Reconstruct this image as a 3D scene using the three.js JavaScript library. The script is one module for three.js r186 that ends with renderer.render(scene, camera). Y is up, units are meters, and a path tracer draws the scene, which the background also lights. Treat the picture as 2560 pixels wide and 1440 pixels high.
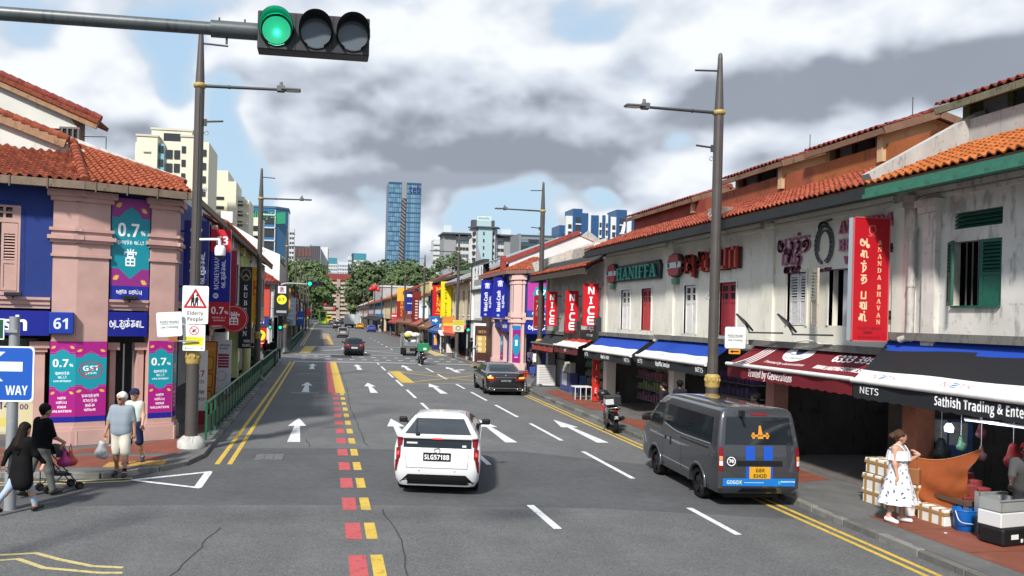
import*as THREE from 'three';
import{ImprovedNoise}from 'three/addons/math/ImprovedNoise.js';
import{toCreasedNormals}from 'three/addons/utils/BufferGeometryUtils.js';
import{RoundedBoxGeometry}from 'three/addons/geometries/RoundedBoxGeometry.js';
import{Brush,Evaluator,SUBTRACTION}from 'three-bvh-csg';
// ---------- camera, sky, sun, exposure ----------
const scene=new THREE.Scene();
const W0=2560,H0=1440,FPX=2030,CAM_H=3.75;
const camera=new THREE.PerspectiveCamera(2*Math.atan(H0/2/FPX)*180/Math.PI,W0/H0,0.1,4000);
camera.position.set(0,CAM_H,0);
camera.rotation.order='YXZ';
camera.rotation.set(0,-0.14431,0.025);
camera.setViewOffset(W0,H0,180,-69.4,W0,H0);
const renderer=new THREE.WebGLRenderer({antialias:true});
renderer.setSize(1024,576);
renderer.toneMapping=THREE.LinearToneMapping;
renderer.toneMappingExposure=1.5;
renderer.shadowMap.enabled=true;
let seed=12345;
const rnd=()=>{seed=(seed+0x6d2b79f5)|0;let t=Math.imul(seed ^(seed>>>15),1|seed);t=(t+Math.imul(t ^(t>>>7),61|t))^ t;return((t ^(t>>>14))>>>0)/4294967296};
const rr=(a,b)=>a +(b-a)*rnd();
const noise=new ImprovedNoise();
const fbm=(x,y,z,n=5)=>{let s=0,a=0.5,f=1;for(let i=0;i<n;i++){s +=a*noise.noise(x*f,y*f,z*f);a*=0.5;f*=2.03}return s};
const clamp=(x,a=0,b=1)=>Math.min(b,Math.max(a,x));
const sstep=(a,b,x)=>{const t=clamp((x-a)/(b-a));return t*t*(3-2*t)};
const lerp=(a,b,t)=>a +(b-a)*t;
const DARK=[[0.21,0.24,0.19,0.05,1],[0.09,0.26,0.13,0.06,0.8],[0.33,0.22,0.10,0.04,0.9],[0.15,0.19,0.13,0.03,0.6],[0.63,0.31,0.24,0.05,1],[0.72,0.3,0.15,0.07,0.7],[0.49,0.27,0.10,0.03,0.5],[-0.06,0.21,0.08,0.04,0.4],[0.28,0.3,0.10,0.03,0.3],[0.03,0.17,0.10,0.02,0.4]];
const WHITE=[[-0.27,0.25,0.13,0.07,1],[-0.2,0.22,0.07,0.03,0.9],[-0.03,0.31,0.13,0.04,0.7],[0.11,0.33,0.12,0.04,0.7],[0.28,0.31,0.09,0.04,0.8],[0.53,0.3,0.07,0.03,0.9],[0.45,0.31,0.04,0.04,0.7],[0.43,0.15,0.09,0.05,0.8],[0.55,0.21,0.10,0.03,0.9],[0.14,0.14,0.02,0.02,0.9],[0.12,0.09,0.04,0.03,0.9],[0.04,0.11,0.10,0.03,0.6],[-0.04,0.11,0.06,0.04,0.6],[0.28,0.11,0.06,0.02,0.7],[-0.12,0.31,0.04,0.03,0.6],[0.69,0.2,0.10,0.03,0.7],[0.4,0.17,0.04,0.03,0.7]];
const BLUE=[[-0.18,0.29,0.04,0.05,0.9],[-0.17,0.24,0.03,0.03,0.6],[-0.11,0.22,0.02,0.07,1],[-0.1,0.14,0.04,0.05,1],[0.19,0.13,0.06,0.03,1],[0.25,0.11,0.04,0.02,0.9],[0.32,0.33,0.05,0.03,0.6],[0.34,0.14,0.02,0.01,0.9],[0.14,0.18,0.04,0.01,0.4],[-0.34,0.3,0.03,0.03,0.4],[0.38,0.29,0.03,0.04,0.3],[0.06,0.13,0.03,0.03,0.3],[0.43,0.21,0.04,0.02,0.4]];
{
const W=2048,H=1024,data=new Float32Array(W*H*4);
const lin=(c)=>c.map((v)=>Math.pow(v/255,2.2));
const blueLow=lin([178,216,240]),blueHigh=lin([120,175,228]),whiteC=lin([242,246,251]),greyC=lin([150,157,170]),midC=lin([206,215,227]);
const bil=(x,y,z,n)=>{let s=0,a=0.5,f=1;for(let i=0;i<n;i++){s +=a*(0.42-1.6*Math.abs(noise.noise(x*f+i*3.1,y*f,z*f)));a*=0.52;f*=2.1}return s};
const blob=(list,a,e)=>{let s=0;for(const[ca,ce,ra,re,w]of list){const x=(a-ca)/ra,y=(e-ce)/re,d=x*x+y*y;if(d<12)s +=w*Math.exp(-d*1.1)}return s};
for(let j=0;j<H;j++){
const el=((j+0.5)/H-0.5)*Math.PI;
for(let i=0;i<W;i++){
const o=(j*W+i)*4;data[o+3]=1;
if(el<-0.03){data[o]=data[o+1]=data[o+2]=0.1;continue}
const th=((i+0.5)/W-0.5)*2*Math.PI,x=Math.cos(th)*Math.cos(el),z=Math.sin(th)*Math.cos(el),y=Math.max(0.004,Math.sin(el));
const az=Math.atan2(x,-z);
const wx=fbm(x*5+3,y*8,z*5,3)*0.05,wy=fbm(x*5,y*8+9,z*5,3)*0.035,front=sstep(1.6,0.9,Math.abs(az))*sstep(1.0,0.5,el);
const dens=(a,e,fine)=>{
const ce=Math.cos(e),X=Math.sin(a)*ce,Z=-Math.cos(a)*ce,Y=Math.sin(e)*1.7;
let d=0.45+0.5*bil(X*6.5,Y*6.5,Z*6.5,fine?6:3);
if(front>0)d +=front*(0.42*blob(WHITE,a+wx,e+wy)+0.5*blob(DARK,a+wx,e+wy)-0.85*blob(BLUE,a+wx,e+wy));
return d;
};
const D=dens(az,el,true),up1=dens(az-0.012,el+0.022,true),up2=dens(az-0.02,el+0.06,false),dk=front*blob(DARK,az+wx*1.5,el+wy*1.5)+(1-front)*0.5;
const cover=lerp(0.3+0.25*sstep(0.1,0.36,D),1,sstep(0.36,0.56,D)),body=sstep(0.36,0.62,D),lit=clamp(0.64+1.35*(D-up1)+0.5*(D-up2)+0.8*wx*10*0.35+0.35*fbm(x*14,y*26,z*14,4)-0.46*Math.min(1.05,dk));
const t=sstep(0,0.7,el);
for(let c=0;c<3;c++){
const b=lerp(blueLow[c],blueHigh[c],t),cl=lerp(midC[c],lit<0.5?lerp(greyC[c]*(0.97+0.5*wy*10*0.4),midC[c],lit*2):lerp(midC[c],whiteC[c],lit*2-1),body);
data[o+c]=0.72*lerp(b,cl,cover);
}
}
}
const t=new THREE.DataTexture(data,W,H,THREE.RGBAFormat,THREE.FloatType);
t.mapping=THREE.EquirectangularReflectionMapping;t.magFilter=t.minFilter=THREE.LinearFilter;t.needsUpdate=true;
scene.background=t;scene.environment=t;
scene.environmentIntensity=1;scene.backgroundIntensity=1;
}
const sun=new THREE.DirectionalLight(new THREE.Color(1,0.955,0.88),3.9);
sun.position.set(-34,62,30);sun.target.position.set(2,0,-30);
sun.castShadow=true;sun.shadow.radius=9;sun.shadow.mapSize.set(4096,4096);
Object.assign(sun.shadow.camera,{left:-90,right:90,top:90,bottom:-90,near:1,far:300});
sun.name='sun';sun.target.name='sun_target';
scene.add(sun,sun.target);
// ---------- materials ----------
const canvas=(w,h)=>{const c=document.createElement('canvas');c.width=w;c.height=h;return c};
function tex(w,h,draw,repeat){
const c=canvas(w,h),g=c.getContext('2d');draw(g,w,h);
const t=new THREE.CanvasTexture(c);t.colorSpace=THREE.SRGBColorSpace;t.magFilter=THREE.LinearFilter;t.anisotropy=8;
if(repeat)t.wrapS=t.wrapT=THREE.RepeatWrapping;
return t;
}
function field(n,fn){const d=new Float32Array(n*n);for(let j=0;j<n;j++)for(let i=0;i<n;i++)d[j*n+i]=fn(i/n,j/n);return d}
const hash2=(i,j,s)=>{let h=Math.imul(i,374761393)^ Math.imul(j,668265263)^ Math.imul(s,1274126177);h=Math.imul(h ^(h>>>13),1274126177);return((h ^(h>>>16))>>>0)/2147483648-1};
const tnoise=(u,v,fx,fy,s)=>{const x=u*fx,y=v*fy,i=Math.floor(x),j=Math.floor(y),a=x-i,b=y-j,p=a*a*(3-2*a),q=b*b*(3-2*b),w=(k,n)=>((k % n)+n)% n,h=(di,dj)=>hash2(w(i+di,fx),w(j+dj,fy),s);return lerp(lerp(h(0,0),h(1,0),p),lerp(h(0,1),h(1,1),p),q)};
const tfbm=(u,v,f,s,n=4,ay=1)=>{let r=0,a=0.5,fx=Math.round(f),fy=Math.max(1,Math.round(f*ay));for(let i=0;i<n;i++){r +=a*tnoise(u,v,fx,fy,s*7+i);fx*=2;fy*=2;a*=0.52}return r*0.62};
function fieldTex(n,fn,srgb=true){
const d=new Uint8Array(n*n*4);
for(let j=0;j<n;j++)for(let i=0;i<n;i++){const c=fn(i/n,j/n),o=(j*n+i)*4;for(let k=0;k<3;k++)d[o+k]=clamp(Array.isArray(c)?c[k]:c)*255;d[o+3]=255}
const t=new THREE.DataTexture(d,n,n);if(srgb)t.colorSpace=THREE.SRGBColorSpace;t.wrapS=t.wrapT=THREE.RepeatWrapping;t.magFilter=THREE.LinearFilter;t.minFilter=THREE.LinearMipmapLinearFilter;t.generateMipmaps=true;t.needsUpdate=true;return t;
}
const GRAIN=field(512,()=>rnd());
const grainAt=(u,v)=>GRAIN[(Math.floor(v*512)&511)*512 +(Math.floor(u*512)&511)];
const texAsphalt=fieldTex(1024,(u,v)=>{const g=grainAt(u*2,v*2)*0.5+grainAt(u*4+0.3,v*4)*0.5,m=tfbm(u,v,4,3),b=tfbm(u,v,40,8,3);return 0.82 +(g-0.5)*0.24+m*0.1+b*0.1});
const texAsphaltOld=fieldTex(1024,(u,v)=>{const g=grainAt(u*2.3,v*2.3),m=tfbm(u,v,4,5),b=tfbm(u,v,120,8,2);return 0.78 +(g>0.86?0.22:g<0.16?-0.2:0)+m*0.12+b*0.3});
const texStain=fieldTex(1024,(u,v)=>{const m=tfbm(u,v,5,11,5),s=sstep(0.14,0.42,tfbm(u,v,24,21,4,0.3)+0.3*tfbm(u,v,60,2,3)),g=(grainAt(u*2,v*2)-0.5)*0.04;return[0.94+m*0.09+g-s*0.08,0.935+m*0.09+g-s*0.08,0.92+m*0.1+g-s*0.09]});
const texGrime=fieldTex(1024,(u,v)=>{const m=tfbm(u,v,5,4,5),st=sstep(0.06,0.42,tfbm(u,v,34,31,4,0.25)+0.6*tfbm(u,v,6,6,3)),sp=sstep(0.2,0.42,tfbm(u,v,36,13,4)),g=(grainAt(u*2,v*2)-0.5)*0.06;const k=0.9+m*0.16+g-st*0.17-sp*0.1;return[k,k*0.99,k*0.97]});
const texPlain=fieldTex(512,(u,v)=>0.94+tfbm(u,v,6,17,5)*0.1 +(grainAt(u,v)-0.5)*0.05);
const texTile=fieldTex(512,(u,v)=>{const m=tfbm(u,v,9,4,5),sp=sstep(0.14,0.36,tfbm(u,v,22,15,4)),g=(grainAt(u,v)-0.5)*0.1;const k=0.93+m*0.22+g-sp*0.26;return[k,k*0.97,k*0.95]});
const texPave=fieldTex(1024,(u,v)=>{const m=tfbm(u,v,8,6,5),sp=sstep(0.2,0.36,tfbm(u,v,34,25,3)),g=(grainAt(u*2,v*2)-0.5)*0.14;const k=0.9+m*0.16+g;return[k+sp*0.04,k+sp*0.07,k+sp*0.07]});
const texPaint=fieldTex(512,(u,v)=>{const w=sstep(0.14,0.3,tfbm(u,v,30,8,4)+0.4*tfbm(u,v,90,3,2)),g=(grainAt(u,v)-0.5)*0.1;return 0.94+g+tfbm(u,v,5,2)*0.08-w*0.16});
const MATS=new Map();
function M(color,rough=0.8,o={}){
const key=JSON.stringify([color,rough,{...o,map:o.map?.uuid}]);
if(MATS.has(key))return MATS.get(key);
const spec=o.spec??(rough>=0.8?0.45:undefined),phys=o.coat !==undefined||o.trans !==undefined||spec !==undefined;
const m=new(phys?THREE.MeshPhysicalMaterial:THREE.MeshStandardMaterial)({roughness:rough,metalness:o.metal??0,side:o.double?THREE.DoubleSide:THREE.FrontSide});
if(Array.isArray(color))m.color.setRGB(...color);else m.color.set(color);
if(o.map){m.map=o.map;m.userData.scale=o.scale??2}
if(o.bump){m.bumpMap=o.bump;m.bumpScale=o.bumpScale??0.003;m.userData.scale=o.scale??2}
if(o.coat !==undefined){m.clearcoat=o.coat;m.clearcoatRoughness=0.04}
if(o.trans !==undefined){m.transmission=o.trans;m.thickness=0;m.ior=1.45}
if(spec !==undefined)m.specularIntensity=spec;
if(o.emit){m.emissive.set(o.emit);m.emissiveIntensity=o.emitI??1}
MATS.set(key,m);return m;
}
function signMat(w,h,draw,rough=0.45,o={}){const m=new THREE.MeshStandardMaterial({map:tex(w,h,draw),roughness:rough,...o});m.userData.keepUV=true;return m}
const addEach=(parent,name,list,mat)=>list.forEach((g)=>add(parent,name,g,mat));
// ---------- geometry helpers ----------
const V3=THREE.Vector3,P=(x,y,s)=>new V3(x,y,-s);
const box=(x0,x1,y0,y1,z0,z1)=>new THREE.BoxGeometry(Math.abs(x1-x0),Math.abs(y1-y0),Math.abs(z1-z0)).translate((x0+x1)/2,(y0+y1)/2,(z0+z1)/2);
const rbox=(x0,x1,y0,y1,z0,z1,r=0.01,seg=2)=>new RoundedBoxGeometry(Math.abs(x1-x0),Math.abs(y1-y0),Math.abs(z1-z0),seg,r).translate((x0+x1)/2,(y0+y1)/2,(z0+z1)/2);
const quat=(a,b)=>new THREE.Quaternion().setFromUnitVectors(new V3(0,1,0),b.clone().sub(a).normalize());
const V=(p)=>(p.isVector3?p:new V3(...p));
function rod(a,b,r,r2=r,n=10){a=V(a);b=V(b);return new THREE.CylinderGeometry(r2,r,a.distanceTo(b),n).applyQuaternion(quat(a,b)).translate((a.x+b.x)/2,(a.y+b.y)/2,(a.z+b.z)/2)}
function bar(a,b,w,h){a=V(a);b=V(b);const m=new THREE.Matrix4().lookAt(a,b,new V3(0,1,0));return new THREE.BoxGeometry(w,h,a.distanceTo(b)).applyMatrix4(m).translate((a.x+b.x)/2,(a.y+b.y)/2,(a.z+b.z)/2)}
const tube=(pts,r,n=20,k=7)=>new THREE.TubeGeometry(new THREE.CatmullRomCurve3(pts.map(V)),n,r,k);
const cyl=(x,y0,y1,z,r0,r1=r0,n=14)=>new THREE.CylinderGeometry(r1,r0,y1-y0,n).translate(x,(y0+y1)/2,z);
const ball=(x,y,z,r,sx=1,sy=1,sz=1,n=12)=>new THREE.SphereGeometry(r,n,Math.max(6,n*0.7|0)).scale(sx,sy,sz).translate(x,y,z);
const lathe=(pts,n=20)=>new THREE.LatheGeometry(pts.map((p)=>new THREE.Vector2(...p)),n);
const shape=(pts,holes=[])=>{const s=new THREE.Shape(pts.map((p)=>new THREE.Vector2(...p)));for(const h of holes)s.holes.push(new THREE.Path(h.map((p)=>new THREE.Vector2(...p))));return s};
const extr=(pts,d,holes,bevel=0)=>new THREE.ExtrudeGeometry(shape(pts,holes),{depth:d,bevelEnabled:bevel>0,bevelSize:bevel,bevelThickness:bevel,bevelSegments:1,curveSegments:10});
const rect=(x0,y0,x1,y1)=>[[x0,y0],[x1,y0],[x1,y1],[x0,y1]];
function quad(a,b,c,d){const g=new THREE.BufferGeometry();a=V(a);b=V(b);c=V(c);d=V(d);g.setAttribute('position',new THREE.Float32BufferAttribute([a,b,c,a,c,d].flatMap((v)=>[v.x,v.y,v.z]),3));g.setAttribute('uv',new THREE.Float32BufferAttribute([0,0,1,0,1,1,0,0,1,1,0,1],2));g.computeVertexNormals();return g}
function slab(a,b,c,d,t){
[a,b,c,d]=[a,b,c,d].map(V);const n=b.clone().sub(a).cross(d.clone().sub(a)).normalize().multiplyScalar(-t),q=[a,b,c,d].map((v)=>v.clone().add(n));
return merge([quad(a,b,c,d),quad(q[3],q[2],q[1],q[0]),quad(b,a,q[0],q[1]),quad(c,b,q[1],q[2]),quad(d,c,q[2],q[3]),quad(a,d,q[3],q[0])]);
}
function surf(fn,nu,nv,closeU=false){
const pos=[],uv=[],idx=[];
for(let j=0;j<=nv;j++)for(let i=0;i<=nu;i++){pos.push(...fn(i/nu,j/nv));uv.push(i/nu,j/nv)}
for(let j=0;j<nv;j++)for(let i=0;i<nu;i++){const a=j*(nu+1)+i,b=a+1,c=a+nu+1,d=c+1;idx.push(a,b,d,a,d,c)}
const g=new THREE.BufferGeometry();g.setAttribute('position',new THREE.Float32BufferAttribute(pos,3));g.setAttribute('uv',new THREE.Float32BufferAttribute(uv,2));g.setIndex(idx);g.computeVertexNormals();return g;
}
function merge(list){
list=list.flat(9).filter(Boolean);
if(list.length===1)return list[0];
list=list.map((g)=>(g.index?g.toNonIndexed():g));
const n=list.reduce((s,g)=>s+g.attributes.position.count,0),pos=new Float32Array(n*3),nor=new Float32Array(n*3),uv=new Float32Array(n*2);
let o=0;
for(const g of list){if(!g.attributes.normal)g.computeVertexNormals();pos.set(g.attributes.position.array,o*3);nor.set(g.attributes.normal.array,o*3);if(g.attributes.uv)uv.set(g.attributes.uv.array,o*2);o +=g.attributes.position.count}
const r=new THREE.BufferGeometry();r.setAttribute('position',new THREE.BufferAttribute(pos,3));r.setAttribute('normal',new THREE.BufferAttribute(nor,3));r.setAttribute('uv',new THREE.BufferAttribute(uv,2));return r;
}
function metricUV(g,s,ox=0,oy=0){
if(g.index)g=g.toNonIndexed();if(!g.attributes.normal)g.computeVertexNormals();
const p=g.attributes.position,n=g.attributes.normal,uv=new Float32Array(p.count*2);
for(let i=0;i<p.count;i++){
const ax=Math.abs(n.getX(i)),ay=Math.abs(n.getY(i)),az=Math.abs(n.getZ(i)),x=p.getX(i),y=p.getY(i),z=p.getZ(i);
const[u,v]=ay>=ax&&ay>=az?[x,z]:ax>=az?[z,y]:[x,y];
uv[i*2]=u/s+ox;uv[i*2+1]=v/s+oy;
}
g.setAttribute('uv',new THREE.BufferAttribute(uv,2));return g;
}
const taken=new Map();
function numbered(name){const k=taken.get(name)??0;taken.set(name,k+1);return k?name+'_'+String(k).padStart(3,'0'):name}
function thing(name,label,category,[x,y,z]=[0,0,0],turn=0,group){
const o=new THREE.Group();o.name=numbered(name);o.position.set(x,y,z);o.rotation.y=turn;o.userData={label,category};if(group)o.userData.group=group;scene.add(o);return o;
}
let uvShift=0;
function add(parent,name,geos,mat,label){
let g=merge([geos]);
if(mat.userData.scale){uvShift=(uvShift+0.377)% 1;g=metricUV(g,mat.userData.scale,uvShift,uvShift*1.7)}
const m=new THREE.Mesh(g,mat);m.name=parent===scene?numbered(name):name;m.castShadow=m.receiveShadow=true;if(label)m.userData.label=label;parent.add(m);return m;
}
function part(parent,name,label){const g=new THREE.Group();g.name=name;if(label)g.userData.label=label;parent.add(g);return g}
function struct(name,geos,mat,label){const m=add(scene,name,geos,mat);m.userData.kind='structure';if(label)m.userData.label=label;return m}
function copy(o,name,label,pos,turn){const c=o.clone();c.name=numbered(name);c.userData={...o.userData,label};if(pos)c.position.set(...pos);if(turn !==undefined)c.rotation.y=turn;scene.add(c);return c}
function stuff(parent,name,geo,mat,mats4,kind='stuff'){
const m=new THREE.InstancedMesh(geo,mat,mats4.length);mats4.forEach((x,i)=>m.setMatrixAt(i,x));m.name=name;m.userData.kind=kind;m.castShadow=m.receiveShadow=true;parent.add(m);return m;
}
// ---------- lettering ----------
const TA={
a:[12,'M3 4C5 4 4.8.6 2.8.6C.8.6.4 3 .4 5.6C.4 9 2.4 10 4 10C7 10 8.6 7.4 8.6 5.2C8.6 3 6.2 3 6.2 5.2C6.2 7.2 9 7 11 4.6M11 0V13'],
A:[15,'M3 4C5 4 4.8.6 2.8.6C.8.6.4 3 .4 5.6C.4 9 2.4 10 4 10C7 10 8.6 7.4 8.6 5.2C8.6 3 6.2 3 6.2 5.2C6.2 7.2 9 7 11 4.6M11 0V10C11 13.5 15 13.5 15 10.5C15 8 12.6 8 12.6 10.4'],
i:[11,'M1 6.5C1 4.5 4 4.5 4 6.8C4 9.4.6 9.4.6 6.4C.6 1 9 -1.5 9 4C9 8 7 10 5 10V13H10'],
k:[10,'M0 0H9M4.5 0V10M4.5 4C7 2.6 9.4 4 9.4 6.4C9.4 9 6.4 9.4 6.4 7M4.5 7C3.6 4.6.6 4.8.6 7.4C.6 10.4 3.8 10.4 4.5 8'],
K:[13,'M0 0H7M4 0V10M4 7C3.2 4.6.6 4.8.6 7.4C.6 10.4 3.4 10.4 4 8M4 4C6 2.4 9 3.6 9 7C9 10 7 11 7 9M4 10C5 15 13 14 13 6C13 2 11 0 9.4 1'],
t:[9,'M0 0H8M4 0V6M4 4C1 3.4.4 5.6.6 7C1 9 4 9 4 6M4 4C7 2.4 8.8 4.4 8.8 6.6C8.8 10.4 5 11 1.6 12.6'],
d:[9,'M1 0V10H8.4'],
n:[9,'M0 0H8M3.4 0V9.6H6M3.4 4C7.4 2.4 9 5 7.6 8C6.4 10.4 4.6 11 2.6 13'],
N:[13,'M3.4 6.6C3.4 4.4.6 4.4.6 6.8C.6 9.4 3.2 9.2 3.5 6C3.8 1 2 0 3.4 0C5.6 0 5.6 4 5.6 10M5.6 4C6-.6 10-.6 10 4V10H12.4'],
p:[9,'M1 0V10H8V0'],m:[10,'M1 0V10H9V4C9-.8 4.4-.8 4.4 4V10'],
v:[12,'M4 6C4 3.6.8 3.6.8 6.2C.8 8.8 4 8.8 4 5C4-.6.8 0 .8 2M4 6V10H11V0M4 3.4C5-.6 8-.6 8 3.4V10'],
l:[11,'M4 6.6C4 4.4.8 4.4.8 7C.8 10.6 4.6 10.6 4.6 5C4.6-1 1-.6 1 2M4.6 5C4.6 11.8 10 11.8 10 6V0'],
r:[7,'M1 10V0H6V10L4.6 12'],R:[11,'M1 10V3.4C1-.6 5-.6 5 3.4V10M5 3.4C5.6-.6 10-.6 10 4C10 9 6 8 7 13'],
s:[9,'M0 0H8M4 0V10H8.4M4 4C1 3 .2 6 1 8C2 9.6 4 9 4 7'],
g:[10,'M1 0V10H9V5H5V10M5 5V0H9'],
h:[14,'M3.4 7C3.4 5 .6 5 .6 7.6C.6 10.6 4.2 10.4 4.2 5C4.2-.4 7.4-.4 7.4 4V9M7.4 4C8.2-.4 12.4-.4 12.4 5C12.4 10 8.4 10.4 8.6 7.6C9 5.4 13 6 13 10V13'],
e:[10,'M1 7C1 4.6 4 4.6 4 7C4 9.6.8 9.6.8 7C.8 1 4-1 5 2C5.6 4 5 7 5 10M5 3C6-.8 9-.6 8.6 3C8.4 5 9 8 9 10'],
o:[3,'M-1.4 3C-1.4-3.4 2-3.4 2 1V10'],O:[4,'M-1.4 3C-1.4-4 3.4-4 3 0C2.8 2 .6 1 1.6-.4M3 0V10'],
D:[7,'M1 10V0H6V10'],u:[2,'M-1 0V13'],'.':[0,'M-5.6-3.6L-5-3.6L-5-3L-5.6-3Z'],' ':[6,''],
};
const CJ={
dang:'M50 2V18M28 5L38 16M72 5L62 16M12 36V22H88L84 36M32 32H68V48H32ZM22 56H78V97H22ZM50 56V97M22 76H78',
tai:'M20 12H80M26 26H74M12 40H88M50 2V40M42 40L12 68M58 40L90 68M50 52V96L40 90M30 64L40 72M24 90L44 76M72 62L60 72L78 90',
tong:'M40 8H84L66 20M38 26H86V80M38 26V80M38 43H86M38 60H86M61 26V78M14 12L24 24M6 42H22V72M4 92C22 74 42 94 96 92',
tang:'M50 0V14M28 4L36 14M72 4L64 14M12 32V20H88L84 32M32 30H68V46H32ZM26 60H74M50 48V92M8 94H92',
jin:'M50 2L10 36M50 2L90 36M30 36H70M22 54H78M50 36V92M30 66L38 82M70 66L62 82M8 94H92',
};
function tamil(g,str,x,y,size,o={}){
const k=size/10;let w=0;for(const ch of str)w +=(TA[ch]?.[0]??6)+1.4;
const squeeze=o.fit?Math.min(1,o.fit /(w*k)):1;
let cx=x -(o.align==='left'?0:(w*k*squeeze)/2);
g.save();g.lineCap='round';g.lineJoin='round';g.strokeStyle=o.color??'#fff';
for(const ch of str){const[adv,d]=TA[ch]??[6,''];if(d){g.save();g.translate(cx,y-size);g.scale(k*squeeze,k);g.lineWidth=o.weight??1.7;g.stroke(new Path2D(d));g.restore()}cx +=(adv+1.4)*k*squeeze}
g.restore();
}
function cjk(g,name,x,y,size,color='#fff',weight=8){g.save();g.translate(x,y);g.scale(size/100,size/100);g.lineWidth=weight;g.strokeStyle=color;g.lineJoin='miter';g.lineCap='butt';g.stroke(new Path2D(CJ[name]));g.restore()}
function txt(g,s,x,y,px,o={}){
g.save();g.fillStyle=o.color??'#fff';g.font=`${o.style ?? 'bold'} ${px}px ${o.font ?? 'sans-serif'}`;g.textAlign=o.align??'center';g.textBaseline=o.base??'middle';g.translate(x,y);if(o.rot)g.rotate(o.rot);
let sx=o.sx??1;if(o.fit)sx=Math.min(sx,o.fit/g.measureText(s).width);g.scale(sx,1);if(o.skew)g.transform(1,0,-o.skew,1,0,0);
g.fillText(s,0,0);g.restore();
}
const fill=(g,c,x=0,y=0,w=4096,h=4096)=>{g.fillStyle=c;g.fillRect(x,y,w,h)};
const poly=(g,c,pts)=>{g.fillStyle=c;g.beginPath();pts.forEach(([x,y],i)=>(i?g.lineTo(x,y):g.moveTo(x,y)));g.closePath();g.fill()};
const disc=(g,c,x,y,r)=>{g.fillStyle=c;g.beginPath();g.arc(x,y,r,0,7);g.fill()};
const ring=(g,c,x,y,r,w)=>{g.strokeStyle=c;g.lineWidth=w;g.beginPath();g.arc(x,y,r,0,7);g.stroke()};
function lotus(g,x,y,s,flip){g.save();g.translate(x,y);g.rotate(flip?-0.5:0.5);g.fillStyle='#e3b54e';for(const a of[-0.9,-0.45,0,0.45,0.9]){g.save();g.rotate(a);g.beginPath();g.ellipse(0,-s*0.55,s*0.2,s*0.55,0,0,7);g.fill();g.restore()}g.restore()}
const TEAL='#0a93a4',MAG='#a3187f',NAVY='#101f8c',NAVY2='#1b2a95';
function pawnPoster(g,w,h,top,bottom){
fill(g,MAG);fill(g,NAVY,0,h*0.93,w,h);
const y0=h*top,y1=h*bottom,d=h*0.06;
poly(g,TEAL,[[0,y0+d],[w*0.22,y0+d],[w*0.3,y0+d*0.45],[w*0.5,y0],[w*0.7,y0+d*0.45],[w*0.78,y0+d],[w,y0+d],[w,y1-d],[w*0.78,y1-d],[w*0.7,y1-d*0.4],[w*0.5,y1],[w*0.3,y1-d*0.4],[w*0.22,y1-d],[0,y1-d]]);
g.strokeStyle='#d37bb8';g.lineWidth=w*0.01;
for(const[a,b]of[[y0-d*0.35,1],[y1+d*0.35,-1]]){g.beginPath();g.moveTo(0,a+b*d);g.lineTo(w*0.22,a+b*d);g.lineTo(w*0.5,a);g.lineTo(w*0.78,a+b*d);g.lineTo(w,a+b*d);g.stroke()}
for(const[x,y,f]of[[0.16,y0-d*0.2,1],[0.84,y0-d*0.2,0],[0.16,y1+d*0.5,1],[0.84,y1+d*0.5,0]])lotus(g,w*x,y,w*0.11,f);
}
// ---------- ground, road, markings, pavements ----------
const flat=(pts,y)=>{const g=new THREE.ShapeGeometry(shape(pts.map(([x,s])=>[x,s])));g.rotateX(-Math.PI/2);g.translate(0,y,0);return g};
function strip(pts,w,y){
const L=[],R=[];
pts.forEach((p,i)=>{const a=pts[Math.max(0,i-1)],b=pts[Math.min(pts.length-1,i+1)],dx=b[0]-a[0],ds=b[1]-a[1],l=Math.hypot(dx,ds);L.push([p[0]-ds/l*w/2,p[1]+dx/l*w/2]);R.push([p[0]+ds/l*w/2,p[1]-dx/l*w/2])});
return merge(pts.slice(1).map((_,i)=>{const g=quad(P(R[i][0],y,R[i][1]),P(R[i+1][0],y,R[i+1][1]),P(L[i+1][0],y,L[i+1][1]),P(L[i][0],y,L[i][1]));return g}));
}
const mAsphalt=M([0.195,0.196,0.2],0.86,{map:texAsphalt,scale:5,bump:texAsphalt,bumpScale:0.004});
const mAsphaltDark=M([0.135,0.136,0.142],0.84,{map:texAsphalt,scale:4.3,bump:texAsphalt,bumpScale:0.003});
const mAsphaltOld=M([0.22,0.221,0.222],0.9,{map:texAsphaltOld,scale:2.6,bump:texAsphaltOld,bumpScale:0.008});
const mPatch=M([0.07,0.07,0.073],0.86,{map:texAsphalt,scale:3});
const mWhite=M([0.74,0.745,0.75],0.75,{map:texPaint,scale:1.6}),mYellow=M([0.62,0.42,0.06],0.75,{map:texPaint,scale:1.6}),mYellowPale=M([0.56,0.46,0.2],0.75,{map:texPaint,scale:1.2}),mRed=M([0.5,0.085,0.09],0.75,{map:texPaint,scale:1.6});
struct('ground',new THREE.PlaneGeometry(7000,7000).rotateX(-Math.PI/2).translate(0,-0.06,0),M([0.12,0.125,0.11],0.95,{map:texPave,scale:60}));
const road=struct('road',[flat([[-80,22.2],[0.6,22.7],[5.6,22.2],[9.6,19.4],[40,12],[40,900],[-80,900]],0)],mAsphalt);
struct('road_patch',[flat([[-80,15.7],[-2.2,16.1],[1.3,15.95],[5.6,15.5],[9.1,14.5],[40,8],[40,12],[9.6,19.4],[5.6,22.2],[0.6,22.7],[-80,22.2]],0)],mAsphaltDark,'darker smooth band of newer asphalt across the road');
struct('road_near',[flat([[-80,-30],[40,-30],[40,8],[9.1,14.5],[5.6,15.5],[1.3,15.95],[-2.2,16.1],[-80,15.7]],0)],mAsphaltOld,'coarse pale asphalt nearest the viewer');
const Y1=0.004;
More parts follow.
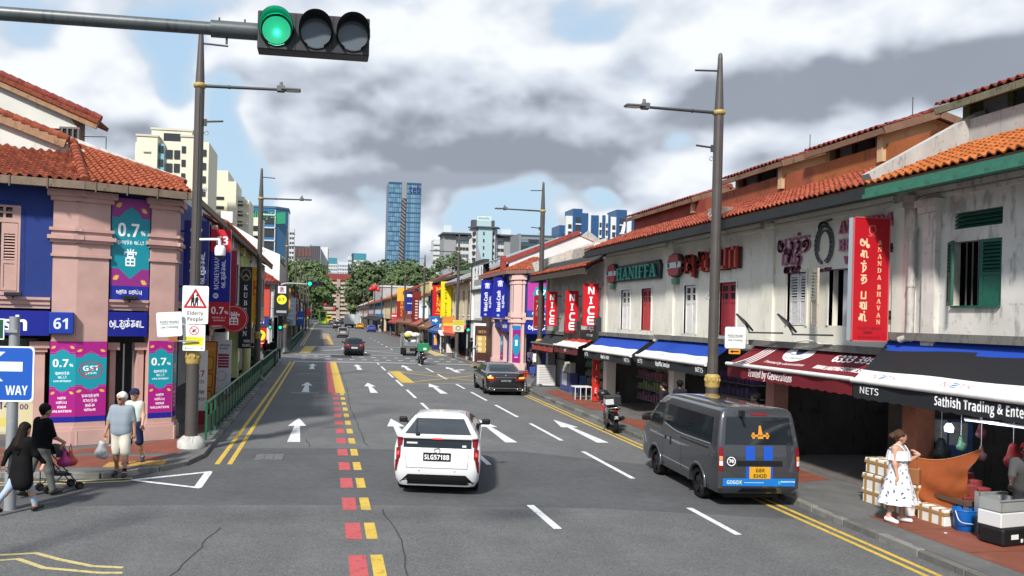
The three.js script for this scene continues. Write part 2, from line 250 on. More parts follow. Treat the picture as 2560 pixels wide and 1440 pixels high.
for(const s of[11.6,13.55]){add(road,'red_dash',strip([[0.62,s-0.9],[0.63,s+0.15]].map(([x,q])=>[x,q+0.9]),0.27,Y1),mRed);add(road,'yellow_dash',strip([[0.92,s],[0.93,s+1.05]],0.19,Y1),mYellow)}
for(let k=0;k<12;k++){const s=15.56+k*1.99,x=0.62+k*0.007;add(road,'red_dash',strip([[x,s],[x+0.003,s+1.04]],0.27,Y1),mRed);add(road,'yellow_dash',strip([[x+0.31,s],[x+0.312,s+1.04]],0.19,Y1),mYellow)}
add(road,'red_line',strip([[0.53,38.4],[0.56,62.6]],0.3,Y1),mRed);add(road,'yellow_line',strip([[0.95,38.4],[0.92,62.6]],0.46,Y1),mYellow);
add(road,'double_yellow_line',[strip([[-2.44,20.3],[-2.3,40],[-2.24,62.3]],0.12,Y1),strip([[-2.14,20.3],[-2.04,40],[-1.98,62.3]],0.12,Y1)],mYellow);
add(road,'double_yellow_line',[strip([[-2.3,93],[-2.3,150],[-2.4,300]],0.13,Y1),strip([[-2.02,93],[-2.02,150],[-2.1,300]],0.13,Y1)],mYellowPale);
add(road,'double_yellow_line',[strip([[9.28,8],[9.4,13],[9.56,20],[9.72,28],[10.05,40],[10.6,43.3],[12,44.3],[17,44.6]],0.1,Y1),strip([[9.06,8],[9.18,13],[9.33,20],[9.49,28],[9.82,40],[10.3,43.6],[11.9,44.6],[17,44.9]],0.1,Y1)],mYellow);
add(road,'double_yellow_line',[strip([[17,53.2],[13,53.6],[12.2,55],[11.65,60],[11.6,62.4]],0.12,Y1),strip([[17,53],[12.9,53.3],[11.95,55],[11.42,60],[11.35,62.4]],0.12,Y1)],mYellow);
add(road,'double_yellow_line',[strip([[-20,17.9],[-6.6,18.24],[-5.06,18.42],[-4.05,18.68]],0.09,Y1),strip([[-20,17.6],[-6.6,17.98],[-5.06,18.16],[-4,18.4]],0.09,Y1)],mYellowPale);
add(road,'zigzag_line',[strip([[-8,12.9],[-4.68,12.97],[-4.2,13.04],[-3.74,12.68],[-3.2,12.34],[-2.75,12.24]],0.09,Y1),strip([[-8,12.62],[-4.58,12.7],[-4.36,12.76],[-3.85,12.3],[-3.01,12.02],[-2.7,12.0]],0.09,Y1)],mYellowPale);
for(const[s0,s1]of[[20.2,22.5],[24.5,28.5],[30.5,34.5],[36.5,40.5],[42.5,46.5],[48.3,52.4],[54.3,58.3],[60.5,62.3],[78,80],[84,86],[90,92],[96,98],[102,104],[108,110],[114,116],[120,122]])add(road,'white_dash',strip([[4.29,s0],[4.3,s1]],0.13,Y1),mWhite);
add(road,'white_dash',strip([[4.26,14.02],[4.22,15.83]],0.15,Y1),mWhite);
for(const[s0,s1]of[[13.47,15.47],[18.4,22.2],[24.2,28.1],[29.9,33.95],[35.7,39.7],[41.4,44.2],[47.5,51.5],[53.3,57.4],[60,62]])add(road,'white_dash',strip([[7.4,s0],[7.42,s1]],0.13,Y1),mWhite);
for(const[s0,s1]of[[86,88.5],[93,95.5],[100,102.5],[107,109.5],[115,117],[124,126]])add(road,'white_dash',strip([[7.5,s0],[7.5,s1]],0.14,Y1),mWhite);
function arrow(x,s0,len,k,turn){
const y=Y1,hl=s0+len,n=s0+len*0.62,g=[flat([[x-0.2*k,s0],[x+0.2*k,s0],[x+0.1*k,n],[x-0.1*k,n]],y),flat([[x-0.33*k,n],[x+0.33*k,n],[x,hl]],y)];
if(turn)g.push(flat([[x+0.1*k,s0+len*0.3],[x+0.7,s0+len*0.42],[x+0.7,s0+len*0.5],[x+0.06,s0+len*0.42]],y),flat([[x+0.62,s0+len*0.36],[x+0.98,s0+len*0.5],[x+0.6,s0+len*0.58]],y));
return add(road,'lane_arrow',g,mWhite);
}
for(const x of[-0.72,2.55,5.72,8.58])arrow(x,23.8,5.4,0.92);
for(const x of[-0.68,2.55,5.92])arrow(x,38.7,5.6,0.9);
for(const x of[-0.58,2.6,6])arrow(x,54.6,5.6,0.9);arrow(9.1,53.4,5.6,0.9,true);
for(const[s,x1]of[[38.3,-0.05],[50.2,0],[61.95,0.02]])add(road,'bus_stop_line',strip([[-1.34,s],[x1,s]],0.16,Y1),mYellowPale);
add(road,'stop_line',strip([[-2.03,62.9],[4.9,62.95],[11.3,62.2]],0.34,Y1),mWhite);
for(let i=0;i<14;i++){add(road,'crossing_stud',strip([[-1.6+i*0.98,66.9-i*0.1],[-1.2+i*0.98,66.86-i*0.1]],0.4,Y1),mWhite);add(road,'crossing_stud',strip([[-1.6+i*0.98,70.9-i*0.1],[-1.2+i*0.98,70.86-i*0.1]],0.4,Y1),mWhite)}
add(road,'white_line',strip([[-2.3,73.2],[11.8,75.2]],0.25,Y1),mWhite);add(road,'white_line',strip([[-2,82],[12,84]],0.2,Y1),mWhite);add(road,'white_line',strip([[-2,92],[12,92.5]],0.22,Y1),mWhite);
add(road,'white_line',strip([[-1.5,76],[4,90]],0.16,Y1*2),mWhite);add(road,'white_line',strip([[8.4,76],[4,84]],0.16,Y1*2),mWhite);add(road,'white_line',strip([[2.2,86],[2.9,96],[4.4,97]],0.2,Y1*2),mWhite);
add(road,'yellow_block',flat([[-2.02,75.9],[-1.02,75.9],[-0.62,91],[-1.75,91]],Y1),mYellow);
add(road,'yellow_block',flat([[10.6,75.5],[11.8,75.6],[11.7,92],[11.0,92]],Y1),mYellowPale);
add(road,'orange_block',flat([[0.3,97],[1.5,97],[1.3,150],[0.1,150]],Y1),M([0.4,0.27,0.2],0.8,{map:texPaint,scale:2}));add(road,'yellow_line',flat([[1.0,99],[1.4,99],[1.2,130],[0.8,130]],Y1*2),mYellow);
const bj=[[4.55,53.6],[10.9,52.2],[10.2,44.5],[4.55,44.5]];
add(road,'box_junction',[strip([...bj,bj[0]],0.2,Y1),strip([bj[0],bj[2]],0.16,Y1*2),strip([bj[3],bj[1]],0.16,Y1*3),flat([[4.6,44.55],[5.15,44.55],[5.15,53.5],[4.6,53.5]],Y1*4)],mYellow);
add(road,'give_way_triangle',[strip([[-4.01,18.46],[-2.44,19.4]],0.13,Y1),strip([[-2.5,19.36],[-2.5,17.6]],0.17,Y1*2),strip([[-2.44,17.58],[-4.01,18.44]],0.12,Y1*3)],mWhite);
for(let i=0;i<3;i++)add(road,'drain_cover',box(-1.6+i*0.235,-1.38+i*0.235,0,0.008,-21.75,-20.95),M([0.2,0.2,0.205],0.6,{metal:0.3,map:texGrime,scale:0.5}));
add(road,'tar_patch',flat([[0.9,69.2],[2.6,69],[2.7,73.4],[0.8,73.4]],Y1*2),mPatch);
const crack=(pts)=>{const q=[];for(let i=0;i<pts.length-1;i++)for(let k=0;k<6;k++)q.push([lerp(pts[i][0],pts[i+1][0],k/6)+rr(-0.035,0.035),lerp(pts[i][1],pts[i+1][1],k/6)]);return strip(q,0.025,Y1*1.3)};
add(road,'crack',[crack([[-1.65,14.4],[-1.9,12.6],[-2.1,11]]),crack([[1.25,15.6],[1.4,13],[1.2,10]])],M([0.05,0.05,0.05],0.95));
add(road,'tar_seam',[crack([[1.28,62],[1.32,40],[1.2,32],[1.32,24],[1.4,22.8]]),crack([[1.05,34],[2.9,33.9]]),crack([[-0.4,24.4],[-0.2,22.8]])],M([0.045,0.045,0.048],0.85));
const mPave=M([0.15,0.15,0.148],0.9,{map:texPave,scale:3}),mRedPave=M([0.25,0.072,0.04],0.7,{map:texPave,scale:2.2}),mKerb=M([0.25,0.25,0.24],0.9,{map:texGrime,scale:1.1}),mKerb2=M([0.17,0.17,0.165],0.9,{map:texGrime,scale:0.9});
const PH=0.12;
const slabOf=(pts,h)=>{const g=extr(pts.map(([x,s])=>[x,s]),h);g.rotateX(-Math.PI/2);return g};
function kerb(parent,pts,step=1){
const out=[];let carry=0;
for(let i=1;i<pts.length;i++){const[ax,as]=pts[i-1],[bx,bs]=pts[i],l=Math.hypot(bx-ax,bs-as),n=Math.max(1,Math.round(l/step));for(let k=0;k<n;k++)out.push([[lerp(ax,bx,k/n),lerp(as,bs,k/n)],[lerp(ax,bx,(k+1)/n),lerp(as,bs,(k+1)/n)]])}
for(const[a,b]of out){const w=0.16,d=new V3(b[0]-a[0],0,-(b[1]-a[1])),l=d.length(),g=rbox(-l/2+0.006,l/2-0.006,-0.03,PH+rr(-0.006,0.012),-w/2,w/2,0.02,1);g.rotateY(Math.atan2(-d.z,d.x));g.translate((a[0]+b[0])/2,0,-(a[1]+b[1])/2);add(parent,'kerb_stone',g,rnd()<0.4?mKerb2:mKerb)}
}
const paveL=struct('pavement_left',slabOf([[-3.02,63.4],[-3.02,21.2],[-3.25,20.2],[-3.72,19.55],[-4.75,18.8],[-6.9,18.98],[-30,18.6],[-30,34],[-4.0,60],[-6,64]],PH-0.004),mPave,'red and grey pavement before the pink corner shop');
add(paveL,'red_paving',[flat([[-9,19.5],[-4.9,19.35],[-3.75,20.2],[-3.6,20.75],[-9,20.85]],PH),flat([[-9,21.25],[-3.55,21.2],[-3.4,23.6],[-4.2,23.4],[-5.0,22.5],[-6.2,21.7],[-9,22]],PH),flat([[-4,24.4],[-3.4,25],[-3.4,60],[-4.0,60]],PH)],mRedPave);
for(let i=0;i<5;i++)add(paveL,'tactile_tile',box(-4.85+i*0.26,-4.6+i*0.26,PH,PH+0.008+i*0.0007,-19.95-i*0.05,-19.36-i*0.055),M([0.5,0.31,0.09],0.85,{map:texPave,scale:0.9}));
kerb(paveL,[[-2.94,63.2],[-2.94,21.2],[-3.17,20.2],[-3.66,19.5],[-4.72,18.7],[-6.9,18.88],[-16,18.75]]);
const paveL2=struct('pavement_left_far',slabOf([[-2.95,420],[-2.95,76],[-3.5,73.6],[-6,72.6],[-9,72.4],[-9,420]],PH-0.004),mPave,'far pavement beyond the side road on the side of the green fence');kerb(paveL2,[[-9,72.3],[-6,72.5],[-3.45,73.5],[-2.88,76],[-2.88,130]],2);
const paveR=struct('pavement_right',slabOf([[9.72,2],[9.95,15],[10.18,24],[10.52,38.5],[10.9,41.5],[11.8,43.2],[13.4,43.6],[22,43.7],[22,2]],PH-0.004),mPave,'red pavement strip under the awnings');
add(paveR,'red_paving',[flat([[10.45,2],[11.95,2],[11.95,14.6],[10.45,14.2]],PH),flat([[10.5,17.2],[11.95,17.6],[11.95,22.4],[10.6,23.2]],PH),flat([[10.62,24.9],[11.95,24.5],[11.95,28.2],[10.75,29.5]],PH),flat([[10.8,31.4],[11.95,31.2],[11.95,40.2],[10.95,39.2]],PH)],mRedPave);
add(paveR,'tile_joint',[4.6,6.4,8.2,10,11.8,13.2,19,20.8,26.4,33.4,35.2,37].map((s)=>strip([[10.5,s],[11.93,s+0.05]],0.012,PH+0.003)),M([0.06,0.03,0.025],0.9));
kerb(paveR,[[9.64,4],[9.87,15],[10.1,24],[10.44,38.5],[10.83,41.6],[11.76,43.28],[13.4,43.68],[18,43.75]]);
const paveR2=struct('pavement_right_far',slabOf([[12.25,420],[12.0,78],[11.85,62],[12.15,57],[13.0,54.6],[14.4,54.2],[24,54.1],[24,420]],PH-0.004),mPave,'far pavement of dark red bricks along the distant shophouses');
add(paveR2,'red_paving',flat([[12.5,300],[12.3,78],[12.15,62],[12.5,57.4],[13.1,55.6],[14,55.4],[14,300]],PH),M([0.16,0.055,0.04],0.8,{map:texPave,scale:2}));
kerb(paveR2,[[18,54.02],[14.4,54.12],[12.95,54.5],[12.08,57],[11.78,62],[11.92,78],[12.0,130]],2);
// ---------- street furniture ----------
const mPole=M([0.075,0.066,0.062],0.5,{map:texPlain,scale:1.5}),mPoleDark=M([0.045,0.047,0.05],0.45),mCollar=M([0.5,0.36,0.11],0.55,{map:texGrime,scale:0.7}),mGalv=M([0.36,0.38,0.4],0.45,{metal:0.35,map:texPlain,scale:1}),mConcrete=M([0.56,0.57,0.57],0.85,{map:texGrime,scale:0.8}),mBlack=M([0.012,0.013,0.015],0.5),mBlackM=M([0.02,0.021,0.024],0.75),mSignBack=M([0.5,0.52,0.53],0.5,{metal:0.3}),mSteel=M([0.45,0.46,0.47],0.35,{metal:0.8});
function makeLamp(label,side,base){
const t=thing('street_lamp',label,'street lamp',[0,0,0],0,'grey street lamps along both kerbs');
add(t,'pole',[lathe([[0.165,0],[0.165,2.3],[0.14,2.5],[0.135,3.2],[0.125,9.4],[0.115,9.7],[0.062,10.95],[0.066,10.96],[0.05,11.1],[0,11.14]],16),box(-0.02,0.02,2.6,9.3,0.11,0.145)],mPole);
add(t,'base_plate',base?lathe([[0.4,0],[0.4,0.1],[0.2,0.36],[0.19,0.5],[0,0.5]],16):lathe([[0.36,0],[0.36,0.17],[0.21,0.31],[0,0.31]],8),base?mPoleDark:mConcrete);
add(t,'collar',[lathe([[0.168,2.2],[0.19,2.24],[0.19,2.46],[0.2,2.5],[0.14,2.56]],18),...Array.from({length:10},(_,i)=>{const a=i/10*6.283;return ball(Math.cos(a)*0.185,2.4,Math.sin(a)*0.185,0.05,0.6,1.2,0.6,6)})],mCollar);
add(t,'ring',lathe([[0.115,9.46],[0.165,9.49],[0.17,9.56],[0.12,9.6]],16),mCollar);
add(t,'arm',[rod([0,9.53,0],[side*2.1,9.56,0],0.045,0.036),cyl(0,-0.03,0.03,0,0.05).rotateZ(Math.PI/2).translate(side*0.75,9.54,0),rod([0,10.65,0],[side*0.7,10.62,0],0.025),rod([0,8.58,0],[side*0.62,8.63,0],0.026),box(side*0.08,side*0.2,8.48,8.66,-0.03,0.03)],mPoleDark);
const l=add(t,'lamp_head',[rbox(side*2.08-0.09,side*2.08+0.12,9.5,9.66,-0.09,0.09,0.02),cyl(side*2.1,9.66,9.76,0,0.05,0.04),rbox(side>0?2.1:-2.62,side>0?2.62:-2.1,9.545,9.6,-0.13,0.13,0.02)],M([0.1,0.105,0.11],0.5));
add(l,'lens',box(side>0?2.25:-2.58,side>0?2.58:-2.25,9.53,9.544,-0.1,0.1),M([0.6,0.6,0.55],0.3));
addEach(t,'hook_ring',[1.2,3.4,4.9].map((y)=>new THREE.TorusGeometry(0.05,0.012,6,12).translate(side*0.19,3.4+y,0)),mGalv);
return t;
}
const lampL=makeLamp('grey street lamp on a white concrete base carrying the elderly people warning sign',1,false);lampL.position.set(-3.33,PH,-22.1);
const lampR=makeLamp('tall grey street lamp standing behind the grey van',-1,true);lampR.position.set(10.35,PH-0.3,-20.4);
const lampSpots=[[1,-3.3,43.4,'street lamp rising through the green railing just past the round red pawn sign'],[1,-3.25,74.2,'street lamp at the far corner behind the side-road traffic light, beside building 81'],[1,-3.2,97,'third distant street lamp along the green fence, past building 81'],[1,-3.2,119,'fourth distant street lamp along the green fence'],[1,-3.2,141,'slim distant street lamp before the trees, green fence side'],[1,-3.2,165,'very distant street lamp under the trees, green fence side'],[1,-3.2,190,'most distant street lamp of the green fence side'],
[-1,11.6,42.4,'street lamp with dark flared foot beside the red bicycle'],[-1,12.02,71.9,'street lamp before the cream shop with the yellow hanging sign'],[-1,12.1,97,'street lamp behind the caged lorry by the yellow and blue shops'],[-1,12.2,121,'distant street lamp before the brown open awnings'],[-1,12.3,146,'distant street lamp before the orange roofed cream house'],[-1,12.4,171,'distant street lamp by the parked blue car'],[-1,12.5,197,'far street lamp by the yellow car'],[-1,12.5,223,'second farthest street lamp on the shop awning side'],[-1,12.5,250,'farthest street lamp on the shop awning side']];
const lampFirst={};
for(const[side,x,s,label]of lampSpots){if(!lampFirst[side]){lampFirst[side]=side>0?makeLamp(label,1,true):makeLamp(label,-1,true);lampFirst[side].position.set(x,PH,-s);if(side<0)lampFirst[side].scale.y=0.985}else copy(lampFirst[side],'street_lamp',label,[x,PH,-s])}
function panelSign(t,name,x0,x1,y0,y1,z,mat,thick=0.02,r=0){
const g=r?extr(roundRect(x0,y0,x1,y1,r),thick):box(x0,x1,y0,y1,0,thick);g.translate(0,0,z-thick-0.003);
add(t,'backing',g,mSignBack);
const f=r?new THREE.ShapeGeometry(shape(roundRect(x0,y0,x1,y1,r))):new THREE.PlaneGeometry(x1-x0,y1-y0).translate((x0+x1)/2,(y0+y1)/2,0);
if(r){const p=f.attributes.position,u=f.attributes.uv;for(let i=0;i<p.count;i++)u.setXY(i,(p.getX(i)-x0)/(x1-x0),(p.getY(i)-y0)/(y1-y0))}
return add(t,name,f.translate(0,0,z),mat);
}
function roundRect(x0,y0,x1,y1,r){const o=[];for(const[cx,cy,a]of[[x1-r,y0+r,-90],[x1-r,y1-r,0],[x0+r,y1-r,90],[x0+r,y0+r,180]])for(let k=0;k<=4;k++){const q=(a+k*22.5)*Math.PI/180;o.push([cx+Math.cos(q)*r,cy+Math.sin(q)*r])}return o}
{
let t=thing('elderly_sign','white warning sign with red triangle and two stooped walkers, on the near lamp','road sign',[-3.27,0,-21.85]);
panelSign(t,'sign_face',-0.33,0.33,3.38,4.37,0,signMat(256,384,(g,w,h)=>{
fill(g,'#e8ebea');g.lineJoin='round';g.strokeStyle='#b01c24';g.lineWidth=22;g.beginPath();g.moveTo(128,42);g.lineTo(230,215);g.lineTo(26,215);g.closePath();g.fillStyle='#f4f5f4';g.fill();g.stroke();
for(const[x,k]of[[104,0.92],[142,1.05]]){disc(g,'#111',x+2,98 +(1-k)*60,11);poly(g,'#111',[[x-16,122],[x+6,108],[x+16,124],[x+12,168],[x-20,172]]);poly(g,'#111',[[x-18,165],[x-4,165],[x-10,203],[x-24,203]]);poly(g,'#111',[[x,165],[x+12,165],[x+16,203],[x+2,203]])}
g.strokeStyle='#111';g.lineWidth=5;g.beginPath();g.moveTo(150,130);g.lineTo(178,148);g.lineTo(182,203);g.stroke();
txt(g,'Elderly',128,276,56,{color:'#151515',sx:0.86});txt(g,'People',128,336,56,{color:'#151515',sx:0.86});
}),0.02,0.04);
add(t,'bracket',[box(-0.18,0.18,3.6,3.64,-0.1,-0.03),box(-0.18,0.18,4.1,4.14,-0.1,-0.03)],mGalv);
t=thing('no_drinking_sign','white notice with a crossed-out bottle and yellow text box, below the elderly people sign','notice',[-3.27,0,-21.83]);
panelSign(t,'sign_face',-0.29,0.27,2.68,3.36,0,signMat(256,320,(g)=>{
fill(g,'#e6e8e8');ring(g,'#c22730',128,74,50,11);g.save();g.translate(128,74);g.rotate(0.8);fill(g,'#16181c',-12,-14,24,40);fill(g,'#16181c',-5,-38,10,26);g.restore();g.strokeStyle='#c22730';g.lineWidth=9;g.beginPath();g.moveTo(92,40);g.lineTo(164,108);g.stroke();
fill(g,'#e4d51f',22,150,212,108);for(let i=0;i<6;i++)fill(g,'#8b8420',32,160+i*15,130 +(i*53)% 60,4);txt(g,'POLICE',86,292,20,{color:'#333'});fill(g,'#444',24,284,18,14);fill(g,'#444',206,286,26,8);
}),0.02,0.03);
const pedSign=signMat(256,256,(g)=>{fill(g,'#dfe5e4');ring(g,'#b9c4c4',128,128,112,2);g.save();g.translate(128,128);txt(g,'PEDESTRIANS',0,-22,38,{color:'#15181a',fit:196});fill(g,'#15181a',-98,-2,196,4);txt(g,'Use Crossing',0,30,36,{color:'#15181a',fit:180});g.restore()});
t=thing('pedestrian_sign','white square pedestrians notice with a small brown tag, beside the elderly people sign','notice',[-3.9,3.37,-21.7],0.0);
t.rotation.z=0.07;panelSign(t,'sign_face',-0.3,0.33,-0.33,0.3,0,pedSign,0.02,0.05);add(t,'tag',box(-0.02,0.2,-0.47,-0.34,-0.015,0),M([0.28,0.09,0.04],0.6));add(t,'bracket',rod([0.1,-0.45,-0.03],[0.7,-0.5,-0.1],0.02),mGalv);
t=thing('pedestrian_sign','white square pedestrians notice with an orange arrow plate, on the lamp behind the van','notice',[10.86,3.35,-20.2]);
panelSign(t,'sign_face',-0.28,0.3,-0.27,0.3,0,pedSign,0.02,0.05);panelSign(t,'arrow_plate',-0.16,0.16,-0.42,-0.29,0,signMat(96,40,(g)=>{fill(g,'#d9912a');fill(g,'#16130c',24,15,60,10);poly(g,'#16130c',[[8,20],[32,6],[32,34]])}),0.02,0.02);add(t,'bracket',bar([-0.45,0,-0.1],[0.2,0,-0.04],0.04,0.03),mGalv);
t=thing('camera','white dome security camera hanging from a bracket on the near lamp','camera',[-3.2,5.45,-21.95]);
add(t,'arm',[rod([0,0.13,0.1],[0.5,0.15,0.15],0.035),rod([0.5,0.17,0.15],[0.52,0,0.15],0.035)],M([0.75,0.76,0.76],0.4));add(t,'dome',lathe([[0,0.08],[0.1,0.07],[0.14,0],[0.14,-0.16],[0.12,-0.2]],18).translate(0.53,-0.08,0.15),M([0.8,0.8,0.8],0.4));add(t,'lens',ball(0.53,-0.28,0.15,0.1),M([0.02,0.02,0.025],0.1));
}
const litGreen=(w)=>signMat(w,w,(g,n)=>{fill(g,'#04160f');for(let r=0;r<9;r++){const k=r?Math.round(r*6.2):1;for(let i=0;i<k;i++){const a=i/k*6.283,q=r*n*0.055;disc(g,'#2cf0ae',n/2+Math.cos(a)*q,n/2+Math.sin(a)*q,n*0.019)}}});
const mGlow=(()=>{const b=litGreen(512),m=new THREE.MeshStandardMaterial({color:0x03100b,roughness:0.3,emissive:0xffffff,emissiveMap:b.map,emissiveIntensity:1.15});m.userData.keepUV=true;return m})();
const mGreenLamp=M([0.0,0.1,0.06],0.3,{emit:'#19f5b4',emitI:1.4}),mRedLamp=M([0.1,0,0],0.3,{emit:'#ff3040',emitI:1.3}),mDeadLamp=M([0.1,0.12,0.145],0.12);
function visor(r,len,x,y,z){
const g=surf((u,v)=>{const a=-Math.PI*0.335+u*Math.PI*1.67,c=a;const L=len*(0.35+0.65*sstep(-0.5,1,Math.sin(c+0.0)));return[Math.cos(c)*r,Math.sin(c)*r,v*L]},28,1),h=surf((u,v)=>{const c=Math.PI*1.335-u*Math.PI*1.67;const L=len*(0.35+0.65*sstep(-0.5,1,Math.sin(c)));return[Math.cos(c)*r*0.97,Math.sin(c)*r*0.97,v*L]},28,1);
return merge([g,h]).translate(x,y,z);
}
{
const t=thing('traffic_light','large horizontal traffic light on a grey arm over the road, green lamp lit','traffic light',[-0.155,6.67,-8.6]);
add(t,'backing',[rbox(-0.58,0.58,-0.2,0.2,-0.22,0,0.015)],M([0.016,0.018,0.022],0.45));add(t,'rim',[box(-0.2,-0.19,-0.19,0.19,0,0.008),box(0.19,0.2,-0.19,0.19,0,0.008)],mBlackM);
[-0.385,0.02,0.405].forEach((x,i)=>{const v=add(t,'visor',[visor(0.175,0.2,x,0.01,0),new THREE.TorusGeometry(0.172,0.01,6,28).translate(x,0.01,0.005)],i?mBlack:M([0.006,0.02,0.017],0.4));add(t,i?'lens':'green_lens',new THREE.CircleGeometry(0.155,32).translate(x,0.0,0.012),i?mDeadLamp:mGlow,i?undefined:'lit green lens of many small lamps')});
add(t,'arm',[rod([-7,0.0,-0.12],[-0.95,0.01,-0.12],0.075,0.066,16),rod([-1.06,0.01,-0.12],[-0.56,0.01,-0.12],0.088,0.088,16),...[-0.98,-0.72].map((x)=>cyl(x,0.07,0.13,-0.12,0.01)),cyl(-0.9,-0.14,-0.08,-0.12,0.012)],M([0.1,0.12,0.135],0.4,{metal:0.2,map:texGrime,scale:1.2}));
add(t,'pole',cyl(-7,-6.6,0.3,-0.12,0.12,0.1),mGalv);
const l=new THREE.PointLight(0x20f5b0,0.5);l.position.set(-0.385,0,0.08);l.name='lamp_light';l.castShadow=true;t.add(l);
}
function makeSignal(label,lamp,side=1){
const t=thing('traffic_light',label,'traffic light',[0,0,0],0,'upright traffic lights at the crossing');
add(t,'pole',[cyl(0,0,3.4,0,0.075),cyl(0,0,0.25,0,0.13,0.1)],mGalv);add(t,'pole_band',cyl(0,0.2,0.95,0,0.082),mBlackM);
add(t,'signal_head',[rbox(-0.17,0.17,2.3,3.35,0.08,0.28,0.03),...[0,1,2].map((i)=>visor(0.11,0.16,0,2.5+i*0.32,0.28))],mBlack);
for(let i=0;i<3;i++)add(t,'lens',new THREE.CircleGeometry(0.105,20).translate(0,2.5+i*0.32,0.29),i===(lamp==='g'?0:2)?(lamp==='g'?mGreenLamp:mRedLamp):M([0.02,0.02,0.02],0.3));
const l=new THREE.PointLight(lamp==='g'?0x20f5b0:0xff3040,0.3);l.position.set(0,lamp==='g'?2.5:3.14,0.4);l.name='lamp_light';l.castShadow=true;t.add(l);
return t;
}
const sigA=makeSignal('upright traffic light at the end of the near green railing, green lit','g');sigA.position.set(-2.96,PH,-60);
copy(sigA,'traffic_light','upright traffic light before the white narrow shop with black characters, green lit',[12.2,PH,-67.6]);
copy(sigA,'traffic_light','upright traffic light before the blue shop, close to a blue arrow sign, green lit',[12.3,PH,-81.5]);
copy(sigA,'traffic_light','small green pedestrian signal half hidden behind the second lamp at building 81',[-4.5,PH,-73.2]).scale.set(0.8,0.9,0.8);
{
const t=thing('traffic_light','far overhead traffic light on a curved grey arm beside building 81, green lit','traffic light',[-4.3,PH,-73.6]);
add(t,'pole',cyl(0,0,5,0,0.1,0.09),mGalv);add(t,'arm',tube([[0,4.8,0],[0.15,5.6,0],[0.8,6.1,0],[3.1,6.15,0]],0.075,24),mGalv);add(t,'signal_head',rbox(2.9,4.3,5.98,6.42,0.06,0.2,0.02),mBlack);add(t,'visor',[3.15,3.6,4.05].map((x)=>visor(0.17,0.2,x,6.2,0.2)),mBlack);
[3.15,3.6,4.05].forEach((x,i)=>add(t,'lens',new THREE.CircleGeometry(0.16,20).translate(x,6.2,0.21),i?M([0.02,0.02,0.02],0.3):mGreenLamp));const l=new THREE.PointLight(0x20f5b0,0.4);l.position.set(3.15,6.2,0.35);l.name='lamp_light';l.castShadow=true;t.add(l);
}
for(const[x,y,s,label]of[[0.75,6.6,250,'distant overhead traffic light showing red under the trees'],[4.6,5.6,330,'small farthest traffic light showing red under the trees']]){
const t=thing('traffic_light',label,'traffic light',[x,y,-s]);add(t,'signal_head',rbox(-0.4,1.9,-0.45,0.45,-0.3,0,0.05),mBlack);add(t,'arm',rod([-4,0,-0.2],[0,0,-0.2],0.1),mGalv);add(t,'pole',cyl(-4,-y,0.2,-0.2,0.15),mGalv);add(t,'lens',new THREE.CircleGeometry(0.42,16).translate(0.1,0,0.01),mRedLamp);
}
{
const t=thing('one_way_sign','blue one way sign with white arrow on a pale pole at the left edge','road sign',[-5.6,0,-15.75]);
add(t,'pole',cyl(0.03,0,3.54,-0.1,0.105,0.09,18),mGalv);
panelSign(t,'sign_face',-0.78,0.42,1.99,3.0,0,signMat(384,336,(g,w,h)=>{fill(g,'#e8ecee');g.fillStyle='#0f51ad';g.beginPath();g.roundRect(9,9,w-18,h-18,26);g.fill();fill(g,'#dfe5ea',120,94,200,58);poly(g,'#dfe5ea',[[225,34],[150,34],[64,123],[150,212],[215,212],[128,123]]);txt(g,'ONE',130,268,78,{sx:0.8,color:'#dfe5ea'});txt(g,'WAY',290,268,78,{sx:0.72,color:'#dfe5ea'})}),0.02,0.07);
const u=thing('street_name_sign','dark green street name plate above the one way sign, cut by the frame','sign',[-5.6,0,-15.7]);
panelSign(u,'sign_face',-1.3,-0.09,3.12,3.5,0,signMat(256,80,(g)=>{fill(g,'#e4eae7');fill(g,'#0b4b38',4,4,248,72)}),0.02);add(u,'bracket',box(-0.12,0.12,3.25,3.3,-0.06,-0.02),mGalv);
}
const mRail=M([0.012,0.1,0.055],0.35,{map:texPlain,scale:1});
function railing(name,label,s0,s1,x,hgt=1.05){
const t=thing(name,label,'railing',[x,PH,-s0]);const L=s1-s0,n=Math.round(L/0.95);
add(t,'top_rail',rod([0,hgt,0],[0,hgt,-L],0.045),mRail);
for(let i=0;i<=n;i++){add(t,'post',box(-0.03,0.03,0,hgt,-L*i/n-0.03,-L*i/n+0.03),mRail);add(t,'foot_plate',box(-0.05,0.13,0,0.014,-L*i/n-0.08,-L*i/n+0.08),mSteel)}
for(let i=0;i<n;i++)add(t,'infill_panel',box(-0.012,0.012,0.2,0.66,-L*(i+1)/n+0.03,-L*i/n-0.03),mRail);
return t;
}
railing('green_railing','dark green kerbside railing from the near lamp to the second lamp',23.2,43.0,-3.1);railing('green_railing','dark green kerbside railing from the second lamp to the traffic light',43.6,59.4,-3.06);
railing('green_railing','far dark green railing beyond the side road before building 81',77,124,-2.75,1.1);
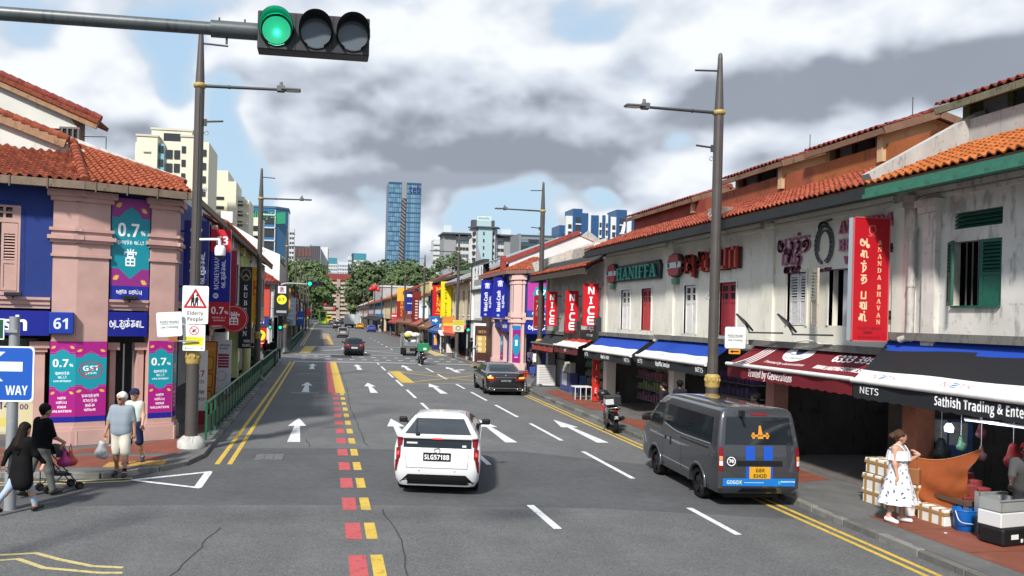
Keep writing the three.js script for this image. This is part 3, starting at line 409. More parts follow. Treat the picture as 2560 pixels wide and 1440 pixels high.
// ---------- building helpers ----------
const frameM=(x0,s0,x1,s1,y=0)=>new THREE.Matrix4().makeRotationY(Math.atan2(s1-s0,x1-x0)).setPosition(x0,y,-s0);
const inM=(m,...g)=>merge(g).clone().applyMatrix4(m);
const T4=(x,y,z,ry=0)=>new THREE.Matrix4().makeRotationY(ry).setPosition(x,y,z);
function shutter(parent,m4,w,h,mat,{slat=[0.5,0.92],panes=0,paneMat,panel=[0.06,0.44],name='shutter'}={}){
const g=part(parent,name);g.applyMatrix4(m4);
const e=Math.min(0.07,w*0.16),holes=[];if(slat)holes.push(rect(e,h*slat[0],w-e,h*slat[1]));if(panel)holes.push(rect(e,h*panel[0],w-e,h*panel[1]));
const paneCells=[];if(panes){const top=h*0.95,ph=h*0.115,cols=1;for(let r=0;r<panes;r++)paneCells.push(rect(e,top -(r+1)*ph-r*0.05,w-e,top-r*ph-r*0.05));holes.push(...paneCells)}
add(g,'shutter_frame',extr(rect(0,0,w,h),0.045,holes),mat);
if(panel)add(g,'shutter_panel',box(e,w-e,h*panel[0],h*panel[1],0.008,0.028),mat);
if(slat){const n=Math.max(5,Math.round(h*(slat[1]-slat[0])/0.075));for(let i=0;i<n;i++){const y=h*slat[0]+(i+0.5)*h*(slat[1]-slat[0])/n;add(g,'slat',box(e,w-e,-0.006,0.006,-0.032,0.032).rotateX(0.7).translate(0,y,0.022),mat)}}
for(const c of paneCells)add(g,'pane',box(c[0][0],c[1][0],c[0][1],c[2][1],0.014,0.02),paneMat??mGlass);
return g;
}
const mGlass=M([0.016,0.02,0.024],0.07),mGlassBlue=M([0.03,0.06,0.1],0.06),mDarkWood=M([0.06,0.035,0.022],0.6,{map:texPlain,scale:0.7});
function tileGeo(w,l,seed2=0){
const n=6,prof=(u)=>(u<0.62?Math.sin(u/0.62*Math.PI)*w*0.26:-Math.sin((u-0.62)/0.38*Math.PI)*w*0.07);
const g=surf((u,v)=>[u*w*1.04,prof(u)+(1-v)*0.03+0.012,-v*l*1.12],n,1),f=surf((u,v)=>[u*w*1.04,prof(u)+0.012+v*0.03,0],n,1);
return merge([g,f]);
}
const tileMats=(base,spread=0.16)=>[0,1,2,3].map((i)=>M(base.map((c,k)=>c*(1+spread*[0.0,-1,0.75,-0.45][i]*(k?1.15:1))),0.82,{map:texTile,scale:1.1+i*0.13,double:true}));
const tileCache=new Map();
function tiles(parent,a,b,c,d,{w=0.2,l=0.27,mats,limit=300,order=1,under}={}){
[a,b,c,d]=[a,b,c,d].map(V);
const key=w+'_'+l;if(!tileCache.has(key))tileCache.set(key,tileGeo(w,l));
const geo=tileCache.get(key),ex=b.clone().sub(a),up=d.clone().sub(a),X=ex.clone().normalize(),N=X.clone().cross(up).normalize();if(N.y<0)N.negate();
const U=N.clone().cross(X).normalize();if(U.dot(up)<0)U.negate();
c.addScaledVector(N,-c.clone().sub(a).dot(N));
const q2=[a,b,c,d].map((p)=>{const e=p.clone().sub(a);return[e.dot(X),e.dot(U)]}),hgt=Math.max(...q2.map((p)=>p[1])),x0=Math.min(...q2.map((p)=>p[0])),x1=Math.max(...q2.map((p)=>p[0])),rows=Math.max(1,Math.round(hgt/l)),list=[];
const inside=(x,y)=>q2.every(([px,py],k)=>{const[nx,ny]=q2[(k+1)% 4],cr=(nx-px)*(y-py)-(ny-py)*(x-px),len=Math.hypot(nx-px,ny-py);return len<1e-3||cr/len>-w*0.3});
for(let r=0;r<rows;r++)for(let i=0;i<Math.round((x1-x0)/w);i++){
if(!inside(x0 +(i+0.5)*w,(r+0.45)*hgt/rows))continue;
const o=a.clone().addScaledVector(U,r*hgt/rows+rr(-0.012,0.012)).addScaledVector(X,x0+i*w+rr(-0.006,0.006)).addScaledVector(N,rr(0,0.012)),m=new THREE.Matrix4(),zAxis=U.clone().negate(),xa=X.clone();if(xa.clone().cross(N).dot(zAxis)<0){xa.negate();o.addScaledVector(X,w)}
m.makeBasis(xa,N,zAxis).setPosition(o);list.push([m,r,i]);
}
mats=mats??tileMats([0.4,0.12,0.05]);
const buckets=mats.map(()=>[]);
list.forEach(([m],k)=>{const mi=Math.floor(rnd()*mats.length);if(k<limit){const t=new THREE.Mesh(geoFor(key,geo,mats[mi]),mats[mi]);t.name='roof_tile';t.castShadow=t.receiveShadow=true;t.applyMatrix4(m);parent.add(t)}else buckets[mi].push(m)});
buckets.forEach((bk,i)=>bk.length&&stuff(parent,'roof_tiles',geoFor(key,geo,mats[i]),mats[i],bk));
const Nn=N.clone().multiplyScalar(-0.015),u=slab(a.clone().add(Nn),b.clone().add(Nn),c.clone().add(Nn),d.clone().add(Nn),N.clone().dot(new V3().crossVectors(b.clone().sub(a),d.clone().sub(a)))>0?0.07:-0.07);
add(parent,'roof_deck',u,under??M([0.1,0.05,0.035],0.9));
}
const geoMat=new Map();
function geoFor(key,geo,mat){const k=key+mat.uuid;if(!geoMat.has(k))geoMat.set(k,metricUV(geo.clone(),mat.userData.scale??1,rnd(),rnd()));return geoMat.get(k)}
function ridge(parent,a,b,mats,{r=0.1,l=0.34,limit=60}={}){a=V(a);b=V(b);const n=Math.max(1,Math.round(a.distanceTo(b)/l)),d=b.clone().sub(a);for(let i=0;i<n;i++){const p=a.clone().addScaledVector(d,i/n),q=a.clone().addScaledVector(d,(i+1.12)/n);add(parent,'ridge_tile',rod(p,q,r*1.14,r*0.92,9),mats[i % mats.length])}}
// ---------- pink and blue corner pawnshop on the left ----------
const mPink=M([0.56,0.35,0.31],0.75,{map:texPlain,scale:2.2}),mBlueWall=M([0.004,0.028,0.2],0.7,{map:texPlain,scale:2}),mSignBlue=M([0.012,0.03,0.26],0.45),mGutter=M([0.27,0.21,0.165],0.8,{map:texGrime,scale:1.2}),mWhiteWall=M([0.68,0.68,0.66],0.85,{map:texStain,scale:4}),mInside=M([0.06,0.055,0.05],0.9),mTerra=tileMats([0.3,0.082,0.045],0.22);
{
const A=[-6.4,22.45],C=[-4.13,23.6],t=thing('corner_pawnshop','pink and blue corner pawnshop with 0.7% banners and terracotta roof, left of the road','shop');
const FL=frameM(-14.2,20.36,...A),FB=frameM(...A,...C),FS=frameM(...C,C[0],31),L=8.07,LB=2.545,LS=7.4;
add(t,'wall',[inM(FL,extr(rect(0,3.7,L,6.95),0.25,[rect(L-3.1,4.0,L-1.33,6.3)]).translate(0,0,-0.33)),inM(FB,box(0,LB,3.9,6.95,-0.35,-0.1)),inM(FS,box(0,LS,3.7,7.0,-0.3,-0.06))],mBlueWall);
add(t,'core',[extr([[-14,23.5],[-6.6,25.6],[-5.2,26.4],[-5.2,31],[-14,31]],6.6).rotateX(-Math.PI/2)],mInside);
add(t,'ceiling',extr([[-14.1,20.5],[-6.4,22.6],[-4.3,23.7],[-4.3,31],[-14.1,31]],0.12).rotateX(-Math.PI/2).translate(0,3.0,0),M([0.3,0.3,0.3],0.9));
const tiers=[[0.12,0.5,0.09],[0.5,0.58,0.05],[0.58,5.05,0],[5.05,5.12,0.05],[5.12,5.42,0.02],[5.42,5.5,0.08],[5.5,5.6,0.14],[5.6,5.72,0.05],[5.72,5.8,0.1],[5.8,6.5,0.01],[6.5,6.62,0.08],[6.62,6.78,0.16]];
const pil=(name,M4,x0,x1,d,ts=tiers,mat=mPink)=>add(t,name,ts.map(([y0,y1,e])=>inM(M4,box(x0-e,x1+e,y0,y1,-0.5,d+e))),mat);
pil('pillar',FL,L-0.56,L+0.03,0.03);pil('pillar',FB,0.02,0.8,0.04);pil('pillar',FB,1.9,LB+0.02,0.03);pil('pillar',FS,0,0.55,0.04);
pil('pillar',FL,L-0.95,L-0.7,-0.22,[[0.12,0.45,0.05],[0.45,2.55,0],[2.55,2.65,0.06],[2.65,2.82,0.11]]);pil('pillar',FB,0.95,1.1,-0.25,[[0.12,0.45,0.04],[0.45,2.6,0],[2.6,2.8,0.08]]);pil('pillar',FB,1.66,1.84,-0.25,[[0.12,0.45,0.04],[0.45,2.6,0],[2.6,2.8,0.08]]);
pil('pillar',FL,0,0.6,0.0);
add(t,'plinth',extr([[-14.1,20.6],[-6.45,22.65],[-4.35,23.75],[-4.35,31],[-14.1,31]],0.18).rotateX(-Math.PI/2).translate(0,0.1,0),M([0.12,0.115,0.11],0.85));
add(t,'string_course',[[3.78,3.9,-0.02],[3.68,3.78,-0.06],[3.9,3.97,0.03]].flatMap(([y0,y1,z])=>[inM(FL,box(0,L-0.6,y0,y1,-0.4,z+0.02)),inM(FB,box(0.83,1.87,y0,y1,-0.4,z)),inM(FS,box(0.6,LS,y0,y1,-0.4,z))]),mPink);
const win=part(t,'window');win.applyMatrix4(FL);
const arch=(x0,x1,y0,y1,r)=>[[x0,y0],[x1,y0],[x1,y1-r],[x1-r*0.15,y1-r*0.5],[x1-r*0.5,y1-r*0.15],[x1-r,y1],[x0+r,y1],[x0+r*0.5,y1-r*0.15],[x0+r*0.15,y1-r*0.5],[x0,y1-r]];
const fan=[];for(let i=0;i<7;i++)for(let j=0;j<2;j++)fan.push(rect(L-2.93+i*0.21,5.98+j*0.16,L-2.78+i*0.21,6.09+j*0.16));
add(win,'window_frame',extr(arch(L-3.2,L-1.21,3.97,6.42,0.3),0.12,[rect(L-3.0,4.1,L-1.38,5.86),...fan]).translate(0,0,-0.2),mPink);
for(const k of[0,1])shutter(t,FL.clone().multiply(T4(L -(k?2.99:1.76),4.12,-0.14,0)),0.37,1.73,mPink,{slat:[0.45,0.84],panel:[0.04,0.4]});
add(win,'glass',box(L-3.1,L-1.35,4.1,6.35,-0.3,-0.29),mGlass);add(win,'grille',[4.7,5.25].map((y)=>box(L-2.9,L-1.5,y,y+0.015,-0.24,-0.225)),mSteel);
add(t,'shop_wall',[inM(FL,box(1,L-0.3,0.1,3.0,-3.5,-3.4)),inM(FB,box(0.3,LB,0.1,3.0,-2.9,-2.8))],M([0.045,0.04,0.04],0.6));
add(t,'display_glass',inM(FL,box(2.4,L-0.9,1.35,2.85,-1.32,-1.3)),M([0.7,0.75,0.75],0.03,{trans:0.95}));
const shelf=[];for(let i=0;i<4;i++)shelf.push(inM(FL,box(2.4,L-0.95,1.42+i*0.36,1.45+i*0.36,-1.9,-1.4)));addEach(t,'shelf',shelf,M([0.3,0.28,0.25],0.3));
const goods=[];for(let i=0;i<44;i++){const x=rr(2.6,L-1.1),k=Math.floor(rr(0,4));goods.push(inM(FL,box(x,x+rr(0.06,0.16),1.455+k*0.36,1.455+k*0.36+rr(0.06,0.2),-1.75,-1.62)))}addEach(t,'display_stand',goods,M([0.6,0.57,0.5],0.6));
add(t,'counter',inM(FL,box(2.4,L-0.88,0.28,1.34,-1.95,-1.28)),M([0.6,0.55,0.4],0.7,{map:texPlain,scale:1.5}));
const pr=signMat(512,220,(g)=>{fill(g,'#d8cfa8');fill(g,'#5b1d6e',330-200,22,110,74);txt(g,'50',196,60,66);txt(g,'×',265,60,30,{color:'#43306e'});txt(g,'144',345,50,66,{color:'#3b2c6c'});txt(g,'00',445,62,48,{color:'#3b2c6c'});fill(g,'#d9cc72',250,128,110,56)});
add(t,'price_poster',inM(FL,new THREE.PlaneGeometry(2.1,0.92).translate(L-2.0,0.8,-1.275)),pr);
add(t,'door_frame',[inM(FB,box(1.1,1.15,0.28,2.75,-0.6,-0.5)),inM(FB,box(1.6,1.66,0.28,2.75,-0.6,-0.5)),inM(FB,box(1.36,1.4,0.28,2.75,-0.58,-0.54))],mSteel);
const gst=(g,w,h)=>{pawnPoster(g,w,h,0.14,0.6);txt(g,'GST',w*0.5,h*0.335,w*0.3);tamil(g,'illN',w*0.5,h*0.405,h*0.022);ring(g,'#c02637',w*0.5,h*0.355,w*0.36,w*0.045);g.strokeStyle='#c02637';g.lineWidth=w*0.04;g.beginPath();g.moveTo(w*0.2,h*0.42);g.lineTo(w*0.8,h*0.3);g.stroke();[['nkrt.too',0.69],['soRn.t',0.75],['tg.k',0.81],['vole',0.865]].forEach(([s,y])=>tamil(g,s,w*0.5,h*y,h*0.026,{fit:w*0.7}))};
const p07=(g,w,h)=>{pawnPoster(g,w,h,0.1,0.62);txt(g,'0.7',w*0.42,h*0.27,w*0.46);txt(g,'%',w*0.84,h*0.295,w*0.18);tamil(g,'KeRn.t',w*0.5,h*0.405,h*0.026,{fit:w*0.6});tamil(g,'vd.do',w*0.5,h*0.455,h*0.024,{fit:w*0.4});txt(g,'LOW INTEREST',w*0.5,h*0.49,w*0.1,{fit:w*0.78});tamil(g,'atok',w*0.5,h*0.71,h*0.024,{fit:w*0.5});tamil(g,'mtop.pu',w*0.5,h*0.765,h*0.024,{fit:w*0.56});txt(g,'HIGH',w*0.5,h*0.81,w*0.14);txt(g,'VALUATION',w*0.5,h*0.862,w*0.14,{fit:w*0.84})};
const m07=signMat(256,900,p07),mgst=signMat(256,900,gst),blank=M([0.4,0.4,0.4],0.6);
const post=(name,M4,x0,x1,y0,y1,z,m)=>add(t,name,inM(M4,new THREE.PlaneGeometry(x1-x0,y1-y0).translate((x0+x1)/2,(y0+y1)/2,z)),m);
post('low_interest_poster',FL,L-0.57,L+0.035,0.72,2.84,0.034,m07);post('no_tax_poster',FB,0.02,0.8,0.72,2.84,0.044,mgst);post('low_interest_poster',FB,1.9,LB+0.01,0.72,2.86,0.034,m07);post('no_tax_poster',FS,0,0.5,0.72,2.86,0.046,mgst);
const bigB=signMat(384,896,(g,w,h)=>{fill(g,'#8e2a80');fill(g,NAVY2,0,h*0.86,w,h);poly(g,'#0b8a9b',[[0,h*0.19],[w*0.2,h*0.19],[w*0.34,h*0.12],[w*0.5,h*0.085],[w*0.66,h*0.12],[w*0.8,h*0.19],[w,h*0.19],[w,h*0.69],[w*0.8,h*0.69],[w*0.66,h*0.74],[w*0.5,h*0.79],[w*0.34,h*0.74],[w*0.2,h*0.69],[0,h*0.69]]);for(const[x,y,f]of[[0.2,0.09,1],[0.82,0.13,0],[0.16,0.8,1],[0.84,0.84,0]])lotus(g,w*x,h*y,w*0.1,f);txt(g,'0.7',w*0.44,h*0.31,w*0.42);txt(g,'%',w*0.82,h*0.335,w*0.15);tamil(g,'KeRn.t vd.do',w*0.5,h*0.445,h*0.028,{fit:w*0.72});cjk(g,'dang',w*0.3,h*0.49,w*0.4,'#fff',8);tamil(g,'atok mtop.pu',w*0.5,h*0.935,h*0.03,{fit:w*0.8})});
post('interest_banner',FB,0.86,1.86,3.96,6.72,-0.02,bigB);add(t,'banner_board',inM(FB,box(0.85,1.87,3.95,6.73,-0.06,-0.025)),mSignBlue);
const fascia=signMat(512,88,(g,w,h)=>{fill(g,'#0d1a86');txt(g,'Maxi-Cash',256+16,46,72,{fit:420})});
add(t,'fascia_board',inM(FL,box(L-4.6,L-0.6,2.98,3.62,-0.2,0.1)),mSignBlue);post('fascia_sign',FL,L-4.6,L-0.6,2.98,3.62,0.104,fascia);
const adagu=signMat(384,176,(g)=>{fill(g,'#0d1a86');tamil(g,'adKk.ked',192,108,44,{fit:330})});
add(t,'fascia_board',inM(FB,box(0.78,1.84,2.98,3.64,-0.15,0.02)),mSignBlue);post('fascia_sign',FB,0.78,1.84,2.98,3.64,0.024,adagu);
add(t,'number_box',inM(FL,rbox(L-0.6,L-0.02,3.03,3.6,0.02,0.24,0.03)),M([0.015,0.05,0.26],0.4));post('number_sign',FL,L-0.58,L-0.04,3.05,3.58,0.244,signMat(160,160,(g)=>{fill(g,'#10339a');txt(g,'61',80,84,116,{color:'#d9e0ea',fit:120})}));
for(const[M4,x]of[[FL,L-1.45],[FB,1.35]]){const f=add(t,'floodlight',[inM(M4,rbox(x-0.2,x+0.2,3.98,4.08,0.02,0.2,0.02)),inM(M4,rod([x,3.9,0],[x,4.0,0.1],0.02))],mBlack)}
const E0=P(-14.4,6.98,19.9),E1=P(-6.12,6.98,22.02),E2=P(-3.62,6.98,23.28),Hh=P(-7.68,8.68,26.0),G0=P(-14.4,8.45,24.05),V1=P(-4.05,7.4,24.35);
tiles(t,E0,E1,P(-7.35,8.48,25.2),G0,{mats:mTerra,w:0.225,l:0.25,limit:210});tiles(t,E1,E2,V1,Hh,{mats:tileMats([0.35,0.098,0.048],0.18),w:0.2,l:0.24,limit:150});
ridge(t,E1,P(-7.55,8.72,25.8),mTerra,{r:0.13});ridge(t,Hh,V1,mTerra,{r:0.1});
add(t,'gutter',[bar(E0.clone().add(new V3(0,-0.1,0)),E1.clone().add(new V3(0,-0.1,0)),0.1,0.2),bar(E1.clone().add(new V3(0,-0.1,0)),E2.clone().add(new V3(0,-0.1,0)),0.1,0.2),bar(P(-3.62,6.9,23.2),P(-3.62,6.9,31),0.1,0.18)],mGutter);
const hang=[];for(let i=1;i<7;i++){const p=E0.clone().lerp(E1,0.3+i*0.1);hang.push(box(p.x-0.015,p.x+0.015,p.y-0.26,p.y+0.02,p.z+0.04,p.z+0.07))}for(let i=0;i<4;i++){const p=E1.clone().lerp(E2,0.1+i*0.28);hang.push(box(p.x-0.015,p.x+0.015,p.y-0.26,p.y+0.02,p.z+0.04,p.z+0.07))}addEach(t,'gutter_strap',hang,M([0.14,0.1,0.08],0.8));
add(t,'soffit',[slab(P(-14.4,6.86,20.1),P(-6.1,6.86,22.2),P(-6.4,6.86,22.9),P(-14.3,6.86,20.9),0.03),slab(P(-6.1,6.86,22.2),P(-3.7,6.86,23.4),P(-4.2,6.86,24.2),P(-6.4,6.86,22.9),0.03)],M([0.1,0.075,0.06],0.9));
add(t,'gable_wall',[extr([[-14.4,8.2],[-7.0,8.2],[-7.0,8.35],[-9.6,9.3],[-14.4,11]],0.25).translate(0,0,-25.5),extr([[-14.4,9.2],[-7.55,9.2],[-7.55,9.2],[-7.95,9.75],[-14.4,12]],0.25).translate(0,0,-26.6)],mWhiteWall);
const verge=M([0.4,0.24,0.15],0.8,{map:texGrime,scale:1.2});
add(t,'verge_board',[bar(P(-14.4,10.95,25.1),P(-7.55,8.5,25.1),0.1,0.24),bar(P(-14.4,12.35,26.2),P(-6.95,9.35,26.2),0.1,0.3)],verge);
ridge(t,P(-14.4,11.12,25.15),P(-7.5,8.66,25.15),mTerra,{r:0.12,l:0.26,limit:99});ridge(t,P(-14.4,12.56,26.25),P(-6.9,9.55,26.25),tileMats([0.25,0.06,0.045],0.2),{r:0.12,l:0.26,limit:99});
add(t,'jack_roof',slab(P(-14.4,12.5,26.1),P(-6.9,9.48,26.1),P(-6.9,9.48,27.3),P(-14.4,12.5,27.3),0.12),mTerra[1]);
add(t,'jack_wall',box(-8.2,-7.6,8.3,9.75,-27.2,-26.4),M([0.25,0.16,0.12],0.8));const jw=part(t,'window');add(jw,'window_frame',[0,1,2,3].map((i)=>box(-8.05+i*0.16,-8.0+i*0.16,8.6,9.2,-26.36,-26.3)).concat([box(-8.1,-7.5,9.2,9.26,-26.36,-26.3),box(-8.1,-7.5,8.55,8.62,-26.36,-26.3)]),M([0.12,0.1,0.09],0.6));[0,1,2].forEach((i)=>add(jw,'pane',box(-8.0+i*0.16,-7.89+i*0.16,8.62,9.2,-26.4,-26.37),mGlass));
add(t,'party_wall',[slab(P(-9.4,9.55,26.8),P(-4.1,7.62,24.9),P(-4.1,7.62,25.3),P(-9.4,9.55,27.2),1.1),slab(P(-4.45,7.75,25),P(-4.45,7.75,60),P(-4.85,7.75,60),P(-4.85,7.75,25),0.7)],M([0.62,0.63,0.63],0.85,{map:texGrime,scale:2.4}));
const ae=thing('aerial','thin roof aerial rod above the corner pawnshop parapet','aerial',[-6.9,8.6,-27]);add(ae,'mast',[rod([0,-1,0],[0,0.55,0],0.012),rod([-0.75,0.52,0],[0,0.55,0],0.012)],mPoleDark);
}
// ---------- row of shophouses on the left, seen along the street ----------
const rowL=[[31,36.2,[0.5,0.3,0.26],'pink shophouse beyond the pawnshop behind the MONEYMAX sign'],[36.2,41.6,[0.6,0.6,0.58],'white shophouse with ornate capitals behind the black hanging sign'],[41.6,47.2,[0.42,0.46,0.2],'pale green and yellow shophouse behind the second lamp'],[47.2,53,[0.5,0.5,0.48],'grey white shophouse past the yellow hanging sign'],[53,59.5,[0.4,0.3,0.25],'last brown shophouse before the side road']];
for(const[s0,s1,c,label]of rowL){
const t=thing('shophouse',label,'shophouse',[-4.13,0,-s0],Math.PI/2),L=s1-s0,m=M(c,0.8,{map:texStain,scale:3}),trim=M(c.map((v)=>Math.min(0.75,v*1.2)),0.8);
const holes=[0.22,0.5,0.78].map((f)=>rect(L*f-0.45,4.1,L*f+0.45,6.0));
add(t,'wall',[extr(rect(0,3.1,L,7.0),0.25,holes).translate(0,0,-0.25),box(0,L,0,3.0,-2.7,-2.5)],m);holes.forEach((h)=>{const w=part(t,'window');add(w,'pane',box(h[0][0],h[1][0],4.1,6,-0.2,-0.17),mGlass);add(w,'window_frame',[box(h[0][0]-0.06,h[0][0],4.05,6.05,-0.05,0.04),box(h[1][0],h[1][0]+0.06,4.05,6.05,-0.05,0.04)],trim)});
add(t,'pillar',[box(0,0.45,0.1,3.1,-0.45,0.02),box(-0.0,0.5,0.1,0.4,-0.5,0.06),box(0,0.5,2.8,3.0,-0.5,0.07),box(0,0.4,3.1,6.6,-0.2,0.1),box(-0.0,0.5,6.5,6.9,-0.2,0.22)],trim);
add(t,'ceiling',box(0,L,3.0,3.1,-2.6,0),m);add(t,'string_course',box(0.45,L,3.1,3.3,-0.2,0.08),trim);add(t,'roof',[slab([0,6.98,0.5],[L,6.98,0.5],[L,9.4,-5],[0,9.4,-5],0.1)],M([0.2,0.08,0.05],0.9,{map:texTile,scale:1.2}));add(t,'gutter',box(0,L,6.78,6.96,0.44,0.54),M([0.16,0.13,0.11],0.85,{map:texGrime,scale:1}));
const n=Math.round(L/0.2);for(let i=0;i<n;i++)add(t,'roof_tile',rod([i*0.2+0.1,7.03,0.56],[i*0.2+0.1,7.2,0.1],0.075,0.07,7),mTerra[(i*7)% 4]);
}
function hanging(label,x0,x1,y0,y1,s,mat,edge=mSignBlue,cat='shop sign',name='hanging_sign',thick=0.12){
const t=thing(name,label,cat,[(x0+x1)/2,(y0+y1)/2,-s]);const w=(x1-x0)/2,h=(y1-y0)/2;
add(t,'sign_box',box(-w,w,-h,h,-thick,-0.003),edge);add(t,'sign_face',new THREE.PlaneGeometry(w*2,h*2),mat);const sd=x0<0?-1:1;
for(const y of[h*0.75,-h*0.55])add(t,'bracket',rod([sd*w,y,-thick/2],[sd*(w+0.25),y,-thick/2],0.025),mBlackM);return t;
}
const rotText=(g,w,h,fn)=>{g.save();g.translate(w/2,h/2);g.rotate(-Math.PI/2);fn(g,h,w);g.restore()};
const maxiBanner=signMat(192,620,(g,w,h)=>{fill(g,'#10186f');cjk(g,'dang',40,40,108,'#e8ecf4',9);rotText(g,w,h,(c)=>{txt(c,'Maxi-Cash',-30,-14,84,{fit:360});tamil(c,'adKk.ked',-30,66,28,{fit:320})});disc(g,'#8fc3e8',60,580,22)});
hanging('dark blue Maxi-Cash banner behind the near lamp',-4.05,-3.34,3.85,6.36,24.6,maxiBanner);
hanging('red and blue sign 63 reading MONEYMAX with 0.7% below',-4.05,-3.33,3.2,6.68,30.3,signMat(208,960,(g,w,h)=>{fill(g,'#1c1f8f');fill(g,'#c3172c',0,0,w,226);txt(g,'63',116,112,118);fill(g,'#c3172c',0,726,w,240);fill(g,'#b11e28',84,240,40,22);rotText(g,w,h,(c)=>{txt(c,'MONEYMAX',40,-36,66,{fit:330,style:''});tamil(c,'adKk.ked',40,50,34,{fit:320})});disc(g,'#e8e8f4',64,664,28);txt(g,'m',64,660,40,{color:'#1c1f8f'});txt(g,'0.7',84,812,96,{skew:0});txt(g,'%',176,830,46);tamil(g,'KeRn.t vd.do',104,888,13,{fit:160});txt(g,'LOW INTEREST',104,910,18,{fit:120})}),M([0.4,0.42,0.5],0.5));
hanging('narrow plain red sign board just past the MONEYMAX sign',-3.75,-3.35,3.1,6.1,32.6,M([0.3,0.01,0.05],0.5),M([0.3,0.01,0.05],0.5));
{const t=thing('pawn_sign','round red sign with a white Chinese pawn character','shop sign',[-3.28,3.44,-31.4]);add(t,'sign_box',new THREE.CylinderGeometry(0.52,0.52,0.12,40).rotateX(Math.PI/2).translate(0,0,-0.07),M([0.32,0.02,0.03],0.4));const f=new THREE.CircleGeometry(0.52,40);add(t,'sign_face',f,signMat(256,256,(g)=>{fill(g,'#b3151f');ring(g,'#e9c9c9',128,128,114,4);g.save();g.translate(0,0);cjk(g,'dang',66,58,124,'#f3ecec',8);g.restore()}));add(t,'bracket',rod([-0.5,0.2,-0.07],[-0.85,0.2,-0.07],0.03),mBlackM)}
hanging('tall black sign reading KUBERAN with a round emblem',-4.05,-3.45,1.9,5.92,41,signMat(176,980,(g,w,h)=>{fill(g,'#0c0f1a');ring(g,'#c9b88e',88,96,62,5);ring(g,'#c9b88e',88,96,76,2);for(let i=0;i<5;i++)disc(g,'#b5a57c',88 +(i-2)*16,92+Math.abs(i-2)*14,10);[...'KUBERAN'].forEach((c,i)=>txt(g,c,88,250+i*92,84,{font:'serif',color:'#e6e6e6'}));txt(g,'GOLD',120,890,42,{font:'serif',fit:90});txt(g,'PALACE',110,942,42,{font:'serif',fit:110})}),M([0.01,0.01,0.015],0.4));
hanging('yellow vertical sign with a red panel and orange script, past the black sign',-3.98,-3.5,2.95,6.25,47,signMat(128,760,(g)=>{fill(g,'#d79a23');ring(g,'#7a4a10',64,70,40,5);txt(g,'1',64,72,44,{color:'#6a3a10'});fill(g,'#bd3417',26,180,76,190);cjk(g,'jin',36,190,56,'#e2b13c',10);cjk(g,'dang',36,290,56,'#e2b13c',10);rotText(g,128,760,(c)=>tamil(c,'adKk.kedm',-170,20,36,{fit:330,color:'#b0331a'}))}),M([0.5,0.3,0.05],0.5));
for(const[label,x,s,w,h,y,tilt,mat]of[
['white low interest roll-up poster with red number 0.7 behind the near lamp',-3.72,25.9,0.5,2.3,0.2,0,signMat(160,640,(g,w,h)=>{fill(g,'#d9d7d4');fill(g,'#8f0f2b',0,520,w,120);txt(g,'0.7',84,200,76,{color:'#ad1c2f'});tamil(g,'KeRn.t',80,280,22,{color:'#555',fit:110});txt(g,'LOW',86,360,46,{color:'#333'});txt(g,'INTEREST',82,420,34,{color:'#333',fit:140})})],
['tall orange poster of three gold bars, leaning by a red frame',-3.85,28.4,0.62,2.5,0.2,-0.03,signMat(160,640,(g,w,h)=>{fill(g,'#7a2412');fill(g,'#b5762a',14,12,132,580);txt(g,'GOLD',80,70,40,{color:'#d9a13a'});for(let i=0;i<3;i++){g.fillStyle='#8a5416';g.beginPath();g.roundRect(28,130+i*150,104,128,20);g.fill();g.fillStyle='#c68a2c';g.beginPath();g.roundRect(38,142+i*150,84,104,16);g.fill()}})],
['white poster with red table of rates on the pillar',-3.95,34.2,0.62,2.2,0.35,0,signMat(160,560,(g,w,h)=>{fill(g,'#d9d9da');txt(g,'5 OPTION',80,60,28,{color:'#333',fit:130});txt(g,'SCHEME',80,92,24,{color:'#333',fit:110});for(let i=0;i<5;i++)fill(g,'#971d33',24,150+i*30,112,22);ring(g,'#7d8797',60,380,50,5)})]]){
const t=thing('poster_board',label,'poster',[x,y,-s],0);t.rotation.z=tilt;add(t,'board',box(-w/2,w/2,0,h,-0.06,-0.003),mSignBack);add(t,'poster_face',new THREE.PlaneGeometry(w,h).translate(0,h/2,0),mat);
}
{const t=thing('pillar','pale yellow green round pillar of the five-foot way, below the black sign','pillar',[-3.95,PH,-44.5]);add(t,'shaft',cyl(0,0.3,3,0,0.22),M([0.62,0.6,0.28],0.8));add(t,'base',box(-0.3,0.3,0,0.3,-0.3,0.3),M([0.3,0.42,0.2],0.8));add(t,'capital',box(-0.28,0.28,2.75,3.05,-0.28,0.28),M([0.62,0.6,0.28],0.8))}
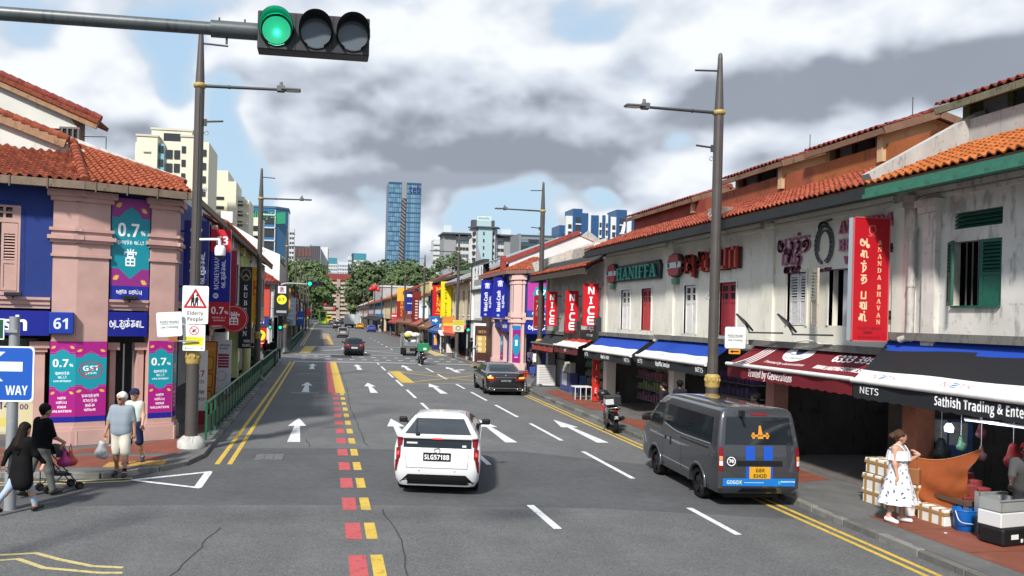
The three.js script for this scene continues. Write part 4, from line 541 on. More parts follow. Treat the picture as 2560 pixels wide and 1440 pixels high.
// ---------- building 81 and the far left row ----------
{
const t=thing('corner_shop','far corner shop numbered 81 with a red column sign and red tiled hip roof','shop',[-4.4,0,-74]);
add(t,'wall',[box(-9,0,3.2,6.3,-9,0),box(-9,-1.6,0,3.2,-9,-1.8)],M([0.5,0.5,0.5],0.8,{map:texStain,scale:3}));add(t,'pillar',[box(-0.5,0.05,0,6.3,-0.5,0.06),box(-4,-3.5,0,6.3,-0.5,0.05)],M([0.55,0.52,0.5],0.8));
const hip=tileMats([0.3,0.06,0.045],0.2);tiles(t,[-9,6.35,0.6],[0.55,6.35,0.6],[-2.0,8.0,-3.6],[-9,8.0,-3.6],{mats:hip,w:0.3,l:0.4,limit:0});tiles(t,[0.55,6.35,0.6],[0.55,6.35,-9],[-2,8,-9],[-2,8,-3.6],{mats:hip,w:0.3,l:0.4,limit:0});add(t,'gutter',[box(-9,0.6,6.15,6.33,0.55,0.68),box(0.52,0.64,6.15,6.33,-9,0.55)],mBlackM);
add(t,'red_panel',box(-1.4,-0.25,3.3,6.05,0.06,0.25),M([0.5,0.05,0.03],0.5));add(t,'window',box(-3.2,-1.7,3.8,5.8,0.002,0.03),mGlass);
add(t,'number_board',box(-1.9,0.1,2.55,3.2,0.06,0.3),M([0.02,0.03,0.2],0.5));add(t,'number_sign',new THREE.PlaneGeometry(1.96,0.62).translate(-0.9,2.87,0.305),signMat(256,80,(g)=>{fill(g,'#1b2a7d');txt(g,'81',128,42,66,{color:'#e5e5ee'})}));
add(t,'rate_poster',new THREE.PlaneGeometry(1.1,1.9).translate(-1.0,1.45,0.07),signMat(128,220,(g)=>{fill(g,'#a51d20');disc(g,'#e7d51f',64,92,54);txt(g,'0.7',58,92,46,{color:'#1c1c1c'});fill(g,'#d9d0c4',26,168,76,10)}));add(t,'yellow_panel',box(-2.9,-2,2.4,3.2,0.05,0.1),M([0.6,0.5,0.02],0.5));
hanging('black sign with a yellow 0.7 disc above building 81',-4.2,-2.95,3.4,6.1,73.2,signMat(128,280,(g)=>{fill(g,'#12131c');fill(g,'#d9d9d9',30,8,72,66);cjk(g,'dang',40,14,50,'#7b2a4a',10);disc(g,'#e0dc2c',66,132,44);txt(g,'0.7',62,132,40,{color:'#1c1c1c'});fill(g,'#9a9aa2',20,232,90,22)}),M([0.02,0.02,0.03],0.5));
const g=thing('party_wall_building','large building with a plain white stepped gable wall rising behind building 81','building',[-5,0,-85]);
add(g,'gable_wall',extr([[-13.5,0],[0.6,0],[0.6,9.6],[-1.4,10.4],[-1.4,10.9],[-5.6,13.2],[-6.2,13.9],[-7.2,13.9],[-7.8,13.2],[-13.5,10.6]],0.5),M([0.82,0.83,0.84],0.85,{map:texPlain,scale:6}));add(g,'roof',slab([0.6,9.2,-0.5],[0.6,9.2,-24],[-6.7,13,-24],[-6.7,13,-0.5],0.3),mTerra[1]);add(g,'wall',box(-13,0.5,0,9.2,-24,-0.6),M([0.4,0.38,0.36],0.8,{map:texStain,scale:4}));add(g,'roof_tank',box(-5.8,-4.6,13,14.2,-4,-3),M([0.7,0.7,0.7],0.7));
}
{
const cols=[[0.4,0.36,0.3],[0.32,0.2,0.14],[0.5,0.48,0.42],[0.25,0.3,0.36],[0.42,0.3,0.2],[0.5,0.5,0.5],[0.36,0.3,0.18],[0.45,0.4,0.4]];
const desc=['tan','brown','cream','slate blue','ochre','pale grey','olive','dusty pink'];
for(let i=0;i<10;i++){
const s=84.5+i*9.2,L=9.2,c=cols[i % 8],t=thing('shophouse',i<8?`${desc[i]} two storey shophouse in the far left row, ${['next to building 81', 'second past building 81', 'third past building 81', 'fourth past building 81', 'fifth past building 81', 'sixth past building 81', 'seventh past building 81', 'eighth past building 81'][i]}`:(i===8?'tan shophouse just before the left trees begin':'brown last shophouse in the shade of the left trees'),'shophouse',[-4.5,0,-s],Math.PI/2);
const m=M(c,0.85,{map:texStain,scale:4});add(t,'wall',[box(0,L,3.2,6.6,-6,0),box(0,L,0,3.2,-6,-2.4),box(0,0.5,0,3.2,-0.5,0.03)],m);add(t,'roof',slab([0,6.6,0.7],[L,6.6,0.7],[L,9,-4],[0,9,-4],0.25),mTerra[i % 4]);[0.25,0.5,0.75].forEach((f)=>add(t,'window',box(L*f-0.5,L*f+0.5,4,5.8,0.01,0.05),mGlass));add(t,'awning',slab([0.4,2.7,1.2],[L-0.4,2.7,1.2],[L-0.4,3.2,0],[0.4,3.2,0],0.06),M([c[1]*0.5,c[2]*0.4,c[0]*0.3],0.8));
}
[['tan and white hanging sign on the far left row',-4.3,-3.3,3.6,6.2,86,'#b5884a',''],['pale blue sign with a small roof mark, far left row',-4.2,-3.0,2.2,5.4,95,'#a9bccb',''],['small red sign on the far left row',-3.9,-3.1,2.6,4.8,104,'#a3272f','SALE'],['blue square sign with white lines on the far left row',-3.9,-2.5,1.9,3.9,118,'#1c56a8','ONE'],['pair of round red lanterns sign far down the left row',-3.6,-2.2,3.2,4.4,165,'#c82a1c','']].forEach(([l,x0,x1,y0,y1,s,c,tx])=>hanging(l,x0,x1,y0,y1,s,signMat(64,160,(g)=>{fill(g,c);if(tx)txt(g,tx,32,80,24,{fit:56});else for(let i=0;i<4;i++)fill(g,'rgba(255,255,255,0.45)',12,30+i*28,40,7)}),M([0.2,0.2,0.2],0.6)));
}
import{TextGeometry}from 'three/addons/geometries/TextGeometry.js';
import{FontLoader}from 'three/addons/loaders/FontLoader.js';
const fontBold=await new FontLoader().loadAsync('fonts/droid/droid_sans_bold.typeface.json'),fontSerif=await new FontLoader().loadAsync('fonts/droid/droid_serif_bold.typeface.json');
const textGeo=(s,size,depth,font=fontSerif)=>new TextGeometry(s,{font,size,depth,curveSegments:4,bevelEnabled:false});
// ---------- the white shophouses on the right ----------
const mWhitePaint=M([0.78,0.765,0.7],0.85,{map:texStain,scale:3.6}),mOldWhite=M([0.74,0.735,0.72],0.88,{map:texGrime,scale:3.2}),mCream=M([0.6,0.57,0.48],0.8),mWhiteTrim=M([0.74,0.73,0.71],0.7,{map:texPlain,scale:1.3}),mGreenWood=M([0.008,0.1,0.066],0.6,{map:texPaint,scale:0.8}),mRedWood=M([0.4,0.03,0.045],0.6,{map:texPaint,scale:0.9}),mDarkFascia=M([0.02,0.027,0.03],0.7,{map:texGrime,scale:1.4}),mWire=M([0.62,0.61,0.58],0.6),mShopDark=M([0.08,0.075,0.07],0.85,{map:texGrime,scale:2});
const tRed=tileMats([0.34,0.085,0.045],0.24),tOrange=tileMats([0.46,0.145,0.04],0.14),tDarkRed=tileMats([0.22,0.05,0.04],0.25),tOld=tileMats([0.31,0.075,0.046],0.32);
const XR=12.3;
function rightShop({s0,s1,name='shophouse',label,wall,bandMat,wins,tile,tileLimit=300,tileW=0.2,eaveMat,jack,party=true,pillarMat,eaveY=6.72,fascia=[6.5,6.69],jackWall}){
const L=s1-s0,t=thing(name,label,'shophouse',[XR,0,-s1],-Math.PI/2),u=(s)=>s1-s,sOf=(x)=>s1-x+0.8;
const holes=wins.map(([sa,sb,y0,y1])=>rect(u(sa),y0,u(sb),y1));
add(t,'wall',extr(rect(0,3.05,L,6.75),0.24,holes).translate(0,0,-0.24),wall);
add(t,'pilaster',[box(0,0.32,3.05,6.3,0,0.07),box(0,0.36,6.3,6.42,0,0.12),box(0,0.4,6.42,6.52,0,0.17)],wall);add(t,'pilaster',[box(L-0.32,L,3.05,6.3,0,0.07),box(L-0.36,L,6.3,6.42,0,0.12)],wall);
add(t,'cornice',[box(0.33,L-0.33,6.38,6.46,0,0.06),box(0.33,L-0.33,6.5,6.6,0,0.1)],wall);
add(t,'string_course',box(0,L,3.0,3.16,-0.05,0.06),wall);
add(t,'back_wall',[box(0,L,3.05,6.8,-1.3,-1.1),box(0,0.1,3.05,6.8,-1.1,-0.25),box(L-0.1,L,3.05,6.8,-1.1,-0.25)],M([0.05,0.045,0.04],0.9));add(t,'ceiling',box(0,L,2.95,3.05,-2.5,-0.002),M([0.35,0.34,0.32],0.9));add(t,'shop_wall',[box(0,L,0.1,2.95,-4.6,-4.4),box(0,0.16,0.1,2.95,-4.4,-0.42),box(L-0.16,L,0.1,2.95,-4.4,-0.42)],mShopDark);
add(t,'pillar',[box(0,0.42,0.1,3.0,-0.42,0),box(-0.02,0.46,0.1,0.3,-0.44,0.04)],pillarMat??wall);add(t,'floor',box(0,L,0,0.13,-4.4,0.1),M([0.17,0.15,0.14],0.6,{map:texPave,scale:1.2}));
tiles(t,[0,eaveY,1.02],[L,eaveY,1.02],[L,eaveY+0.96,-1.3],[0,eaveY+0.96,-1.3],{mats:tile,w:tileW,l:0.27,limit:tileLimit});
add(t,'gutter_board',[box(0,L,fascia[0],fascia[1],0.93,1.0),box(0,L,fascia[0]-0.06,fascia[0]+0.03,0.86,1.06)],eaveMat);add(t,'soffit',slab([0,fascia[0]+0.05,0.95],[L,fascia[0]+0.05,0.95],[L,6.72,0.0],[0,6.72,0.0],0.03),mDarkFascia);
add(t,'upstand',box(0,L,eaveY+0.75,eaveY+1.5,-1.6,-1.25),bandMat);add(t,'attic_wall',box(0,L,6.75,eaveY+1.6,-4.5,-1.7),M([0.3,0.15,0.09],0.9));
if(jack){
const[ja,jb,jy,jt]=jack,a=u(ja),b=u(jb);jackWall=jackWall??M([0.56,0.4,0.25],0.85,{map:texStain,scale:2.4});
add(t,'jack_wall',[box(a+0.3,b-0.2,7.9,jy+0.2,-2.0,-1.76),extr([[-4.2,7.8],[-1.15,7.8],[-1.15,jy-0.1],[-2.45,jy+0.38],[-4.2,jy-0.15]],0.2).rotateY(-Math.PI/2).translate(b-0.15,0,0),extr([[-4.2,7.8],[-1.5,7.8],[-1.5,jy],[-2.45,jy+0.36],[-4.2,jy-0.15]],0.2).rotateY(-Math.PI/2).translate(a+0.3,0,0)],jackWall);
const w=part(t,'window'),n=Math.max(3,Math.round((b-a-0.9)/0.8)),dx=(b-a-0.9)/n,frameMat=jt.frame;add(w,'window_frame',[...Array.from({length:n+1},(_,i)=>box(a+0.35+i*dx-0.07,a+0.35+i*dx+0.07,8.05,jy+0.12,-1.76,-1.66)),box(a+0.3,b-0.3,jy+0.06,jy+0.16,-1.76,-1.65)],frameMat);for(let i=0;i<n;i++)add(w,'pane',box(a+0.42+i*dx,a+0.28 +(i+1)*dx,8.05,jy+0.06,-1.75,-1.72),i % 2?M([0.1,0.11,0.115],0.12):M([0.3,0.32,0.33],0.2));
tiles(t,[a-0.1,jy,-0.98],[b+0.1,jy,-0.98],[b+0.1,jy+0.46,-2.45],[a-0.1,jy+0.46,-2.45],{mats:jt.tile,w:0.21,l:0.27,limit:60});add(t,'rear_slope',slab([b+0.1,jy+0.46,-2.45],[a-0.1,jy+0.46,-2.45],[a-0.1,jy-0.1,-4.4],[b+0.1,jy-0.1,-4.4],-0.06),jt.tile[1]);
ridge(t,[a-0.1,jy+0.5,-2.45],[b+0.15,jy+0.5,-2.45],jt.tile,{r:0.09});
add(t,'jack_fascia',[box(a-0.1,b+0.1,jy-0.16,jy-0.01,-1.04,-0.97),slab([b+0.1,jy-0.17,-1.0],[b+0.16,jy-0.17,-1.0],[b+0.16,jy+0.3,-2.45],[b+0.1,jy+0.3,-2.45],-0.18),slab([b+0.1,jy+0.3,-2.45],[b+0.16,jy+0.3,-2.45],[b+0.16,jy-0.25,-4.4],[b+0.1,jy-0.25,-4.4],-0.18)],jt.fascia);
const rod1=thing('lightning_rod',jt.rod??'thin metal rod on a roof ridge','rod',[XR+2.45,jy+0.5,-(sOf(b))]);add(rod1,'rod',rod([0,0,0],[0,0.55,0],0.012),mPoleDark);
}
return[t,u];
}
const jOld={frame:mDarkWood,tile:tDarkRed,fascia:M([0.23,0.14,0.1],0.85,{map:texGrime,scale:1.5})};
const bandOrange=M([0.4,0.125,0.035],0.75,{map:texGrime,scale:2.6}),bandRed=M([0.3,0.05,0.035],0.75,{map:texGrime,scale:2.6}),bandWhite=M([0.5,0.5,0.5],0.85,{map:texGrime,scale:2});
const trimWin=(t,u,sa,sb,y0,y1,m)=>add(t,'window_frame',[box(u(sa)-0.07,u(sa),y0,y1+0.07,-0.1,0.03),box(u(sb),u(sb)+0.07,y0,y1+0.07,-0.1,0.03),box(u(sa),u(sb),y1,y1+0.07,-0.1,0.03)],m);
const awnGeo=(x0,x1,yb,yf,z1,sag=0.05)=>surf((a,b)=>[lerp(x0,x1,a),lerp(yf,yb,b)-Math.sin(b*Math.PI)*sag-0.012*Math.sin(a*Math.PI*6)*Math.sin(b*Math.PI),lerp(z1,0.03,b)],24,6);
function awning(label,sFar,sNear,yb,yf,matTop,matVal,{z=0.9,val=0.3,barMat=mWhiteTrim,group,side}={}){
const t=thing('awning',label,'awning',[XR,0,-sFar],-Math.PI/2),L=sFar-sNear;
add(t,'canopy',awnGeo(0,L,yb,yf,z),matTop);
add(t,'front_bar',[rod([-0.03,yf-0.02,z],[L+0.03,yf-0.02,z],0.055,0.055,10)],barMat);
const scal=surf((a,b)=>[a*L,yf-0.05 -(1-b)*(val+0.035*Math.abs(Math.sin(a*L*9))),z-0.01+0.02*Math.sin(a*23)],72,3);add(t,'valance',[scal],matVal);
add(t,'roller_box',[box(-0.1,L+0.1,yb-0.02,yb+0.14,0.0,0.22)],M([0.2,0.2,0.195],0.8,{map:texGrime,scale:1.2}));add(t,'arm',[0.08,L-0.08].map((x)=>bar([x,yb-0.12,0.05],[x,yf-0.05,z-0.02],0.03,0.04)),mBlackM);
if(side)add(t,'side_panel',[slab([L,yf,z],[L+0.01,yf,z],[L+0.01,yb,0.03],[L,yb,0.03],0.32)],M([0.015,0.015,0.018],0.8));return t;
}
mWhiteTrim.side=THREE.FrontSide;
const nets=(g,x,y,s,a='#d8737f',b='#2c4f96')=>{g.save();g.translate(x,y);g.transform(1,0,-0.25,1,0,0);txt(g,'N',-s*1.15,0,s,{style:'',color:a});for(let i=0;i<3;i++)fill(g,b,-s*0.62,-s*0.36+i*s*0.27,s*0.5,s*0.14);txt(g,'TS',s*0.5,0,s,{style:'',color:a});g.restore()};
const netsTop=(n,split,dark)=>signMat(1024,256,(g,w,h)=>{fill(g,'#0e3ea0');if(dark){fill(g,'#15171c',0,62,w,h);g.fillStyle='#15171c';for(let i=0;i<60;i++)g.fillRect(i*17,46 +(i*37)% 19,18,40)}fill(g,'#dfe2e6',0,h*split,w,h);for(let i=0;i<n;i++)nets(g,(i+0.42)*w/n+10,h*(split+1)/2,h*(1-split)*0.55)},0.75,{side:THREE.DoubleSide});
const valTex=(txts,bg='#191b20')=>signMat(1024,64,(g)=>{fill(g,bg);txts.forEach(([s,x,px,o])=>txt(g,s,x,30,px,o))},0.8,{side:THREE.DoubleSide});
{
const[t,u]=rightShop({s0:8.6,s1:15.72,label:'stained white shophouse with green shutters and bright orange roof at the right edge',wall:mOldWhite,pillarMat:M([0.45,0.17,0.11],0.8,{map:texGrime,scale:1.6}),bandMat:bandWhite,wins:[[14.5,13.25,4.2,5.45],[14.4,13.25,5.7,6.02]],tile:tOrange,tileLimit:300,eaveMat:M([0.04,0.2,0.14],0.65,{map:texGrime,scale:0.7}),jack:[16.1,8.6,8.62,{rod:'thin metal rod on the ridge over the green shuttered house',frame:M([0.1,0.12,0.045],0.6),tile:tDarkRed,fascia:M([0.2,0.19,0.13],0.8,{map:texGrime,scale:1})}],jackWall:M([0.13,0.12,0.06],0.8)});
const rot=(x,y,z,a)=>T4(x,y,z,a);
shutter(t,rot(u(14.5),4.2,0.0,-0.55),0.5,1.25,mGreenWood,{slat:[0.5,0.95],panel:[0.06,0.46]});shutter(t,rot(u(13.25)-0.5,4.2,-0.03,0.12),0.5,1.25,mGreenWood,{slat:[0.5,0.95],panel:[0.06,0.46]});
add(t,'window_void',[box(u(14.5),u(13.25),4.2,5.45,-0.8,-0.7)],mBlackM);add(t,'window_bar',[0.25,0.4,0.55].map((k)=>box(u(14.5)+k,u(14.5)+k+0.02,4.2,5.45,-0.16,-0.14)),mSteel);add(t,'sill',box(u(14.5)+0.1,u(13.25),4.16,4.2,-0.1,0.06),mGreenWood);
const v=part(t,'vent_louvre');for(let i=0;i<4;i++)add(v,'slat',box(u(14.4),u(13.25),-0.006,0.006,-0.06,0.06).rotateX(0.7).translate(0,5.74+i*0.08,-0.06),mGreenWood);add(v,'back',box(u(14.4),u(13.25),5.7,6.02,-0.24,-0.2),mBlackM);
add(t,'pilaster',[box(u(15.1),u(14.75),3.3,6.1,0,0.12),box(u(15.17),u(14.68),6.1,6.22,0,0.2),box(u(15.2),u(14.65),6.22,6.36,0,0.26)],mOldWhite);add(t,'ledge',box(u(14.6),u(8.6),3.5,3.62,0,0.1),mOldWhite);
add(t,'drain_pipe',[rod([u(15.4),3.75,0.12],[u(15.4),5.8,0.12],0.075),rod([u(15.4),5.7,0.12],[u(15.4),5.84,0.12],0.088),rod([u(15.4),4.6,0.12],[u(15.4),4.68,0.12],0.09),tube([[u(15.4),3.78,0.12],[u(15.42),3.58,0.14],[u(15.6),3.48,0.2]],0.078,10)],M([0.58,0.57,0.55],0.5,{map:texGrime,scale:1}));
add(t,'parapet',slab([-0.05,6.95,1.06],[0.2,6.95,1.06],[0.2,8.45,-1.6],[-0.05,8.45,-1.6],0.5),bandWhite);
awning('large blue, black and white awning of the trading stall at the right edge',16.1,8.4,3.5,2.6,netsTop(4,0.72,true),valTex([['NETS',70,36,{style:''}],['Sathish Trading & Enterprise',480,46,{fit:330}]]),{val:0.32});
}
{
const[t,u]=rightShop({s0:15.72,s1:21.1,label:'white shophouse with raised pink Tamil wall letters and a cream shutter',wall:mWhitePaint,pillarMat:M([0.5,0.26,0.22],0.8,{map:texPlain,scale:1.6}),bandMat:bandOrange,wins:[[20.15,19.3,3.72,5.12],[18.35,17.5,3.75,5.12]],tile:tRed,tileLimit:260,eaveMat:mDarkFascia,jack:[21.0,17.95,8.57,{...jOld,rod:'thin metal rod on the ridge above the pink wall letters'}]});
for(const k of[0,1])shutter(t,T4(u(20.15)+0.02+k*0.43,3.74,-0.1),0.4,1.36,M([0.6,0.6,0.6],0.6,{map:texPaint,scale:1}),{slat:[0.5,0.93],panel:[0.05,0.46]});
trimWin(t,u,20.15,19.3,3.72,5.12,mCream);trimWin(t,u,18.35,17.5,3.75,5.12,mWhiteTrim);
shutter(t,T4(u(18.4)-0.28,3.72,0.22,-0.35),0.62,1.42,M([0.5,0.45,0.35],0.65,{map:texPaint,scale:1}),{slat:[0.5,0.93],panel:[0.05,0.45]});add(t,'window_void',[box(u(18.35),u(17.5),3.75,5.12,-0.5,-0.45)],mBlackM);add(t,'curtain',box(u(18.35)+0.3,u(17.5),3.75,5.1,-0.2,-0.17),M([0.55,0.55,0.58],0.9));
const l1=part(t,'wall_lettering'),mP=M([0.42,0.17,0.26],0.5),mPd=M([0.12,0.02,0.04],0.6);
const pathText=(g0,str,x,y,size,depth,mat,weight=1.7)=>{
const out=[];let w=0;for(const ch of str)w +=(TA[ch]?.[0]??6)+1.4;const k=size/10;let cx=x-w*k/2;
for(const ch of str){const[adv,d]=TA[ch]??[6,''];for(const sub of pathPoints(d))out.push(ribbon(sub.map(([px,py])=>[cx+px*k,y +(10-py)*k]),weight*k,depth));cx +=(adv+1.4)*k}
return add(g0,'letters',out,mat);
};
const xm=u(19.95);pathText(l1,'Ann.t',xm+0.1,5.72,0.3,0.06,mP,1.9);pathText(l1,'pvn.',xm+0.05,5.36,0.27,0.06,mP,1.9);pathText(l1,'esvm.',xm+0.05,5.12,0.16,0.05,mPd,1.9);
const f=(s,size,x,y,mat,d)=>add(l1,'letters',textGeo(s,size,d).translate(x,y,0.02),mat);f('ANANDA',0.3,u(17.95),5.96,M([0.45,0.12,0.2],0.5),0.06);f('BHAVAN',0.28,u(17.95),5.54,mP,0.06);f('Vegetarian',0.19,u(17.75),5.22,mP,0.05);f('since 1924',0.1,u(18.92),5.08,mPd,0.03);
const em=part(t,'emblem');const mE=M([0.12,0.13,0.13],0.5);add(em,'swirl',[ribbon(arcPts(u(18.55),5.75,0.34,0.46,-1.2,4.4),0.06,0.06),ribbon(arcPts(u(18.55),5.72,0.25,0.38,-1.4,3.4),0.035,0.05),ribbon(arcPts(u(18.6),6.2,0.16,0.1,0.2,3.6),0.045,0.06),ribbon([[u(18.7),6.3],[u(18.3),6.34]],0.04,0.06)],mE);
const v=thing('vertical_sign','tall red lightbox sign with gold Tamil and ANANDA BHAVAN letters','shop sign',[11.62,4.76,-15.9]);
add(v,'sign_box',box(-0.42,0.42,-1.32,1.32,-0.17,-0.02),M([0.36,0.41,0.46],0.4));add(v,'rim',[box(-0.43,-0.41,-1.33,1.33,-0.02,0.012),box(0.41,0.43,-1.33,1.33,-0.02,0.012),box(-0.43,0.43,1.31,1.33,-0.02,0.012),box(-0.43,0.43,-1.33,-1.31,-0.02,0.012)],M([0.5,0.12,0.12],0.4));
add(v,'sign_face',new THREE.PlaneGeometry(0.82,2.62).translate(0,0,0),signMat(330,1050,(g,w,h)=>{
fill(g,'#ad0f1f');for(let i=0;i<60;i++){g.fillStyle='rgba(70,0,10,0.12)';g.fillRect((i*97)% w,(i*211)% h,3,30 +(i*13)% 70)}
const c='#e2c39a';g.strokeStyle='#d98a80';g.lineWidth=6;g.beginPath();g.ellipse(170,98,30,40,0.2,-1.4,4.2);g.stroke();g.beginPath();g.arc(178,56,14,0,3.4);g.stroke();txt(g,'since 1924',168,150,14,{color:'#d98a80'});
[['A',236],['N',336],['n.',446],['t',548],['p',690],['v',778],['N.',880]].forEach(([s,y])=>tamil(g,s,104,y,56,{color:c,weight:2.3,fit:120}));
[...'ANANDA'].forEach((ch,i)=>txt(g,ch,244,206+i*60,54,{font:'serif',color:c}));[...'BHAVAN'].forEach((ch,i)=>txt(g,ch,244,590+i*60,54,{font:'serif',color:c}));
txt(g,'VEGETARIAN',160,948,34,{font:'serif',color:'#5d0712',fit:250});tamil(g,'unvkm',150,992,18,{color:'#5d0712',weight:2.4});txt(g,'RESTAURANT',160,1026,30,{font:'serif',color:'#5d0712',fit:240});
}));for(const y of[0.72,-0.75])add(v,'bracket',[box(0.42,0.68,y-0.03,y+0.03,-0.2,-0.14),box(0.62,0.68,y-0.1,y+0.1,-0.24,-0.1)],mBlackM);
awning('maroon awning reading Trusted by Generations',21.6,16.15,3.15,2.62,signMat(1024,200,(g,w,h)=>{fill(g,'#680a19');for(let i=0;i<4;i++)poly(g,'#e6e0e0',[[44+i*40,200],[60+i*40,200],[160+i*26,0],[146+i*26,0]]);g.fillStyle='#e8e8ea';g.beginPath();g.ellipse(448,40,112,66,0,0,7);g.fill();disc(g,'#27355e',448,10,40);txt(g,'& COMPANY',450,78,26,{color:'#27355e'});txt(g,'Trusted by Generations',440,134,30,{font:'serif',style:'italic'});txt(g,'6333 3993',880,50,66);txt(g,'WWW.UNIONGAS.COM.SG',850,130,48,{fit:330,skew:0.2})},0.75,{side:THREE.DoubleSide}),valTex([['Trusted by Generations',400,52,{font:'serif',style:'italic bold',fit:400}],['●',150,54,{}]],'#680a19'),{val:0.3});
add(t,'cable',[tube([[0.1,3.3,0.12],[1.2,3.25,0.2],[2.2,3.36,0.15],[3.3,3.2,0.2],[4.2,3.25,0.12],[5.3,3.22,0.15]],0.022,40,5),tube([[0.1,3.36,0.1],[1.6,3.16,0.2],[3,3.3,0.2],[4.4,3.14,0.2]],0.016,30,5)],mWire);
for(const[s,y,l]of[[21.35,3.5,'black floodlight on a pole above the maroon awning, nearer the lamp'],[19.25,3.5,'black floodlight on a pole above the maroon awning, below the shutter']]){const fl=thing('floodlight',l,'floodlight',[11.75,y,-s],-Math.PI/2);add(fl,'head',box(-0.28,0.28,-0.02,0.03,-0.2,0.2).rotateX(-0.75).rotateZ(-0.4).translate(0,0.28,0),M([0.015,0.016,0.018],0.4));add(fl,'yoke',[bar([0.05,0.24,0],[0.3,0,0],0.03,0.03),rod([0.25,0.0,0],[1.6,0.02,-0.2],0.022)],mPoleDark)}
}
function pathPoints(d){
const subs=[];let cur=null,x=0,y=0,sx=0,sy=0;const tk=d.match(/[MHVLCZz]|-?\d*\.?\d+/g)??[];let i=0,cmd='';const num=()=>parseFloat(tk[i++]);
while(i<tk.length){if(/[A-Za-z]/.test(tk[i]))cmd=tk[i++];if(cmd==='M'){x=num();y=num();sx=x;sy=y;cur=[[x,y]];subs.push(cur);cmd='L'}else if(cmd==='L'){x=num();y=num();cur.push([x,y])}else if(cmd==='H'){x=num();cur.push([x,y])}else if(cmd==='V'){y=num();cur.push([x,y])}else if(cmd==='C'){const[a,b,c,e,f,h]=[num(),num(),num(),num(),num(),num()];for(let k=1;k<=7;k++){const t=k/7,q=1-t;cur.push([q*q*q*x+3*q*q*t*a+3*q*t*t*c+t*t*t*f,q*q*q*y+3*q*q*t*b+3*q*t*t*e+t*t*t*h])}x=f;y=h}else{cur?.push([sx,sy]);if(!/[A-Za-z]/.test(tk[i]??'M'))i++}}
return subs.filter((s)=>s.length>1);
}
function ribbon(pts,w,depth){return merge(pts.slice(1).map((b,k)=>{const a=pts[k],dx=b[0]-a[0],dy=b[1]-a[1],l=Math.hypot(dx,dy)||1e-4;return box(-w*0.42,l+w*0.42,-w/2,w/2,0,depth).rotateZ(Math.atan2(dy,dx)).translate(a[0],a[1],0)}))}
function arcPts(cx,cy,rx,ry,a0,a1,n=22){return Array.from({length:n+1},(_,i)=>{const a=lerp(a0,a1,i/n);return[cx+Math.cos(a)*rx,cy+Math.sin(a)*ry]})}
